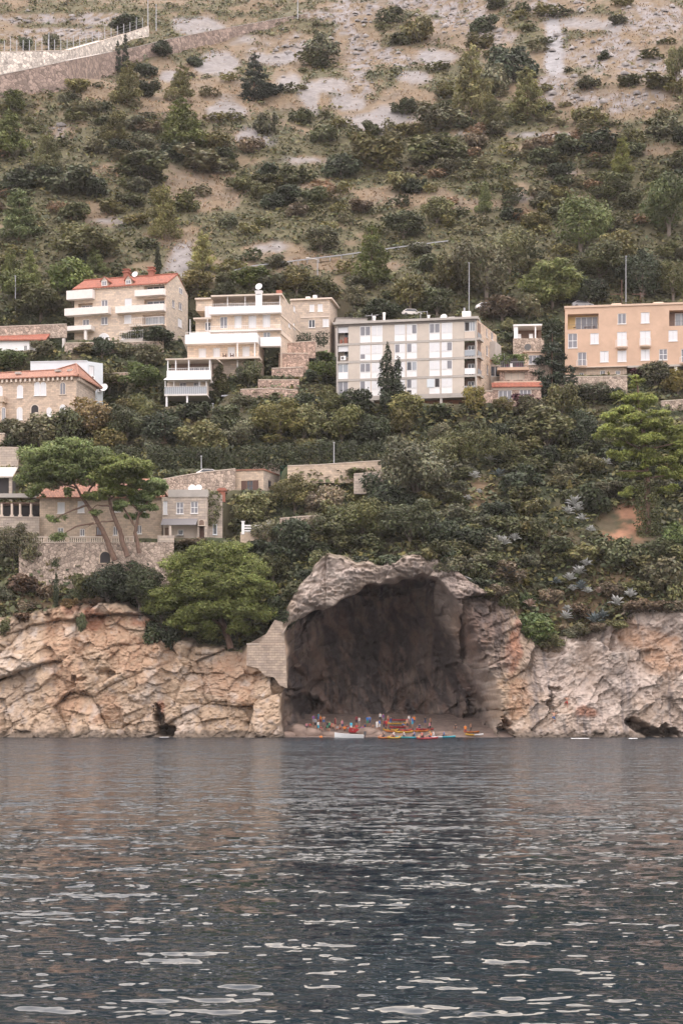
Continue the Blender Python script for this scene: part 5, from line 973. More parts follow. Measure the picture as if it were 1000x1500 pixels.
# ---- road with guard rail above the houses, parked cars, lamp posts
def guard_road():
    P = [(340, 403), (370, 396), (410, 391), (450, 386), (500, 380), (550, 373), (600, 366), (655, 359)]; W = [ground(x, y) for x, y in P]
    mb = MB()
    for a, b in zip(W[:-1], W[1:]): n = Vector(((b - a).y, -(b - a).x, 0)).normalized(); e = Vector((0, 0, .25)); dn_ = Vector((0, 0, -.55)); mb.poly([a + n * .1 + e * 0, b + n * .1 + e * 0, b - n * 5 + dn_, a - n * 5 + dn_])
    tag(mb.build('hill_road', 'concrete_dark'), kind='structure')
    t = thing('guard_rail', W[3], 'pale steel guard rail along the road above the houses', 'guard rail')
    for a, b in zip(W[:-1], W[1:]):
        mb = MB(); n = Vector(((b - a).y, -(b - a).x, 0)).normalized()
        for z0, z1, d in ((.52, .60, .0), (.60, .67, .06), (.67, .75, .0)): mb.hexa([p + Vector((0, 0, z0 + .2)) for p in (a + n * (.3 + d), b + n * (.3 + d), b + n * .24, a + n * .24)], [p + Vector((0, 0, z1 + .2)) for p in (a + n * (.3 + d), b + n * (.3 + d), b + n * .24, a + n * .24)])
        mb.build('rail', 'metal_grey', t)
        for k in range(3): p = a.lerp(b, k / 3); mb = MB(); mb.box(p + Vector((0, 0, .45)), .12, .12, 1.1); mb.build('post', 'metal_grey', t)
    return W
GR = guard_road()
def car(p, yaw, body, label, sc_=1.0):
    t = thing('parked_car', p, label, 'car', None); ux, uy = Vector((math.cos(yaw), math.sin(yaw), 0)), Vector((-math.sin(yaw), math.cos(yaw), 0)); p = Vector(p); Q = lambda x, y, z: p + ux * x + uy * y + Vector((0, 0, z)); mb = MB()
    prof = [(-2.1, .35), (2.1, .35), (2.15, .7), (1.2, .92), (.55, 1.42), (-1.1, 1.45), (-1.9, 1.0), (-2.15, .9)]
    L, R_ = [Q(x, -.82, z) for x, z in prof], [Q(x, .82, z) for x, z in prof]; mb.poly(L); mb.poly(R_[::-1])
    for i in range(len(prof)): j = (i + 1) % len(prof); mb.poly([L[j], L[i], R_[i], R_[j]])
    mb.build('body', body, t)
    for y in (-.825, .825):
        mb = MB(); q = [Q(1.05, y, .95), Q(.5, y, 1.36), Q(-1.05, y, 1.38), Q(-1.6, y, .98)]; mb.poly(q if y < 0 else q[::-1]); mb.build('window', 'glass', t)
        for x in (-1.3, 1.35): mb = MB(); mb.tube([Q(x, y - .08, .33), Q(x, y + .08, .33)], .33, 12); mb.build('wheel', 'metal_dark', t)
    mb = MB(); mb.poly([Q(1.24, .7, .93), Q(.6, .65, 1.4), Q(.6, -.65, 1.4), Q(1.24, -.7, .93)][::-1]); mb.build('windscreen', 'glass', t)
p = at(307, 701, 277.5); car(p, .1, 'white', 'white car whose roof shows above the ivy-dotted stone wall')
p = ground(617, 366) + Vector((0, 1.5, .3)); car(p, .15, 'white', 'small white car behind the guard rail')
p = ground(603, 458) - Vector((0, 0, .85)); car(p, .1, 'balcony_white', 'pale car parked behind the roof of the panel block')
p = ground(712, 455); car(p, .05, 'white', 'white car roof between the panel block and the peach building')
p = ground(852, 452); car(p, .1, 'metal_grey', 'grey car behind the left end of the peach building roof')
def pole(px, pt, pb, Y, label, arm=0, r=.085, cat='lamp post', name='street_lamp'):
    Y = float(hitY(px, pb)); a, b = at(px, pb, Y), at(px, pt, Y); t = thing(name, a, label, cat); mb = MB(); mb.tube([a - Vector((0, 0, 1.5)), a, b], [r * 1.3, r * 1.3, r * .8], 8); mb.build('mast', 'metal_grey', t)
    if arm: mb = MB(); mb.tube([b, b + Vector((arm, -.6, .15))], .05, 6); mb.box(b + Vector((arm * 1.2, -.7, .12)), .7, .28, .14); mb.build('lamp_head', 'balcony_white', t)
    else: mb = MB(); mb.box(b + Vector((0, 0, .08)), .3, .3, .14); mb.build('cap', 'metal_grey', t)
for a in ((465, 380, 440, 0, 'tall lamp post with a side arm behind the villa annex', -1.6), (686.5, 386, 462, 0, 'tall grey lamp post rising behind the right end of the panel block', 0), (916, 376, 446, 0, 'tall grey lamp post behind the peach building', 0), (489, 649, 690, 0, 'short lamp post in front of the clipped hedge', 0), (295, 669, 693, 0, 'thin post beside the white car on the wall road', 0), (682.5, 636, 672, 0, 'short lamp post in front of the right-hand hedge', .8), (23, 405, 462, 0, 'wooden pole among the pines above the low white house', 0), (248, 572, 580, 0, 'stub post in the bushes below the pavilion', 0), (312, 592, 614, 0, 'thin stick post below the pavilion shrubs', 0)):
    pole(*a)
mb = MB()
t = thing('goalpost_frame', ground(880, 447), 'rusty pipe frames standing behind the peach building roof', 'frame')
for x in (847, 910, 937): mb = MB(); a = ground(x, 447); mb.tube([a - Vector((0, 0, 1)), a + Vector((0, 0, (3.2, 5, 2.6)[(847, 910, 937).index(x)]))], .09, 6); mb.build('upright', 'brown_wood', t)
for x0, x1, y in ((890, 912, 431), (925, 945, 431), (840, 848, 446)): mb = MB(); mb.tube([at(x0, y, ground(880, 447).y), at(x1, y, ground(880, 447).y)], .08, 6); mb.build('crossbar', 'brown_wood', t)
# ------------------------------------------------------------------ vegetation
RG = np.random.RandomState(11)
def leaf_mesh(P, Nn, size, rg, aspect=.55, tint=(.72, 1.28), name='foliage', up=None):
    """rhombic leaf sprays at P facing Nn"""
    n = len(P); Nn = Nn / (np.linalg.norm(Nn, axis=1, keepdims=True) + 1e-9)
    t = rg.normal(size=(n, 3)) if up is None else up + .45 * rg.normal(size=(n, 3)); t = t - (t * Nn).sum(1, keepdims=True) * Nn; t /= np.linalg.norm(t, axis=1, keepdims=True) + 1e-9; b = np.cross(Nn, t)
    s = (size * rg.uniform(.6, 1.35, n))[:, None] if np.ndim(size) == 0 else (size * rg.uniform(.6, 1.35, n))[:, None]
    fold = Nn * s * .12
    V = np.stack([P - t * s, P - b * s * aspect + fold, P + t * s, P + b * s * aspect + fold], 1).reshape(-1, 3); Fq = np.arange(4 * n).reshape(n, 4)
    k = rg.uniform(tint[0], tint[1], n); c = np.stack([k * rg.uniform(.9, 1.15, n), k, k * rg.uniform(.75, 1.05, n)], 1)
    return V, Fq, np.repeat(c, 4, 0)
def crown(lobes, n, size, rg, flat=1.0, up=.45, aspect=.55, keep_inside=.70, clump=.0, tuft=False):
    """leaf sprays over the outer shells of overlapping lobes (x,y,z,rx,ry,rz), plus some inside"""
    L = np.array(lobes, float); A = (L[:, 3] * L[:, 4] + L[:, 3] * L[:, 5] + L[:, 4] * L[:, 5]); A /= A.sum(); idx = rg.choice(len(L), n, p=A)
    d = rg.normal(size=(n, 3)); d /= np.linalg.norm(d, axis=1, keepdims=True); rr = 1 - .42 * rg.uniform(0, 1, n) ** 2 + .06 * rg.normal(size=n)
    wob = 1 + .34 * vnoise(d[:, 0] * 2.3 + idx * 3.1, d[:, 1] * 2.3, d[:, 2] * 2.3, 41) +   .20 * vnoise(d[:, 0] * 5 + idx, d[:, 1] * 5, d[:, 2] * 5, 42)
    P = L[idx, :3] + d * L[idx, 3:] * (rr * wob)[:, None]
    ok = np.ones(n, bool)
    for j in range(len(L)):
        q = np.linalg.norm((P - L[j, :3]) / L[j, 3:], axis=1); ok &= (q > keep_inside) | (idx == j)
    P, d, idx = P[ok], d[ok], idx[ok]
    Nn = d * .8 + np.array([0, 0, up]) + .55 * rg.normal(size=P.shape)
    lt = rg.uniform(.68, 1.34, len(L))[idx]
    if tuft: V, Fq, c = leaf_mesh(P, d * .55 + np.array([0, -.1, .75]) + .55 * rg.normal(size=P.shape), size, rg, aspect, up=d * .9 + np.array([0, 0, .25]))
    else: V, Fq, c = leaf_mesh(P, Nn, size, rg, aspect)
    return V, Fq, c * np.repeat(lt, 4)[:, None]
def foliage_obj(name, data, m, parent=None): return npmesh(name, *data[:2], LEAF[m] if isinstance(m, str) else m, False, data[2], 'leaf', parent)
# --- prototypes: unit-height plants (height 1, width about 1) as (crown data, trunk MB, kind)
def proto_shrub(s):
    rg = np.random.RandomState(100 + s); lobes = [(0, 0, .40, .26, .26, .34)]
    for k in range(13): a = rg.uniform(0, 6.28); r = rg.uniform(.12, .42); q = rg.uniform(.09, .24); lobes.append((r * math.cos(a), r * math.sin(a), rg.uniform(.22, .75), q, q, q * rg.uniform(.8, 1.1)))
    return crown(lobes, 2600, .052, rg)
def proto_bushtree(s):
    rg = np.random.RandomState(200 + s); lobes = []
    for k in range(15): a = rg.uniform(0, 6.28); z = rg.uniform(.30, .88); r = .40 * math.sqrt(max(.03, 1 - ((z - .5) / .48) ** 2)) * rg.uniform(.35, 1); q = rg.uniform(.11, .2); lobes.append((r * math.cos(a), r * math.sin(a), z, q, q, q * .85))
    lobes.append((0, 0, .52, .3, .3, .3)); return crown(lobes, 4200, .036, rg) if s < 5 else crown(lobes, 9500, .023, rg, aspect=.5)
def proto_pine(s, wide=.36):
    rg = np.random.RandomState(300 + s); lobes = []
    for k in range(30):
        z = .14 + .80 * (k / 30) ** .9; R = wide * (1 - ((z - .14) / .9)) ** .75 + .03; a = k * 2.4 + rg.uniform(-.4, .4); r = R * rg.uniform(.55, 1.0); q = (.11 * (1.05 - z) + .035) * rg.uniform(.8, 1.25); lobes.append((r * math.cos(a), r * math.sin(a), z + rg.uniform(-.02, .03), q * 1.15, q * 1.15, q * .62))
    lobes.append((0, 0, .97, .025, .025, .06)); lobes.append((0, 0, .5, wide * .38, wide * .38, .36)); return crown(lobes, 5200, .034, rg, aspect=.30, tuft=True)
def proto_fir(s):
    rg = np.random.RandomState(400 + s); lobes = []
    for k in range(46):
        z = .06 + .9 * (k / 46); R = .34 * (1 - z) ** .8 + .015; a = k * 2.4 + rg.uniform(-.3, .3); r = R * rg.uniform(.35, 1.05); q = .05 * (1.15 - z) + .02; dx = (math.cos(a), math.sin(a)); lobes.append((r * dx[0], r * dx[1], z + .03 * rg.normal(), q * 1.6, q * 1.6, q * .6))
    lobes.append((0, 0, .98, .012, .012, .05)); return crown(lobes, 5000, .028, rg, aspect=.32, tuft=True)
def proto_cypress(s):
    rg = np.random.RandomState(500 + s); lobes = []
    for k in range(34): z = .05 + .9 * k / 34; R = .13 * min(1, (z + .12) * 2.2) * (1 - z ** 2.6) + .012; a = rg.uniform(0, 6.28); r = R * .45; lobes.append((r * math.cos(a), r * math.sin(a), z, R * .62, R * .62, .075))
    return crown(lobes, 5200, .022, rg, aspect=.34, tuft=True, up=.8)
PROTO = {}
def proto(kind, v):
    if (kind, v) not in PROTO:
        d = {'shrub': proto_shrub, 'tree': proto_bushtree, 'pine': proto_pine, 'fir': proto_fir, 'cypress': proto_cypress}[kind](v)
        V = d[0] + (np.random.RandomState(1).normal(size=d[0].shape) * 0); me = npmesh('proto', V, d[1], LEAF['maquis'], False, d[2], 'leaf'); mesh = me.data; bpy.data.objects.remove(me)
        mb = MB(); h = {'shrub': .35, 'tree': .5, 'pine': .9, 'fir': .93, 'cypress': .3}[kind]; r = {'shrub': .03, 'tree': .035, 'pine': .022, 'fir': .018, 'cypress': .02}[kind]
        mb.tube([(0, 0, -.08), (.01, .01, h * .5), (.0, .015, h)], [r, r * .7, r * .3], 6)
        if kind in ('shrub', 'tree'):
            for a in (.5, 2.6, 4.6): mb.tube([(0, 0, h * .3), (.16 * math.cos(a), .16 * math.sin(a), h * .95)], [r * .55, r * .2], 5)
        t = mb.build('proto', 'bark' if kind in ('pine', 'fir') else 'bark_grey'); tm = t.data; bpy.data.objects.remove(t); PROTO[(kind, v)] = (mesh, tm)
    return PROTO[(kind, v)]
NV = {'shrub': 7, 'tree': 5, 'pine': 5, 'fir': 2, 'cypress': 2}
PLANTS = []      # (object, px, py, description) for the labels
OBJN = {'shrub': 'shrub', 'tree': 'broadleaf_tree', 'pine': 'pine_tree', 'fir': 'fir_tree', 'cypress': 'cypress_tree'}
CATN = {'shrub': 'shrub', 'tree': 'tree', 'pine': 'pine', 'fir': 'fir', 'cypress': 'cypress'}
COLN = {'maquis': 'dark green', 'dark': 'very dark green', 'olive': 'olive green', 'grey': 'grey-green', 'yellow': 'yellow-green', 'pine': 'green', 'pinelight': 'bright yellow-green', 'fir': 'blackish green', 'cypress': 'dark', 'purple': 'purple', 'dry': 'reddish brown', 'ochre': 'ochre', 'vivid': 'fresh green'}
def plant(kind, px, pb, h, wd, leafm, Y=None, label=None, desc=None, v=None, sink=.06):
    """a plant whose foot is seen at (px, pb) and which is h x wd photo pixels big"""
    if Y is None: p = ground(px, pb)
    else: p = at(px, pb, Y)
    k = p.y / F; H, Wd = h * k, wd * k; v = (RG.randint(NV[kind]) if not (kind == 'tree' and h > 62) else 5 + RG.randint(2)) if v is None else v; me, tm = proto(kind, v)
    base = {'shrub': 1.05, 'tree': .98, 'pine': .82, 'fir': .72, 'cypress': .28}[kind]
    r = bpy.data.objects.new(OBJN[kind], None); COL.objects.link(r); r.location = p - Vector((0, 0, H * sink)); r.rotation_euler = (0, 0, RG.uniform(0, 6.28)); r.scale = (Wd / base, Wd / base, H * (1 + sink))
    c = bpy.data.objects.new('crown', me); COL.objects.link(c); c.parent = r; c.material_slots[0].link = 'OBJECT'; c.material_slots[0].material = LEAF[leafm]
    t = bpy.data.objects.new('stems' if kind == 'shrub' else 'trunk', tm); COL.objects.link(t); t.parent = r
    r['category'] = CATN[kind]
    size = 'small' if max(h, wd) < 26 else 'large' if max(h, wd) > 58 else ''
    shape = {'shrub': 'low' if h < wd * .62 else 'rounded', 'tree': 'bushy', 'pine': 'conical' if h > wd * 1.3 else 'broad', 'fir': 'pointed', 'cypress': 'slender'}[kind]
    if label: r['label'] = label
    else: PLANTS.append((r, px, pb - h / 2, desc or ' '.join(x for x in (size, shape, COLN[leafm], CATN[kind]) if x)))
    return r
# --- trees and shrubs read off the photograph: kind, px, foot row, height, width, leaf colour
HAND = [
 ('fir', 173, 107, 50, 15, 'fir'), ('fir', 184, 106, 58, 17, 'fir'), ('pine', 187, 154, 68, 48, 'olive'), ('shrub', 236, 82, 26, 42, 'dark'), ('fir', 373, 147, 70, 56, 'fir'), ('shrub', 398, 140, 22, 36, 'fir'), ('shrub', 288, 98, 20, 32, 'dark'), ('pine', 265, 148, 56, 40, 'olive'), ('pine', 266, 217, 76, 78, 'pine'), ('shrub', 390, 197, 40, 36, 'grey'),
 ('tree', 20, 168, 36, 38, 'pine'), ('shrub', 470, 90, 48, 64, 'grey'), ('shrub', 190, 50, 34, 56, 'dark'), ('shrub', 40, 75, 26, 22, 'dark'), ('shrub', 78, 72, 30, 26, 'grey'), ('shrub', 118, 135, 24, 40, 'olive'), ('shrub', 94, 153, 14, 18, 'grey'), ('pine', 70, 256, 70, 48, 'olive'), ('pine', 168, 208, 42, 42, 'olive'), ('pine', 14, 232, 72, 64, 'pine'), ('shrub', 210, 268, 52, 100, 'maquis'), ('shrub', 296, 252, 46, 88, 'grey'), ('shrub', 28, 282, 44, 60, 'dark'), ('shrub', 108, 284, 52, 78, 'maquis'), ('shrub', 142, 290, 36, 44, 'dark'),
 ('pine', 240, 352, 84, 50, 'yellow'), ('pine', 296, 400, 62, 46, 'yellow'), ('pine', 28, 352, 76, 66, 'pine'), ('tree', 128, 382, 54, 100, 'olive'), ('pine', 16, 420, 58, 34, 'pinelight'), ('pine', 44, 415, 50, 28, 'pinelight'), ('tree', 105, 440, 60, 80, 'vivid'), ('tree', 60, 465, 50, 80, 'maquis'), ('tree', 30, 440, 44, 60, 'pine'), ('cypress', 231, 404, 46, 12, 'cypress'), ('cypress', 124, 396, 34, 9, 'cypress'), ('pine', 140, 400, 36, 36, 'pinelight'), ('tree', 290, 430, 36, 60, 'olive'), ('tree', 370, 425, 34, 66, 'vivid'), ('tree', 330, 440, 30, 40, 'maquis'), ('tree', 434, 432, 44, 56, 'olive'), ('shrub', 420, 300, 34, 50, 'dark'), ('shrub', 350, 280, 30, 44, 'maquis'), ('shrub', 395, 262, 30, 40, 'dark'),
 ('pine', 690, 170, 106, 64, 'olive'), ('shrub', 752, 120, 66, 76, 'dark'), ('shrub', 715, 140, 60, 60, 'grey'), ('pine', 772, 176, 80, 58, 'yellow'), ('pine', 722, 186, 44, 44, 'olive'), ('shrub', 640, 192, 46, 84, 'grey'), ('shrub', 706, 48, 34, 46, 'dark'), ('shrub', 612, 62, 48, 50, 'olive'), ('shrub', 588, 66, 24, 34, 'maquis'), ('shrub', 640, 240, 54, 92, 'maquis'), ('shrub', 552, 248, 54, 80, 'olive'), ('shrub', 500, 262, 46, 60, 'dark'), ('pine', 911, 258, 60, 32, 'pinelight'), ('pine', 710, 314, 50, 28, 'pinelight'), ('shrub', 852, 184, 36, 46, 'olive'), ('shrub', 595, 168, 28, 54, 'maquis'), ('shrub', 880, 222, 40, 70, 'dark'), ('shrub', 825, 228, 34, 60, 'maquis'), ('shrub', 905, 36, 18, 36, 'grey'), ('shrub', 884, 88, 18, 20, 'dark'), ('shrub', 862, 130, 22, 40, 'grey'), ('tree', 990, 120, 60, 34, 'olive'), ('shrub', 960, 130, 24, 60, 'olive'), ('tree', 905, 290, 36, 60, 'maquis'),
 ('tree', 850, 372, 104, 108, 'pine'), ('tree', 880, 420, 80, 90, 'maquis'), ('tree', 978, 345, 100, 92, 'pine'), ('tree', 808, 452, 78, 84, 'pinelight'), ('pine', 545, 420, 92, 62, 'pine'), ('tree', 712, 440, 100, 104, 'grey'), ('tree', 655, 430, 60, 60, 'olive'), ('tree', 745, 405, 80, 80, 'olive'), ('tree', 940, 440, 80, 80, 'dark'), ('tree', 985, 440, 70, 70, 'maquis'), ('tree', 600, 455, 50, 60, 'olive'), ('tree', 520, 455, 36, 40, 'grey'), ('tree', 640, 462, 40, 60, 'maquis'), ('tree', 735, 470, 34, 70, 'dry'), ('shrub', 770, 466, 36, 50, 'grey'), ('tree', 560, 470, 30, 60, 'dark'), ('tree', 860, 450, 50, 60, 'dark'), ('tree', 900, 400, 60, 70, 'olive'), ('tree', 470, 370, 40, 60, 'grey'), ('tree', 590, 350, 40, 70, 'maquis'), ('tree', 470, 440, 40, 50, 'maquis'), ('tree', 700, 400, 40, 50, 'vivid'), ('tree', 640, 330, 40, 60, 'olive'),
 # among the houses
 ('tree', 160, 575, 44, 60, 'olive'), ('tree', 210, 570, 40, 64, 'vivid'), ('shrub', 232, 505, 30, 64, 'dark'), ('shrub', 66, 520, 28, 40, 'grey'), ('shrub', 130, 520, 22, 40, 'olive'), ('shrub', 185, 520, 26, 50, 'grey'), ('tree', 18, 545, 34, 60, 'vivid'), ('shrub', 200, 500, 18, 40, 'maquis'), ('tree', 215, 540, 36, 56, 'grey'), ('tree', 150, 525, 30, 40, 'dark'),
 ('cypress', 322, 590, 64, 30, 'maquis'), ('tree', 364, 566, 40, 40, 'maquis'), ('shrub', 352, 598, 28, 40, 'grey'), ('shrub', 470, 500, 16, 60, 'dark'), ('shrub', 476, 530, 20, 46, 'vivid'), ('shrub', 478, 553, 20, 40, 'maquis'), ('shrub', 473, 580, 22, 50, 'olive'), ('shrub', 448, 600, 30, 50, 'dark'), ('shrub', 452, 560, 24, 26, 'dark'), ('shrub', 270, 500, 40, 16, 'dark'), ('shrub', 322, 540, 20, 24, 'dry'), ('shrub', 372, 530, 10, 14, 'dry'), ('shrub', 405, 545, 10, 24, 'maquis'), ('shrub', 412, 522, 9, 16, 'maquis'),
 ('cypress', 566, 612, 112, 30, 'cypress'), ('cypress', 583, 612, 92, 26, 'cypress'), ('tree', 596, 618, 46, 64, 'yellow'), ('tree', 695, 612, 46, 44, 'yellow'), ('shrub', 646, 616, 32, 50, 'dark'), ('tree', 524, 622, 52, 64, 'dark'), ('tree', 488, 620, 46, 50, 'maquis'), ('fir', 808, 596, 118, 88, 'fir'), ('fir', 838, 590, 48, 30, 'fir'), ('tree', 822, 615, 60, 56, 'olive'), ('shrub', 770, 600, 30, 44, 'purple'), ('shrub', 748, 500, 18, 36, 'dark'), ('shrub', 750, 520, 14, 36, 'olive'), ('shrub', 752, 536, 18, 46, 'vivid'), ('shrub', 932, 552, 16, 28, 'purple'), ('tree', 960, 570, 40, 60, 'grey'), ('tree', 992, 580, 46, 40, 'yellow'), ('tree', 870, 590, 34, 60, 'grey'), ('shrub', 744, 486, 26, 30, 'olive'), ('tree', 808, 490, 26, 30, 'dark'), ('tree', 775, 616, 36, 50, 'grey'), ('shrub', 905, 590, 30, 40, 'dark'), ('tree', 735, 606, 26, 34, 'olive'), 
 # the belt below the houses
 ('tree', 60, 660, 60, 80, 'grey'), ('tree', 140, 640, 58, 80, 'ochre'), ('tree', 185, 650, 66, 70, 'maquis'), ('tree', 20, 640, 30, 44, 'grey'), ('tree', 240, 655, 50, 70, 'dark'), ('tree', 290, 672, 56, 82, 'olive'), ('tree', 330, 640, 46, 60, 'maquis'), ('tree', 410, 645, 66, 94, 'yellow'), ('tree', 445, 650, 60, 60, 'olive'), ('tree', 350, 655, 40, 60, 'grey'), ('tree', 500, 650, 56, 70, 'maquis'), ('tree', 545, 655, 50, 60, 'dark'), ('fir', 239, 660, 56, 14, 'dry'), ('tree', 100, 660, 60, 60, 'maquis'), ('tree', 215, 625, 46, 50, 'maquis'),
 ('tree', 610, 740, 116, 120, 'grey'), ('tree', 640, 700, 70, 70, 'olive'), ('tree', 690, 660, 50, 60, 'maquis'), ('tree', 800, 660, 62, 100, 'olive'), ('tree', 590, 640, 40, 50, 'olive'), ('tree', 730, 660, 40, 60, 'dark'), ('tree', 645, 660, 40, 50, 'grey'), ('tree', 858, 660, 60, 50, 'dark'), ('tree', 770, 650, 44, 60, 'maquis'),
 ('tree', 366, 772, 50, 66, 'olive'), ('shrub', 316, 780, 66, 30, 'vivid'), ('tree', 432, 752, 64, 80, 'olive'), ('tree', 475, 760, 50, 60, 'dry'), ('shrub', 525, 700, 16, 66, 'olive'), ('shrub', 400, 705, 26, 22, 'dark'), ('tree', 530, 790, 70, 80, 'maquis'), ('tree', 560, 755, 60, 70, 'dark'), ('tree', 490, 800, 60, 70, 'maquis'), ('tree', 600, 800, 76, 100, 'maquis'), ('tree', 430, 820, 60, 70, 'dark'), ('tree', 390, 800, 36, 50, 'grey'), ('tree', 450, 790, 40, 50, 'grey'), ('tree', 400, 855, 50, 50, 'maquis'), ('tree', 655, 815, 60, 64, 'dark'), 
 ('shrub', 84, 832, 34, 34, 'dark'), ('shrub', 180, 850, 40, 60, 'dark'), ('shrub', 115, 880, 26, 30, 'maquis'), ('tree', 20, 825, 66, 60, 'grey'), ('tree', 50, 830, 50, 50, 'grey'), ('shrub', 30, 870, 40, 60, 'dry'), ('shrub', 70, 880, 30, 40, 'dry'), ('shrub', 6, 880, 26, 30, 'grey'), ('shrub', 255, 810, 22, 34, 'grey'), ('shrub', 280, 800, 14, 50, 'dry'), ('shrub', 20, 752, 22, 60, 'olive'), ('shrub', 45, 895, 20, 40, 'dry'), ('cypress', 83, 915, 60, 10, 'dark'),
 ('shrub', 782, 930, 40, 56, 'vivid'), ('shrub', 770, 895, 34, 34, 'vivid'), ('shrub', 800, 935, 26, 44, 'olive'), ('shrub', 772, 970, 18, 14, 'vivid'), ('shrub', 905, 830, 56, 70, 'maquis'), ('shrub', 960, 870, 70, 70, 'grey'), ('shrub', 988, 800, 46, 50, 'vivid'), ('shrub', 995, 880, 60, 50, 'olive'), ('shrub', 740, 850, 36, 60, 'dry'), ('shrub', 720, 880, 26, 40, 'dry'), ('shrub', 810, 885, 30, 40, 'dry'), ('shrub', 895, 880, 30, 44, 'dry'), ('shrub', 850, 905, 24, 50, 'dry'), ('fir', 770, 858, 26, 17, 'yellow'), ('fir', 863, 838, 32, 16, 'yellow'), ('fir', 834, 732, 30, 18, 'yellow'), ('shrub', 930, 900, 22, 40, 'dry'), ('shrub', 690, 855, 40, 60, 'maquis'), ('shrub', 968, 905, 20, 40, 'dry'), ('shrub', 830, 930, 22, 36, 'dry'), ('shrub', 880, 908, 20, 36, 'grey'),
 ('shrub', 800, 962, 16, 30, 'dry'), ('shrub', 845, 950, 26, 34, 'grey'), ('shrub', 915, 896, 20, 34, 'olive'), ('shrub', 985, 900, 24, 44, 'dry'),
]
for a in HAND: plant(*a)
# shrubs rooted right on the lip of the arch and the cliff tops
for x, h, w_, lm in [(414, 30, 40, 'dark'), (432, 34, 44, 'maquis'), (452, 24, 40, 'dark'), (474, 22, 44, 'maquis'), (500, 18, 40, 'olive'), (524, 26, 46, 'dark'), (552, 22, 44, 'maquis'), (580, 26, 48, 'dark'), (606, 20, 40, 'maquis'), (630, 24, 44, 'olive'), (652, 32, 44, 'dark'), (674, 34, 46, 'maquis'), (698, 26, 46, 'dark'), (722, 20, 44, 'dry'), (745, 22, 36, 'maquis'), (880, 16, 34, 'dry'), (905, 14, 34, 'olive'), (950, 16, 40, 'dry'), (985, 18, 44, 'maquis'), (812, 14, 34, 'dry'), (842, 18, 34, 'grey'), (130, 14, 34, 'dry'), (95, 18, 30, 'ochre'), (30, 14, 40, 'dry')]:
    X = (x - 500) / 10.0; Y = float(lip(X)) + .1; yy = HZ - (float(ztop(X)) - .55 - HC) * F / Y; plant('shrub', 500 + X * F / Y, yy, h, w_, lm, Y=Y, sink=.2)
AGAVES = [(737, 806, 26, 'agave_pale'), (752, 799, 24, 'agave_pale'), (730, 800, 16, 'agave_pale'), (838, 748, 30, 'agave_pale'), (830, 760, 24, 'agave_pale'), (850, 770, 20, 'agave_pale'), (844, 756, 22, 'agave_pale'), (863, 786, 18, 'agave_pale'), (742, 848, 26, 'agave_blue'), (728, 706, 26, 'agave_blue'), (694, 708, 22, 'agave_pale'), (716, 682, 22, 'agave_pale'), (684, 740, 16, 'agave_pale'), (700, 730, 12, 'agave_pale'), (781, 750, 18, 'agave_pale'), (846, 848, 26, 'agave_pale'), (856, 836, 22, 'agave_pale'), (832, 858, 24, 'agave_pale'), (848, 870, 26, 'agave_blue'), (858, 876, 20, 'agave_pale'), (836, 872, 18, 'agave_pale'), (874, 876, 18, 'agave_dry'), (900, 894, 30, 'agave_pale'), (920, 882, 26, 'agave_pale'), (868, 920, 30, 'agave_blue'), (880, 912, 22, 'agave_blue'), (826, 914, 24, 'agave_pale'), (828, 902, 18, 'agave_pale'), (774, 896, 24, 'agave_dry'), (886, 688, 20, 'agave_pale'), (846, 682, 16, 'agave_blue'), (990, 722, 18, 'agave_blue'), (652, 810, 18, 'agave_blue'), (530, 800, 16, 'agave_blue'), (812, 862, 18, 'agave_blue')]
# dark bushes hanging over the cliff edge left of the huge pine, and others rooted in the rock face
for k_, x, yb, h, w_, lm, dy in [('tree', 158, 888, 74, 84, 'dark', -.3), ('tree', 205, 893, 78, 80, 'dark', -.4), ('tree', 236, 915, 66, 62, 'maquis', -.6), ('shrub', 228, 945, 52, 52, 'dark', -.9), ('shrub', 130, 876, 40, 44, 'maquis', -.2), ('shrub', 250, 945, 36, 40, 'dark', -.8), ('shrub', 118, 925, 36, 20, 'maquis', -.8), ('shrub', 783, 942, 44, 56, 'vivid', -.6), ('shrub', 806, 948, 28, 40, 'olive', -.6), ('shrub', 768, 968, 18, 14, 'vivid', -1), ('shrub', 700, 868, 26, 44, 'dark', -.4), ('shrub', 405, 905, 44, 40, 'dark', -.3), ('shrub', 6, 928, 26, 24, 'maquis', -.8)]:
    X = (x - 500) / 10.0; plant(k_, x, yb, h, w_, lm, Y=float(lip(X)) + dy, sink=.1)
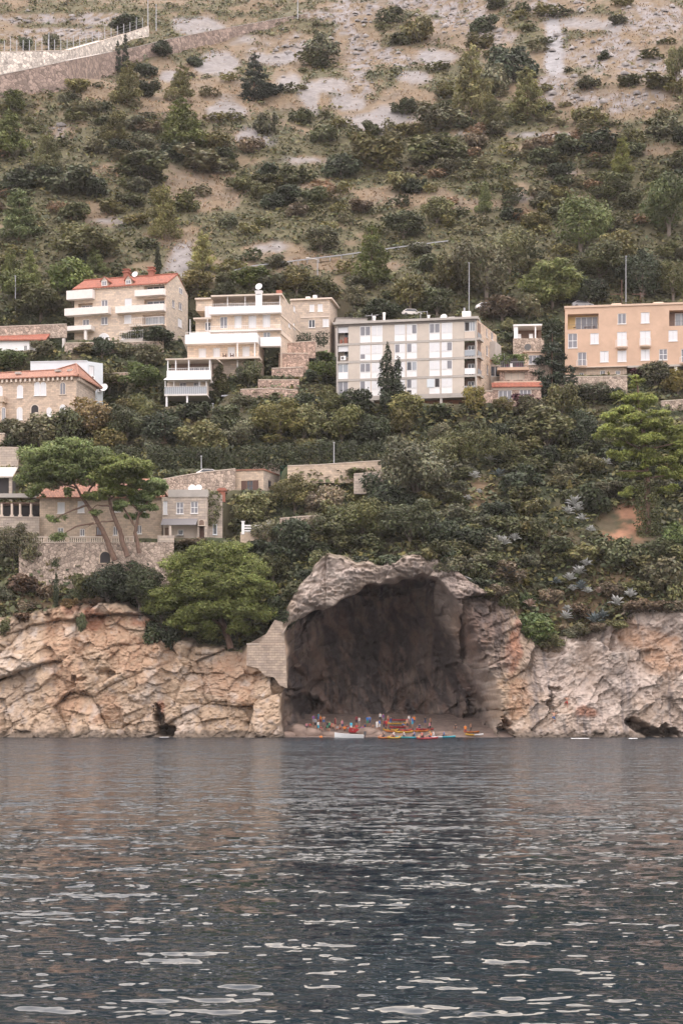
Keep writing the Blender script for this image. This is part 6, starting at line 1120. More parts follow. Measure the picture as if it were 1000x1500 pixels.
# --- shrubs filling in between, denser where the photograph is green
def fill():
    nh = sum(1 for a in HAND if a[0] == 'shrub'); todo = []; occ = [(a[1], a[2] - a[3] * .4, a[4] * .40, a[3] * .42) for a in HAND] + [(a[0], a[1] + 9, a[2] * 1.05, a[2] * 1.0) for a in AGAVES] + [(948, 750, 26, 60)]
    def free(x, y, k): return all(((x - ox) / (ow * k)) ** 2 + ((y - oy) / (oh * k)) ** 2 > 1 for ox, oy, ow, oh in occ)
    def run(x0, x1, y0, y1, tries, sz, kinds, dens, kmin, cap, ok=None, hr=(.5, .8)):
        m = 0
        for _ in range(tries):
            if m >= cap: break
            x, y = RG.uniform(x0, x1), RG.uniform(y0, y1)
            if ok and not ok(x, y): continue
            if RG.uniform() > dens(x, y): continue
            w_ = RG.uniform(*sz); h = w_ * RG.uniform(*hr)
            if not free(x, y - h * .3, kmin): continue
            k = kinds[RG.randint(len(kinds))]; todo.append((w_ * h, x, y, h, w_, k)); occ.append((x, y - h * .4, w_ * .42, h * .45)); m += 1
    notfence = lambda x, y: not (y < np.interp(x, [0, 250, 450], [160, 92, 40]) and x < 450) and all(((x - b[0]) / b[2]) ** 2 + ((y - b[1]) / b[3]) ** 2 > .9 for b in SCREE)
    run(0, 1000, 8, 190, 1200, (16, 44), ['maquis', 'olive', 'grey', 'dark', 'olive'], lambda x, y: float(veg(x, y)) * .75, .9, 80, notfence, (.32, .6))
    run(-10, 1010, 185, 335, 2600, (26, 48), ['maquis', 'olive', 'grey', 'dark', 'maquis', 'dry'], lambda x, y: float(veg(x, y)), .85, 125, notfence)
    run(-10, 1010, 330, 440, 900, (24, 44), ['maquis', 'olive', 'grey', 'dark', 'olive'], lambda x, y: float(veg(x, y)), .92, 40)
    run(640, 1010, 640, 880, 1800, (38, 64), ['maquis', 'dark', 'olive', 'grey', 'maquis'], lambda x, y: 1, .80, 70, lambda x, y: ((x - 915) / 52) ** 2 + ((y - 785) / 44) ** 2 > 1 and not (y > 835 and 770 < x < 905))
    run(380, 690, 700, 835, 700, (30, 54), ['maquis', 'dark', 'olive'], lambda x, y: 1, .82, 20, lambda x, y: y < np.interp(x, [380, 420, 470, 640], [900, 870, 815, 812]) and not (x < 470 and y < 800) and not (y < 735 and x < 570))
    run(0, 500, 600, 665, 400, (30, 50), ['maquis', 'dark', 'olive', 'grey'], lambda x, y: 1, .95, 14, lambda x, y: not (x < 130 and y < 632) and not (x < 30 and y > 630))
    todo.sort(reverse=True); keep = max(0, 262 - nh)
    for a in todo[:keep]: plant('shrub', *a[1:])
    rg = np.random.RandomState(31); V, Fs, C, k = [], [], [], 0      # the smaller ones read as one mass
    for _, x, y, h, w_, lm in todo[keep:]:
        p = ground(x, y); s = p.y / F; d = crown([(rg.uniform(-.3, .3), rg.uniform(-.3, .3), rg.uniform(.25, .55), .28, .28, .35) for _ in range(5)], 420, .085, rg); v = d[0] * [w_ * s, w_ * s, h * s] + np.array(p); V.append(v); Fs.append(d[1] + k); k += len(v); C.append(d[2] * {'maquis': [1, 1, 1], 'dark': [.68, .75, .9], 'olive': [1.5, 1.35, 1.2], 'grey': [1.45, 1.3, 1.7], 'dry': [2, 1.3, 1.9]}[lm])
    if V: tag(npmesh('small_shrubs', np.vstack(V), np.vstack(Fs), LEAF['maquis'], False, np.vstack(C), 'leaf'), 'mass of small shrubs dotted over the hillside', 'shrub mass', kind='stuff')
fill()
# --- low scrub and grass tufts nobody could count
def scrub():
    rg = np.random.RandomState(77); n = 54000; px = rg.uniform(-150, 1150, n); py = np.where(rg.uniform(size=n) < .55, rg.uniform(0, 440, n), rg.uniform(440, 975, n)); Y = hitY(px, py); X = (px - 500) * Y / F
    n1 = fbm(X * .05 + Y * .03, Y * .06, 1, 5, 600); n2 = fbm(X * .22, Y * .22, 1, 4, 610)
    g = veg(px, py) - np.where(py < 210, .38, .50) + .75 * n1 + .45 * n2; keep = (g > 0) & (Y > lip(X) + .6); keep |= (rg.uniform(size=n) < .06) & (py < 440)
    inpad = np.zeros(n, bool)
    for x0, x1, y0, y1, pz, fall in PADS: inpad |= (X > x0 - .3) & (X < x1 + .3) & (Y > y0 - .3) & (Y < y1 + 1)
    red = (((px - 915) / 40) ** 2 + ((py - 770) / 24) ** 2 < 1); keep &= ~inpad & ~red; X, Y, py = X[keep], Y[keep], py[keep]; Z = tz(X, Y); m = len(X); q = 7
    r = (rg.uniform(.35, .95, m) * np.interp(py, [0, 440, 600], [1.35, 1.15, 1.35]))[:, None, None]; d = rg.normal(size=(m, q, 3)); d /= np.linalg.norm(d, axis=2, keepdims=True); d[..., 2] = np.abs(d[..., 2]) * .75
    P = (np.stack([X, Y, Z - .05], 1)[:, None, :] + d * r).reshape(-1, 3); Nn = (d * .7 + np.array([0, 0, .6]) + .4 * rg.normal(size=d.shape)).reshape(-1, 3); sz = np.repeat(r[:, 0, 0] * .42, q)
    V, Fq, c = leaf_mesh(P, Nn, sz, rg, .6); hue = rg.uniform(0, 1, m); base = np.where(hue[:, None] < .58, [[1, 1, 1]], np.where(hue[:, None] < .9, [[1.55, 1.35, 1.0]], [[1.75, 1.4, 1.1]])); c = c * np.repeat(base * rg.uniform(.8, 1.25, (m, 1)), 4 * q, 0)
    o = npmesh('low_scrub', V, Fq, LEAF['maquis'], False, c, 'leaf'); tag(o, 'low scrub and ground cover spread over the whole hillside', 'ground cover', kind='stuff')
scrub()
def grass():
    rg = np.random.RandomState(78); n = 30000; px = rg.uniform(-30, 1030, n); py = rg.uniform(0, 430, n); Y = hitY(px, py); X = (px - 500) * Y / F; g = veg(px, py); keep = (g < .62) & (rg.uniform(size=n) < .75)
    for b in SCREE: keep &= ~((((px - b[0]) / b[2]) ** 2 + ((py - b[1]) / b[3]) ** 2 < .8) & (rg.uniform(size=n) < .9))
    X, Y = X[keep], Y[keep]; m = len(X); Z = tz(X, Y); q = 3; d = rg.normal(size=(m, q, 3)) * .35; P = (np.stack([X, Y, Z + .12], 1)[:, None, :] + d * [1, 1, .3]).reshape(-1, 3)
    V, Fq, c = leaf_mesh(P, rg.normal(size=P.shape) + [0, -.5, .4], .34, rg, .35, (.6, 1.4), up=np.tile([0, 0, 1.0], (len(P), 1))); o = npmesh('dry_grass', V, Fq, leafmat('dry_grass', (.235, .165, .105), 0), False, c, 'leaf'); tag(o, 'dry tan grass tufts on the upper slopes', 'grass', kind='stuff')
grass()
def rocks():
    rg = np.random.RandomState(79); V, Fs, C = [], [], []; ico = [(0, 0, 1)] + [(math.cos(a) * .9, math.sin(a) * .9, .35) for a in np.arange(5) * 1.2566] + [(math.cos(a + .6) * .95, math.sin(a + .6) * .95, -.4) for a in np.arange(5) * 1.2566]; ico = np.array(ico)
    tri = [(0, i + 1, (i + 1) % 5 + 1) for i in range(5)] + [(i + 1, i + 6, (i + 1) % 5 + 1) for i in range(5)] + [((i + 1) % 5 + 1, i + 6, (i + 1) % 5 + 6) for i in range(5)]; k = 0
    for b in ROCKY :
        for _ in range(int(b[2] * b[3] * .022)):
            x, y = b[0] + rg.normal() * b[2] * .55, b[1] + rg.normal() * b[3] * .55
            if y < -20: continue
            Y = float(hitY(x, y)); X = (x - 500) * Y / F; s = min(1.25, .4 + rg.exponential(.35)); v = ico * rg.uniform(.6, 1.3, (11, 3)) * [s, s, s * .75] + [X, Y, float(tz(X, Y)) + .05]; V.append(v); Fs.append(np.array(tri) + k); k += 11; C.append(np.tile(np.array([.24, .22, .208]) * rg.uniform(.75, 1.2), (11, 1)))
    o = npmesh('hillside_rocks', np.vstack(V), np.vstack(Fs), M['rock'], False, np.vstack(C)); tag(o, 'pale limestone rocks scattered over the upper hillside', 'rocks', kind='stuff')
rocks()
# --- hedges
def hedge(pts, depth, label, leafm='dark'):
    """pts: (px, top row, foot row, Y) along the face"""
    rg = np.random.RandomState(len(label)); P = [(at(x, a, Y), at(x, b, Y)) for x, a, b, Y in pts]; out = []; t = thing('hedge', P[0][1], label, 'hedge'); lob = []
    for (a0, b0), (a1, b1) in zip(P[:-1], P[1:]):
        n = max(2, int((a1 - a0).length / 1.5))
        for i in range(n):
            a, b = a0.lerp(a1, (i + rg.uniform(0, 1)) / n), b0.lerp(b1, (i + .5) / n); h = a.z - b.z
            for z in np.arange(.5, max(1.0, h), 1.0): lob.append((a.x + rg.normal() * .2, a.y + depth / 2 + rg.normal() * .2, b.z + z, 1.15, depth * .6, .85))
    d = crown(lob, int(len(lob) * 170), .19, rg); V = d[0] - np.array(P[0][1])[None, :]; o = foliage_obj('foliage', (V, d[1], d[2]), leafm, t); return t
hedge([(165, 652, 676, 283), (240, 655, 690, 281), (300, 655, 692, 280), (380, 650, 688, 280), (470, 648, 683, 280), (560, 640, 680, 280)], 2.5, 'long clipped dark hedge above the road walls')
hedge([(660, 636, 668, 281), (700, 632, 664, 281), (760, 634, 664, 281)], 2.4, 'shorter clipped hedge to the right of the tall grey-green tree', 'maquis')
hedge([(430, 489, 504, 320), (482, 486, 502, 320)], 2, 'clipped box hedge in front of the cream annex', 'dark')
hedge([(453, 531, 546, 311), (494, 528, 546, 311)], 1.6, 'vine-covered pergola row beside the panel block, upper one', 'vivid')
hedge([(458, 562, 580, 306), (494, 560, 580, 306)], 1.6, 'vine-covered pergola row beside the panel block, lower one', 'olive')
hedge([(727, 518, 530, 305), (766, 516, 526, 305)], 1.2, 'green vine roof over the terrace of the stepped cottage', 'vivid')
hedge([(200, 481, 500, 321), (240, 478, 505, 321)], 2, 'dark creeper over the terrace wall right of the red-roofed house', 'dark')
hedge([(0, 722, 736, 266), (40, 724, 734, 266)], 2, 'vine roof over the pergola at the left edge', 'olive')
hedge([(296, 713, 765, 262.6), (318, 722, 770, 262.6)], 1.2, 'ivy hanging over the right end of the grey stone wing', 'maquis')
hedge([(425, 648, 640, 286), (560, 648, 640, 286)], 1, 'sparse creeper along the hedge top', 'vivid') if False else None
hedge([(505, 690, 698, 276), (556, 687, 697, 276)], .8, 'green vines trailing over the long stone wall', 'vivid')
# --- the individual pines with bare trunks
def limbed_pine(label, trunks, pads, leafm, Y, n=9000, size=.26, rl=(.42, .66), light=None, base=None, flat=.62, bark='bark', name='pine_tree', cat='pine', tuft=True):
    """trunks: lists of (px, py, dY, radius); pads: (px, py, rx, ry, dY) foliage pads, photo pixels"""
    rg = np.random.RandomState(len(label) + 5); b = at(trunks[0][0][0], trunks[0][0][1], Y + trunks[0][0][2]); t = thing(name, b, label, cat)
    for i, tr in enumerate(trunks):
        pts = [at(x, y, Y + d) for x, y, d, r in tr]; fine, rad = [], []
        for j in range(len(pts) - 1):
            for s in np.linspace(0, 1, 5)[:-1]: fine.append(pts[j].lerp(pts[j + 1], s) + Vector(rg.normal(size=3)) * .05 * (j > 0 or s > 0)); rad.append(tr[j][3] * (1 - s) + tr[j + 1][3] * s)
        fine.append(pts[-1]); rad.append(tr[-1][3]); mb = MB(); mb.tube(fine, rad, 8); mb.build('trunk' if i == 0 or tr[0][3] > .2 else 'branch', bark, t, True)
    lob = []
    for x, y, rx, ry, d in pads:
        k = (Y + d) / F; c = at(x, y, Y + d); nsub = max(5, int(rx * ry / 42))
        for _ in range(nsub):
            a = rg.uniform(0, 6.28); q = math.sqrt(rg.uniform(0, 1)); o = Vector((math.cos(a) * q * rx * k * .8, rg.uniform(-.8, .8) * rx * k * .65, math.sin(a) * q * ry * k * .75)); rr = min(rx, ry * 1.5) * k * rg.uniform(*rl); lob.append((c.x + o.x, c.y + o.y, c.z + o.z, rr * 1.25, rr * 1.25, rr * flat))
    d = crown(lob, int(n * 1.8), size * 1.35, rg, aspect=.30, tuft=tuft, keep_inside=.4); foliage_obj('crown', (d[0] - np.array(b)[None, :], d[1], d[2]), leafm, t); return t
J = lambda L, d=0: [(x / 2.941, 620 + y / 2.941, rx / 2.5, ry / 2.5, d + (i * 37 % 5 - 2) * .6) for i, (x, y, rx, ry) in enumerate(L)]
K = lambda L: [(x / 2.941, 620 + y / 2.941, d, r) for x, y, d, r in L]
limbed_pine('leftmost umbrella pine leaning left, with the widest crown of the three', [K([(497, 590, 0, .45), (450, 480, 0, .38), (405, 395, .3, .32), (355, 320, .5, .22), (300, 230, .8, .1)]), K([(405, 430, 0, .16), (330, 442, -.5, .12), (255, 490, -1, .06)]), K([(380, 350, .3, .18), (300, 380, -.4, .1), (235, 410, -1, .05)]), K([(360, 325, .5, .18), (420, 240, .5, .1), (400, 160, .5, .05)]), K([(330, 280, .5, .14), (220, 240, .2, .08), (140, 225, 0, .05)])],
    J([(280, 108, 95, 36), (190, 165, 85, 45), (130, 235, 55, 30), (250, 205, 95, 40), (360, 160, 95, 42), (430, 140, 60, 36), (330, 235, 90, 30), (225, 265, 80, 26), (330, 110, 60, 36), (240, 410, 42, 18), (270, 488, 48, 20), (400, 383, 40, 14), (150, 300, 36, 20), (300, 300, 30, 16)]), 'pinebright', 257, 24000, .20)
limbed_pine('middle umbrella pine of the three, with a straight dark trunk', [K([(550, 575, 0, .42), (515, 460, 0, .36), (480, 370, 0, .28), (470, 300, 0, .18), (500, 220, 0, .08)]), K([(500, 420, 0, .14), (440, 425, -.6, .09), (380, 445, -1, .05)]), K([(478, 360, 0, .14), (420, 350, -.5, .09), (380, 380, -.8, .04)]), K([(472, 330, 0, .16), (560, 260, .3, .07)])],
    J([(520, 185, 105, 34), (460, 235, 70, 32), (580, 215, 60, 26), (430, 300, 66, 22), (520, 290, 80, 22), (500, 160, 50, 26), (560, 250, 70, 24), (470, 275, 40, 18)], -.8), 'pinebright', 256.6, 17000, .20)
limbed_pine('rightmost umbrella pine of the three, forked low with thin trunk', [K([(600, 560, 0, .32), (583, 470, 0, .28), (596, 420, 0, .2), (600, 380, 0, .16), (570, 350, 0, .08)]), K([(590, 450, 0, .17), (545, 385, -.3, .14), (520, 325, -.3, .08)]), K([(598, 400, 0, .14), (640, 330, .4, .08), (660, 290, .4, .05)])],
    J([(640, 258, 66, 24), (655, 308, 56, 18), (600, 328, 60, 22), (640, 362, 40, 18), (580, 400, 50, 16), (505, 350, 50, 16), (690, 285, 28, 20), (560, 300, 50, 18)], .6), 'pinebright', 256.9, 13000, .20)
limbed_pine('huge rounded bright green pine hanging over the cliff left of the cave', [[(338, 950, 1, .5), (325, 910, 1, .45), (318, 870, 1, .3), (320, 830, 1, .12)], [(330, 920, 1, .25), (285, 890, 0, .15), (255, 870, 0, .06)], [(325, 900, 1, .25), (370, 880, 0, .12), (385, 870, 0, .05)]],
    [(320, 812, 50, 22, 1), (280, 835, 40, 24, 0), (352, 830, 42, 24, .5), (305, 858, 46, 22, -1.5), (355, 862, 42, 22, -1.5), (262, 868, 30, 20, -.5), (382, 862, 22, 22, 0), (330, 890, 56, 20, -2), (290, 895, 34, 18, -2), (375, 898, 26, 18, -1), (240, 880, 26, 18, 0), (295, 922, 26, 16, -1.5), (350, 918, 30, 12, -1.5), (222, 890, 18, 16, .5), (395, 885, 14, 16, 0), (268, 905, 22, 16, -1), (310, 835, 30, 18, -1.2), (300, 800, 24, 12, .5), (345, 803, 26, 12, .5)], 'pinebright', 252.5, 52000, .17, rl=(.28, .46))
limbed_pine('tall conical pine with an ivy-wrapped trunk on the right slope', [[(948, 800, 0, .5), (948, 740, 0, .48), (946, 690, 0, .42), (940, 620, 0, .28), (930, 550, 0, .08)], [(946, 690, 0, .16), (905, 690, -.8, .06)], [(944, 660, 0, .16), (900, 640, -1, .06)], [(943, 660, 0, .16), (985, 650, -.8, .06)], [(946, 700, 0, .14), (985, 695, -.5, .05)]],
    [(930, 556, 13, 12, 0), (924, 578, 24, 12, 0), (944, 588, 26, 14, .5), (908, 604, 28, 12, -.8), (948, 616, 40, 14, 0), (890, 632, 22, 11, -1), (930, 642, 46, 14, -.6), (980, 632, 34, 16, .8), (910, 668, 36, 12, -.6), (962, 668, 46, 14, 0), (992, 650, 26, 16, 1), (935, 690, 42, 10, -.5), (985, 690, 30, 12, .6), (920, 718, 30, 9, 0), (975, 715, 30, 10, .6), (895, 620, 18, 9, -.6)], 'pinebright', 265, 34000, .19, rl=(.30, .48))
hedge([(938, 702, 790, 264.2), (958, 702, 792, 264.2)], 1.0, 'dark ivy wrapped round the trunk of the tall right-hand pine', 'maquis')
limbed_pine('flat-topped pine standing above the right-hand houses', [[(822, 425, 0, .3), (818, 395, 0, .24), (808, 380, 0, .1)], [(819, 400, 0, .14), (836, 380, 0, .06)]], [(800, 385, 26, 12, 0), (822, 398, 26, 13, -.5), (790, 410, 26, 13, 0), (812, 424, 30, 14, -.5), (790, 438, 20, 10, 0), (836, 415, 18, 12, 0)], 'pinelight', float(hitY(815, 452)) - 1, 6000, .34)
# --- agaves: every leaf a part
def agave_leaf():
    mb = MB(); pts = []
    for i, (u, w_, z) in enumerate(((0, .10, 0), (.35, .13, .10), (.7, .11, .14), (1.0, .01, .05))): pts.append((Vector((u, -w_, z + .03)), Vector((u, 0, z - .03)), Vector((u, w_, z + .03))))
    for a, b in zip(pts[:-1], pts[1:]):
        for j in (0, 1): mb.poly([a[j], b[j], b[j + 1], a[j + 1]]); mb.poly([a[j + 1] - Vector((0, 0, .05)), b[j + 1] - Vector((0, 0, .03)), b[j] - Vector((0, 0, .03)), a[j] - Vector((0, 0, .05))])
    o = mb.build('leaf', 'white', None, True); me = o.data; bpy.data.objects.remove(o); return me
AG = agave_leaf(); mk('agave_pale', (.42, .42, .39), rough=.6, rand=.25); mk('agave_blue', (.13, .16, .16), rough=.6, rand=.25); mk('agave_dry', (.40, .29, .22), rough=.8, rand=.2)
def agave(px, py, size, m, i):
    p = ground(px, py); p = p + Vector((0, -1.2, .75)); k = p.y / F; R = size * k / 2; t = bpy.data.objects.new('agave', None); COL.objects.link(t); t.location = p; t.scale = (R, R, R); t.rotation_euler = (.35, 0, 0); t['category'] = 'agave'; rg = random.Random(i)
    for j in range(20):
        o = bpy.data.objects.new('leaf', AG); COL.objects.link(o); o.parent = t; a = j * 2.4 + rg.uniform(-.2, .2); el = .05 + 1.25 * (j / 20) ** .8 + rg.uniform(-.15, .15); o.rotation_euler = (rg.uniform(-.2, .2), -el, a); s = rg.uniform(.8, 1.15); o.scale = (s, 1.0, 1.0); o.material_slots[0].link = 'OBJECT'; o.material_slots[0].material = M[m]
    PLANTS.append((t, px, py, {'agave_pale': 'pale silvery spiky agave', 'agave_blue': 'blue-green spiky agave', 'agave_dry': 'dried pinkish spiky agave'}[m]))
for i, a in enumerate(AGAVES): agave(*a, i)
# dead stalk leaning over the cave's right shoulder
a, b = at(668, 840, 251), at(697, 852, 250); t = thing('dead_stalk', a, 'long pale dead agave stalk lying over the right shoulder of the cave', 'stalk'); mb = MB(); mb.tube([a, a.lerp(b, .5) + Vector((0, 0, .1)), b], [.05, .09, .11], 6); mb.build('stem', 'agave_pale', t); mb = MB(); mb.tube([a, a + Vector((-.5, 0, .25))], [.05, .02], 5); mb.build('tip', 'agave_pale', t)
# ------------------------------------------------------------------ people, boats and kayaks at the cave beach
mk('skin', (.42, .24, .165), rough=.6); mk('skin_tan', (.30, .165, .11), rough=.6); mk('hair_dark', (.035, .025, .02), rough=.7); mk('hair_light', (.24, .16, .08), rough=.7)
for k, c in {'cloth_white': (.72, .70, .68), 'cloth_blue': (.05, .16, .42), 'cloth_cyan': (.05, .40, .55), 'cloth_red': (.48, .05, .05), 'cloth_maroon': (.20, .035, .045), 'cloth_orange': (.65, .20, .04), 'cloth_green': (.05, .22, .12), 'cloth_black': (.03, .03, .035), 'cloth_navy': (.03, .05, .14), 'cloth_yellow': (.68, .46, .05), 'cloth_grey': (.25, .25, .26), 'cloth_pink': (.55, .22, .26), 'cloth_purple': (.2, .08, .25)}.items(): mk(k, c, rough=.8)
for k, c in {'hull_white': (.62, .62, .61), 'hull_cyan': (.04, .33, .40), 'hull_teal': (.03, .28, .30), 'hull_red': (.34, .03, .035), 'hull_orange': (.45, .14, .03), 'hull_yellow': (.52, .31, .04), 'hull_dark': (.05, .05, .055)}.items(): mk(k, c, rough=.35, spec=.5)
def body_mesh(J, E, rad):
    """one continuous skinned body from joints J {name:(x,y,z)}, bones E, radii"""
    nm = list(J); me = bpy.data.meshes.new('body'); me.from_pydata([J[n] for n in nm], [(nm.index(a), nm.index(b)) for a, b in E], []); o = bpy.data.objects.new('body', me); COL.objects.link(o)
    sk = o.modifiers.new('skin', 'SKIN'); sk.use_smooth_shade = True
    if not me.skin_vertices: me.skin_vertices.new()
    for i, n in enumerate(nm): r = rad[n.split('.')[0]]; me.skin_vertices[0].data[i].radius = (r, r * (.75 if n in ('pelvis', 'waist', 'chest') else 1)); me.skin_vertices[0].data[i].use_root = (n == 'pelvis')
    ss = o.modifiers.new('sub', 'SUBSURF'); ss.levels = 1; ss.render_levels = 1
    dg = bpy.context.evaluated_depsgraph_get(); ev = o.evaluated_get(dg); out = bpy.data.meshes.new_from_object(ev); bpy.data.objects.remove(o); return out
RAD = dict(pelvis=.155, waist=.14, chest=.17, neck=.06, head=.105, crown=.09, nose=.02, shoulder=.07, elbow=.045, wrist=.033, hand=.038, finger=.015, hip=.095, knee=.062, ankle=.042, toe=.035)
BONES = [('pelvis', 'waist'), ('waist', 'chest'), ('chest', 'neck'), ('neck', 'head'), ('head', 'crown')] + [(a + s, b + s) for s in ('.l', '.r') for a, b in (('shoulder', 'elbow'), ('elbow', 'wrist'), ('wrist', 'hand'), ('hand', 'finger'), ('hip', 'knee'), ('knee', 'ankle'), ('ankle', 'toe'))] + [('chest', 'shoulder.l'), ('chest', 'shoulder.r'), ('pelvis', 'hip.l'), ('pelvis', 'hip.r')]
def mir(d):
    o = {}
    for k, v in d.items():
        if k.endswith('.l'):
            o[k] = v
            if k[:-2] + '.r' not in d: o[k[:-2] + '.r'] = (-v[0], v[1], v[2])
        else: o[k] = v
    return o
POSE = {
 'standing': mir({'pelvis': (0, 0, .93), 'waist': (0, 0, 1.1), 'chest': (0, .0, 1.32), 'neck': (0, -.01, 1.48), 'head': (0, -.02, 1.58), 'crown': (0, -.01, 1.66), 'shoulder.l': (-.18, 0, 1.40), 'elbow.l': (-.25, .03, 1.13), 'wrist.l': (-.25, -.05, .90), 'hand.l': (-.25, -.07, .82), 'finger.l': (-.24, -.09, .76), 'hip.l': (-.09, 0, .88), 'knee.l': (-.10, -.02, .48), 'ankle.l': (-.11, .02, .08), 'toe.l': (-.12, -.15, .03)}),
 'standing with one hand raised': mir({'pelvis': (0, 0, .93), 'waist': (0, 0, 1.1), 'chest': (0, .0, 1.32), 'neck': (0, -.01, 1.48), 'head': (0, -.02, 1.58), 'crown': (0, -.01, 1.66), 'shoulder.l': (-.18, 0, 1.40), 'elbow.l': (-.30, -.12, 1.25), 'wrist.l': (-.22, -.22, 1.44), 'hand.l': (-.18, -.24, 1.50), 'finger.l': (-.15, -.24, 1.55), 'shoulder.r': (.18, 0, 1.40), 'elbow.r': (.27, .04, 1.14), 'wrist.r': (.22, -.08, .98), 'hand.r': (.18, -.1, .95), 'finger.r': (.14, -.1, .93), 'hip.l': (-.09, 0, .88), 'knee.l': (-.12, -.06, .48), 'ankle.l': (-.15, .02, .08), 'toe.l': (-.18, -.14, .03), 'hip.r': (.09, 0, .88), 'knee.r': (.10, 0, .48), 'ankle.r': (.11, .03, .08), 'toe.r': (.13, -.14, .03)}),
 'sitting': mir({'pelvis': (0, 0, .14), 'waist': (0, .04, .32), 'chest': (0, .05, .54), 'neck': (0, .0, .70), 'head': (0, -.03, .80), 'crown': (0, -.02, .88), 'shoulder.l': (-.18, .03, .62), 'elbow.l': (-.26, -.14, .42), 'wrist.l': (-.20, -.34, .42), 'hand.l': (-.17, -.42, .43), 'finger.l': (-.14, -.47, .42), 'hip.l': (-.09, -.04, .14), 'knee.l': (-.17, -.42, .44), 'ankle.l': (-.16, -.66, .08), 'toe.l': (-.17, -.82, .04)}),
 'paddling': mir({'pelvis': (0, 0, .12), 'waist': (0, .0, .30), 'chest': (0, -.03, .52), 'neck': (0, -.06, .68), 'head': (0, -.09, .78), 'crown': (0, -.08, .86), 'shoulder.l': (-.18, -.03, .60), 'elbow.l': (-.33, -.18, .42), 'wrist.l': (-.30, -.42, .42), 'hand.l': (-.29, -.48, .42), 'finger.l': (-.27, -.50, .38), 'hip.l': (-.10, -.04, .12), 'knee.l': (-.14, -.45, .26), 'ankle.l': (-.11, -.82, .10), 'toe.l': (-.11, -.88, .22)}),
 'climbing': mir({'pelvis': (0, 0, .95), 'waist': (.02, 0, 1.12), 'chest': (.04, .02, 1.34), 'neck': (.04, .05, 1.50), 'head': (.04, .08, 1.60), 'crown': (.04, .06, 1.68), 'shoulder.l': (-.14, .03, 1.43), 'elbow.l': (-.32, .12, 1.60), 'wrist.l': (-.27, .26, 1.84), 'hand.l': (-.25, .29, 1.91), 'finger.l': (-.24, .30, 1.97), 'shoulder.r': (.22, .03, 1.42), 'elbow.r': (.40, .1, 1.36), 'wrist.r': (.44, .26, 1.55), 'hand.r': (.44, .3, 1.61), 'finger.r': (.44, .3, 1.67), 'hip.l': (-.09, 0, .90), 'knee.l': (-.28, .22, .80), 'ankle.l': (-.24, .18, .42), 'toe.l': (-.24, .3, .36), 'hip.r': (.09, 0, .90), 'knee.r': (.14, .06, .50), 'ankle.r': (.15, .1, .08), 'toe.r': (.15, .26, .05)})}
BODY = {k: body_mesh(v, BONES, RAD) for k, v in POSE.items()}
PEOPLE = []
CW = {'cloth_white': 'white', 'cloth_blue': 'blue', 'cloth_cyan': 'light blue', 'cloth_red': 'red', 'cloth_maroon': 'maroon', 'cloth_orange': 'orange', 'cloth_green': 'green', 'cloth_black': 'black', 'cloth_navy': 'navy', 'cloth_yellow': 'yellow', 'cloth_grey': 'grey', 'cloth_pink': 'pink', 'cloth_purple': 'purple', 'skin': 'bare-chested'}
def person(pose, loc, yaw, top, bottom, px, py, skin='skin', hair='hair_dark', scale=.96, tilt=0):
    me = BODY[pose].copy(); me.name = 'person'; me.materials.clear(); J = POSE[pose]; z = {k: v[2] for k, v in J.items()}
    for m in (skin, top, bottom, hair): me.materials.append(M[m])
    up = pose in ('standing', 'standing with one hand raised', 'climbing'); nk, hd = Vector(J['neck']), Vector(J['head']); mi = []; hipz = J['pelvis'][2]
    for p in me.polygons:
        c = p.center; k = 0
        if (c - hd).length < .2 and c.z > nk.z + .03: k = 3 if (c.z > hd.z + .03 or c.y > hd.y + .045) else 0
        elif up:
            if c.z < hipz + .03 and c.z > J['knee.r'][2] + .08 and abs(c.x) < .24: k = 2
            elif c.z >= hipz + .03 and c.z < nk.z - .03 and abs(c.x - J['chest'][0]) < .235 and c.z < J['shoulder.r'][2] + .06: k = 1
        else:
            if c.y > -.3 and c.z < hipz + .12: k = 2
            elif c.z >= hipz + .12 and c.z < nk.z - .03 and abs(c.x) < .24 and c.y > -.14: k = 1
        mi.append(k)
    me.polygons.foreach_set('material_index', mi); o = bpy.data.objects.new('person', me); COL.objects.link(o); o.location = loc; o.rotation_euler = (tilt, 0, yaw); o.scale = (scale,) * 3; o['category'] = 'person'
    pose = {'standing with one hand raised': 'one hand raised'}.get(pose, pose)
    desc = f"person in {CW[bottom]} shorts, bare-chested, {pose}" if top in ('skin', 'skin_tan') else f"person in {CW[top]} top and {CW[bottom]} shorts, {pose}"
    PEOPLE.append((o, px, py, desc)); return o
def on_beach(px, py): p = beach_at(px, py); return Vector((p.x, p.y, p.z + .02))
rp = random.Random(5); TOPS = ['cloth_maroon', 'cloth_red', 'skin', 'cloth_white', 'cloth_black', 'cloth_blue', 'skin', 'cloth_orange', 'cloth_pink', 'cloth_navy', 'cloth_maroon', 'skin_tan', 'cloth_purple', 'cloth_grey']; BOTS = ['cloth_black', 'cloth_navy', 'cloth_blue', 'cloth_red', 'cloth_green', 'cloth_grey', 'cloth_maroon']
def crowd(L):
    for pose, px, py, top, bot in L: person(pose, on_beach(px, py), rp.uniform(-1.0, 1.0) + (3.14 if rp.random() < .2 else 0), top or rp.choice(TOPS), bot or rp.choice(BOTS), px, py, rp.choice(['skin', 'skin', 'skin_tan']), rp.choice(['hair_dark', 'hair_dark', 'hair_light']), rp.uniform(.86, 1.0))
S, T, R_ = 'sitting', 'standing', 'standing with one hand raised'
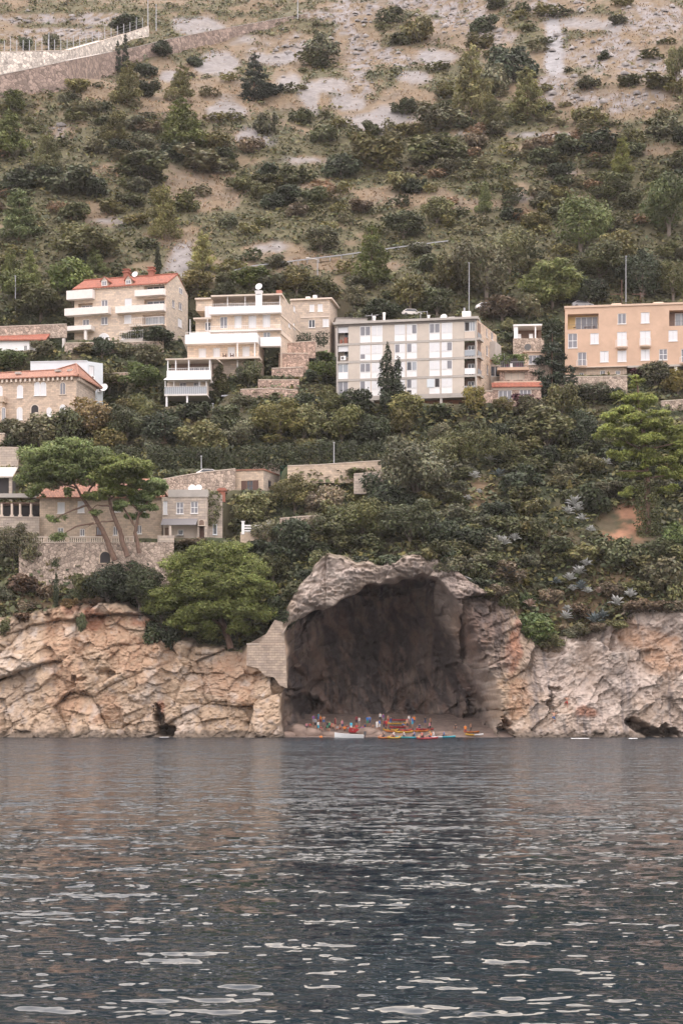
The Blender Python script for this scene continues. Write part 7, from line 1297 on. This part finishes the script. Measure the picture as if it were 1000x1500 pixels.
crowd([(T, 459, 1063, None, None), (T, 466.5, 1058, 'cloth_cyan', 'cloth_blue'), (T, 469.5, 1063, 'cloth_orange', 'cloth_maroon'), (S, 449, 1066, 'cloth_pink', None), (S, 454, 1067, 'cloth_red', 'cloth_black'), (T, 462, 1068, None, None), (T, 466, 1071.5, 'cloth_white', 'cloth_cyan'), (S, 470, 1071, 'cloth_maroon', None), (R_, 474, 1063, None, None), (T, 479.5, 1071.5, 'cloth_black', 'cloth_green'), (T, 482.5, 1071.5, 'cloth_green', 'cloth_black'), (S, 488, 1068, 'skin', 'cloth_black'), (T, 491, 1066, 'cloth_maroon', None), (S, 494, 1070, 'cloth_grey', None), (S, 498, 1069, 'skin_tan', 'cloth_red'), (T, 501, 1069, 'cloth_pink', 'cloth_navy'), (S, 504.5, 1071, 'cloth_orange', None), (S, 508, 1069, 'cloth_maroon', 'cloth_navy'), (S, 511.5, 1071.5, 'cloth_cyan', 'cloth_blue'), (T, 514, 1072, 'cloth_cyan', 'cloth_white'), (S, 518, 1072, 'cloth_orange', 'cloth_black'), (S, 522, 1069, 'cloth_red', None), (T, 526, 1065, 'cloth_white', 'cloth_grey'), (T, 522, 1064, 'cloth_maroon', 'cloth_black'), (T, 538, 1065, 'cloth_blue', 'cloth_green'), (R_, 541, 1064, 'cloth_blue', 'cloth_navy'), (T, 552, 1070.5, 'cloth_white', 'cloth_white'), (T, 555.5, 1070, 'cloth_blue', 'cloth_white'), (R_, 556.5, 1059, 'cloth_white', 'cloth_black'), (T, 562, 1070, 'cloth_maroon', 'cloth_black'), (T, 565.5, 1069, 'cloth_red', 'cloth_maroon'), (T, 572, 1066, 'cloth_navy', 'cloth_blue'), (T, 561, 1060, 'cloth_purple', None), (T, 596, 1069, 'skin', 'cloth_black'), (T, 598.5, 1062, 'cloth_white', 'cloth_grey'), (T, 603.5, 1066, 'cloth_blue', 'cloth_cyan'), (R_, 606, 1064, 'cloth_orange', 'cloth_navy'), (T, 622.5, 1064, 'cloth_black', 'cloth_navy'), (R_, 630, 1067, 'skin_tan', 'cloth_black'), (T, 629, 1072, 'cloth_pink', 'cloth_black'), (S, 667, 1068, 'cloth_black', 'cloth_black'), (T, 681, 1077.5, 'cloth_orange', 'cloth_maroon'), (T, 689, 1074, 'skin_tan', 'cloth_black'), (S, 534, 1067, None, None), (S, 546, 1068, None, None), (T, 568, 1061, None, None), (S, 478, 1067, None, None), (S, 485, 1066, 'cloth_red', None), (S, 530, 1071, 'cloth_purple', None), (S, 614, 1068, None, None), (S, 590, 1066, None, None)])
BOATS = []
def kayak(loc, yaw, L, m, m2=None, seats=2, tilt=0.0, desc='', name='kayak', px=0, py=0):
    """sit-on-top kayak: pointed hull with rocker, flat deck and seat wells"""
    t = bpy.data.objects.new(name, None); COL.objects.link(t); t.location = loc; t.rotation_euler = (tilt, 0, yaw); t['category'] = 'kayak'; ORG[t.name] = Vector((0, 0, 0)); n = 12; secs = []
    for i in range(n + 1):
        u = i / n * 2 - 1; w_ = .40 * (1 - abs(u) ** 2.4) + .015; dk = .24 + .13 * abs(u) ** 3; kl = .02 + .12 * abs(u) ** 3; x = u * L / 2; secs.append([(x, -w_ * .1, kl), (x, -w_ * .8, kl + .06), (x, -w_, dk - .05), (x, -w_ * .8, dk), (x, 0, dk + .02), (x, w_ * .8, dk), (x, w_, dk - .05), (x, w_ * .8, kl + .06), (x, w_ * .1, kl)])
    mb = MB()
    for i in range(n):
        for j in range(9): q = (j + 1) % 9; mb.poly([secs[i][j], secs[i + 1][j], secs[i + 1][q], secs[i][q]], mi=1 if (m2 and i >= n // 2) else 0)
    mb.poly(secs[0]); mb.poly(secs[-1][::-1]); mb.build('hull', [m, m2 or m], t, True)
    for k in range(seats): x = (k - (seats - 1) / 2) * 1.35 + .1; mb = MB(); mb.box((x, 0, .275), .5, .46, .03); mb.box((x - .26, 0, .42), .06, .44, .3); mb.build('seat', 'hull_dark', t)
    BOATS.append((t, px, py, desc)); return t
def afloat(px, py): Y = (0.0 - HC) * F / (HZ - py); Y = min(Y, 249.0); return Vector(((px - 500) * Y / F, Y, -.04))
def paddler(kx, yaw, off, top, bot, px, py): v = Vector((math.cos(yaw), math.sin(yaw), 0)) * off; person('paddling', kx + v + Vector((0, 0, .26)), yaw - 1.5708, top, bot, px, py)
def paddle(p, yaw, label):
    t = bpy.data.objects.new('paddle', None); COL.objects.link(t); t.location = p; t.rotation_euler = (0, 0, yaw); ORG[t.name] = Vector((0, 0, 0)); tag(t, label, 'paddle'); mb = MB(); mb.tube([(-1.05, 0, -.28), (1.05, 0, .28)], .018, 6); mb.build('shaft', 'hull_dark', t)
    for s in (-1, 1): mb = MB(); mb.hexa([Vector((s * 1.0, -.09, s * .27)), Vector((s * 1.4, -.09, s * .37)), Vector((s * 1.4, .09, s * .37)), Vector((s * 1.0, .09, s * .27))] if s > 0 else [Vector((-1.4, -.09, -.37)), Vector((-1.0, -.09, -.27)), Vector((-1.0, .09, -.27)), Vector((-1.4, .09, -.37))], [Vector((s * 1.0, -.09, s * .27 + .02)), Vector((s * 1.4, -.09, s * .37 + .02)), Vector((s * 1.4, .09, s * .37 + .02)), Vector((s * 1.0, .09, s * .27 + .02))] if s > 0 else [Vector((-1.4, -.09, -.35)), Vector((-1.0, -.09, -.25)), Vector((-1.0, .09, -.25)), Vector((-1.4, .09, -.35))]); mb.build('blade', 'hull_yellow', t)
# kayaks on the water
k1 = afloat(599, 1081.5); kayak(k1, .05, 3.9, 'hull_teal', 'hull_cyan', 2, 0, 'long teal and cyan kayak afloat with two paddlers', px=599, py=1080); paddler(k1, .05, -.7, 'cloth_white', 'cloth_navy', 592, 1076); paddler(k1, .05, .75, 'cloth_blue', 'cloth_black', 606, 1076)
k2 = afloat(647, 1080.8); kayak(k2, .10, 3.9, 'hull_white', 'hull_cyan', 2, 0, 'white and cyan kayak afloat with its bow to the right', px=647, py=1080); paddler(k2, .1, -1.2, 'cloth_white', 'cloth_grey', 636, 1076); paddler(k2, .1, .3, 'cloth_blue', 'cloth_black', 651, 1076)
k3 = afloat(621, 1083); kayak(k3, .35, 2.3, 'hull_red', None, 1, 0, 'short red kayak afloat in front of the cyan ones', px=621, py=1082); paddler(k3, .35, -.3, 'cloth_red', 'cloth_black', 618, 1078); k3b = afloat(630, 1082.4); kayak(k3b, -.3, 2.2, 'hull_red', None, 1, 0, 'second short red kayak right beside the first', px=630, py=1082); paddler(k3b, -.3, .1, 'cloth_orange', 'cloth_navy', 630, 1078)
k4 = afloat(562, 1082); kayak(k4, .5, 1.9, 'hull_orange', None, 1, 0, 'small orange kayak afloat with a paddler, left of the pair', px=562, py=1081); paddler(k4, .5, 0, 'cloth_black', 'cloth_navy', 562, 1077)
k5 = afloat(577, 1082); kayak(k5, .4, 2.0, 'hull_yellow', None, 1, 0, 'small yellow-orange kayak afloat with a paddler', px=577, py=1081); paddler(k5, .4, 0, 'cloth_white', 'cloth_red', 577, 1077)
k6 = on_beach(694, 1078.5) + Vector((0, -.3, .05)); kayak(k6, -.1, 2.6, 'hull_yellow', 'hull_white', 1, 0, 'yellow and white kayak at the right end of the beach', px=694, py=1078); k6b = on_beach(690, 1074); kayak(k6b, .2, 2.4, 'hull_orange', None, 1, 0, 'orange kayak drawn up behind the yellow one', px=690, py=1074)
for i, (p, y, l) in enumerate([(k1, .3, 'double-bladed paddle held over the teal kayak'), (k2, -.2, 'double-bladed paddle held over the white and cyan kayak'), (k3, .9, 'double-bladed paddle held over the red kayak'), (k5, 1.0, 'double-bladed paddle held over the yellow-orange kayak')]): paddle(p + Vector((0, -.35, .70)), y, l)
# kayaks drawn up and stacked on the beach
for i, (x, y, yaw, L, m, dz, d) in enumerate([(579, 1073, .25, 3.2, 'hull_orange', 0, 'orange kayak at the front of the beach stack'), (572, 1072, -.5, 2.6, 'hull_yellow', .1, 'yellow kayak lying across the beach stack'), (588, 1071, .1, 3.2, 'hull_red', 0, 'red kayak drawn up behind the orange one'), (600, 1072, .15, 3.0, 'hull_red', 0, 'red kayak right of the beach stack'), (612, 1072.5, -.1, 3.0, 'hull_orange', 0, 'orange kayak right of the red one'), (584, 1067, .2, 3.0, 'hull_red', .0, 'red kayak at the back of the beach stack'), (581, 1066, .22, 3.0, 'hull_yellow', .45, 'yellow kayak on top of the back stack'), (584, 1065, .2, 3.0, 'hull_red', .9, 'red kayak topmost on the back stack'), (622, 1070, .3, 2.8, 'hull_red', 0, 'red kayak farthest right of those on the beach'), (591, 1074, .05, 2.6, 'hull_yellow', 0, 'yellow kayak low at the water edge of the stack')]):
    kayak(on_beach(x, y) + Vector((0, 0, dz)), yaw, L, m, None, 2, 0, d, px=x, py=y)
def motorboat(loc, yaw, L, m, label, name='motorboat', engine=True):
    t = bpy.data.objects.new(name, None); COL.objects.link(t); t.location = loc; t.rotation_euler = (0, 0, yaw); ORG[t.name] = Vector((0, 0, 0)); tag(t, label, 'boat'); n = 10; mb = MB(); S_ = []
    for i in range(n + 1):
        u = i / n; w_ = .78 * (1 - max(0, u - .45) ** 2 * 3.1) + .02; sh = .62 + .32 * u ** 2; kz = .02 + .45 * max(0, u - .6) ** 1.5; x = -L / 2 + u * L; S_.append([(x, -w_ * .8, kz + .12), (x, -w_, sh), (x, -w_ * .88, sh), (x, -w_ * .8, sh - .35), (x, w_ * .8, sh - .35), (x, w_ * .88, sh), (x, w_, sh), (x, w_ * .8, kz + .12), (x, 0, kz)])
    for i in range(n):
        for j in range(9): q = (j + 1) % 9; mb.poly([S_[i][j], S_[i + 1][j], S_[i + 1][q], S_[i][q]])
    mb.poly(S_[0]); mb.poly(S_[-1][::-1]); mb.build('hull', m, t)
    for x in (-.9, .4): mb = MB(); mb.box((x, 0, .5), .3, 1.25, .06); mb.build('bench', 'hull_white', t)
    if engine: mb = MB(); mb.box((-L / 2 - .2, 0, .85), .35, .32, .45); mb.box((-L / 2 - .2, 0, .35), .14, .1, .75); mb.build('outboard_motor', 'hull_dark', t)
motorboat(afloat(511, 1081.5) + Vector((0, 0, -.05)), 3.10, 4.1, 'hull_white', 'white open motorboat with outboard moored in front of the beach')
motorboat(on_beach(522, 1074) + Vector((0, 0, -.05)), 3.0, 2.3, 'hull_red', 'small red dinghy behind the white motorboat', 'dinghy', False)
# swimmer, climbers, boulders, foam
sw = person('standing', afloat(470, 1079.5) + Vector((0, 0, -1.15)), 0, 'cloth_orange', 'cloth_black', 470, 1078)
def rockface(px, py):
    d, _ = cliff_d(np.array([float(px)]), np.array([float(py)])); return at(px, py, 250 + float(d[0]) - 1.7)
dg = bpy.context.evaluated_depsgraph_get()
def on_cliff(px, py):
    o = Vector((0, 0, HC)); d = (at(px, py, 250) - o).normalized(); h = sc.ray_cast(dg, o, d, distance=400); return h[1] if h[0] else at(px, py, 249)
dg = bpy.context.evaluated_depsgraph_get(); c1 = on_cliff(829, 1036); c2 = on_cliff(810, 1058); person('climbing', c1 + Vector((0, -.35, -.1)), .2, 'skin_tan', 'cloth_red', 829, 1034); person('climbing', c2 + Vector((0, -.35, -.1)), -.1, 'skin', 'cloth_blue', 810, 1052)
def boulder(p, r, label, seed):
    rg = np.random.RandomState(seed); nu, nv = 22, 12; u, v = np.meshgrid(np.linspace(0, 2 * math.pi, nu), np.linspace(-1.5, 1.5, nv)); d = np.stack([np.cos(u) * np.cos(v), np.sin(u) * np.cos(v), np.sin(v)], -1); k = 1 + .28 * fbm(d[..., 0] * 1.5 + seed, d[..., 1] * 1.5, d[..., 2] * 1.5, 4, 800 + seed) ; f1, f2, t_, r_ = voro(d[..., 0] * 2 + seed, d[..., 1] * 2, d[..., 2] * 2, 810); k = k + .2 * t_ + .1 * (r_ - .5); k[:, -1] = k[:, 0]
    P = d * k[..., None] * np.array(r); c = np.ones(P.shape) * np.array([.25, .185, .15]) * (1 + .5 * fbm(P[..., 0] * 1.2, P[..., 1] * 1.2, P[..., 2] * 1.2, 4, 820))[..., None]; o = npmesh('boulder', P.reshape(-1, 3), gridfaces(nv, nu), M['rock'], True, np.clip(c, .03, .6).reshape(-1, 3)); o.location = p; tag(o, label, 'boulder', 'boulders at the cave beach')
boulder(on_beach(437, 1076) + Vector((0, -.3, .3)), (1.5, 1.0, 1.25), 'tall boulder at the left end of the cave beach', 1)
boulder(on_beach(455, 1076) + Vector((0, .0, .1)), (1.6, 1.0, .95), 'rounded boulder below the left group of people', 2)
boulder(on_beach(487, 1077) + Vector((0, 0, -.1)), (1.5, .9, .6), 'low boulder left of the white motorboat', 3)
boulder(on_beach(540, 1075) + Vector((0, 0, .1)), (1.7, 1.0, .85), 'grey-brown boulder behind the red dinghy', 4)
boulder(on_beach(556, 1077) + Vector((0, 0, -.1)), (1.3, .8, .6), 'low boulder left of the orange kayaks', 5)
boulder(on_beach(646, 1075) + Vector((0, .3, -.3)), (1.8, 1.0, .7), 'flat ledge boulder behind the white and cyan kayak', 6)
boulder(on_beach(418, 1078) + Vector((0, -.3, -.2)), (1.6, 1.0, .8), 'boulder half in the water beside the left cave wall', 7)
def foam(px, py, w_, seed):
    rg = np.random.RandomState(seed); c = afloat(px, py); V, Fq, k = [], [], 0
    for i in range(14): x = rg.uniform(-1, 1) * w_ / 2; s = rg.uniform(.15, .45); y = rg.uniform(-.25, .25); V += [(c.x + x - s, c.y + y - .1, .02), (c.x + x + s, c.y + y - .12, .02), (c.x + x + s * .8, c.y + y + .2, .07), (c.x + x - s * .8, c.y + y + .2, .06)]; Fq.append((k, k + 1, k + 2, k + 3)); k += 4
    return V, Fq
mk('foam', (.8, .8, .79), rough=.7)
for i, (x, y, w_, lb) in enumerate([(848, 1082, 2.4, 'white foam streak at the foot of the right cliff'), (926, 1082, .7, 'white foam at the small sea cave on the right'), (241, 1080, 1.0, 'foam at the mouth of the left sea cave')]):
    V, Fq = foam(x, y, w_, i); o = npmesh('foam', np.array(V), np.array(Fq), M['foam']); tag(o, lb, 'foam', kind='stuff')
BLAND = [(449, 1060, 'the dark side hole'), (466, 1066, 'the left boulders'), (482, 1069, 'the low boulder'), (497, 1068, 'the motorboat stern'), (512, 1070, 'the white motorboat'), (524, 1070, 'the red dinghy'), (540, 1066, 'the brown boulder'), (555, 1067, 'the kayak boulder'), (572, 1068, 'the stack of kayaks'), (588, 1068, 'the red beach kayaks'), (603, 1066, 'the teal kayak'), (626, 1070, 'the short red kayaks'), (648, 1072, 'the white-cyan kayak'), (668, 1068, 'the bare beach half'), (689, 1076, 'the yellow kayak'), (829, 1034, 'the cliff crack'), (810, 1054, 'the right cliff foot')]
for it in PEOPLE: it[0]['group'] = 'people at the cave beach'
for it in BOATS: it[0]['group'] = 'kayaks at the cave beach'; it[0]['label'] = it[3]
# ------------------------------------------------------------------ labels that single out each plant, person and boat
LAND = [(70, 115, 'the brown retaining wall'), (330, 62, 'the retaining wall end'), (373, 115, 'the dark conical fir'), (178, 80, 'the two dark firs'), (470, 68, 'the grey hilltop bush'), (560, 172, 'the largest grey scree patch'), (365, 205, 'the small pale scree patch'), (810, 70, 'the tall grey scree gully'), (690, 120, 'the tall pine clump'), (880, 75, 'the top right rocks'), (266, 180, 'the mid-left big pine'), (210, 240, 'the wide left bush'), (28, 310, 'the left edge pine'), (240, 310, 'the tall yellow-green pine'), (296, 370, 'the roofside yellow pine'), (480, 385, 'the guard rail'), (400, 300, 'the round mid-slope bush'), (545, 375, 'the guard rail pine'), (640, 225, 'the central bush belt'), (710, 290, 'the small yellow pine'), (911, 228, 'the slim yellow pine'), (850, 320, 'the upper right pine'), (978, 300, 'the pine at the right edge'), (800, 250, 'the upper right bush belt'),
 (190, 450, 'the red-roofed house'), (350, 490, 'the terraced villa'), (460, 460, 'the cream annex'), (278, 560, 'the stilted pavilion'), (610, 525, 'the panel block'), (760, 540, 'the terraced cottage'), (910, 500, 'the peach building'), (60, 590, 'the stone villa'), (35, 505, 'the low white house'), (130, 550, 'the pale annex'), (571, 560, 'the twin cypresses'), (808, 540, 'the dark fir'), (430, 560, 'the stepped walls'), (940, 630, 'the tall right-hand pine'), (360, 668, 'the long hedge'), (710, 648, 'the short hedge'), (610, 690, 'the tall grey-green tree'), (365, 705, 'the small stone house'), (280, 750, 'the stone wing'), (130, 700, 'the umbrella pines'), (150, 800, 'the garden terrace wall'), (320, 870, 'the huge pine'), (374, 774, 'the little balustrade'), (550, 820, 'the cave arch'), (700, 700, 'the upper agaves'), (838, 752, 'the middle agave cluster'), (740, 802, 'the white agave pair'), (848, 850, 'the lower agave cluster'), (915, 765, 'the red soil patch'), (905, 888, 'the right cliff agaves'), (770, 920, 'the green cliff bush'), (90, 860, 'the orange gully'), (20, 870, 'the left cliff top'), (490, 690, 'the long stone wall'), (960, 850, 'the right cliff top')]
def rel(px, py, lx, ly):
    dx, dy = px - lx, py - ly
    if abs(dx) < 14 and abs(dy) < 14: return 'beside'
    if abs(dy) > 2.2 * abs(dx): return 'above' if dy < 0 else 'below'
    if abs(dx) > 2.2 * abs(dy): return 'left of' if dx < 0 else 'right of'
    return ('above ' if dy < 0 else 'below ') + ('and left of' if dx < 0 else 'and right of')
def singular(items, land, maxd=1e9):
    D = {}
    for it in items:
        o, px, py, desc = it; lx, ly, nm = min(land, key=lambda l: (l[0] - px) ** 2 + 1.6 * (l[1] - py) ** 2); D.setdefault((desc, rel(px, py, lx, ly), nm), []).append(it)
    num = {1: 'one', 2: 'two', 3: 'three', 4: 'four', 5: 'five', 6: 'six', 7: 'seven', 8: 'eight', 9: 'nine', 10: 'ten'}; od = ['', 'second', 'third', 'fourth', 'fifth', 'sixth', 'seventh', 'eighth', 'ninth']
    for (desc, r, nm), L in D.items():
        L.sort(key=lambda i: i[1]); n = len(L)
        for i, it in enumerate(L):
            if n == 1: lb = f'{desc} {r} {nm}'
            elif n == 2: lb = f'{("left", "right")[i]}-hand {desc} {r} {nm}'
            elif i == 0: lb = f'leftmost {desc} {r} {nm}'
            elif i == n - 1: lb = f'rightmost {desc} {r} {nm}'
            else: lb = f'{od[i] if i < len(od) else num.get(i, i)} {desc} from left {r} {nm}'
            it[0]['label'] = ' '.join(lb.split()[:16])
GRP = {'shrub': 'shrubs growing over the hillside', 'pine': 'pines on the hillside', 'tree': 'broadleaf trees on the slope', 'fir': 'dark firs on the slope', 'cypress': 'cypresses among the houses', 'agave': 'agaves on the cliff-top slope'}
for it in PLANTS:
    if it[0]['category'] in GRP: it[0]['group'] = GRP[it[0]['category']]
singular(PLANTS, LAND)
singular(PEOPLE, BLAND)
# ------------------------------------------------------------------ the air: one closed box of thin haze
def haze_box():
    mb = MB(); mb.hexa([Vector(p) for p in ((-1200, -350, -3), (1200, -350, -3), (1200, 1600, -3), (-1200, 1600, -3))], [Vector(p) for p in ((-1200, -350, 420), (1200, -350, 420), (1200, 1600, 420), (-1200, 1600, 420))])
    m = bpy.data.materials.new('haze'); m.use_nodes = True; N, L = m.node_tree.nodes, m.node_tree.links; N.clear(); o = N.new('ShaderNodeOutputMaterial'); v = N.new('ShaderNodeVolumePrincipled')
    v.inputs['Color'].default_value = (.95, .90, .90, 1); v.inputs['Density'].default_value = .00006; v.inputs['Anisotropy'].default_value = 0; L.new(v.outputs[0], o.inputs['Volume']); b = mb.build('haze', m); tag(b, 'thin warm haze filling the air', 'haze', kind='stuff')
haze_box()
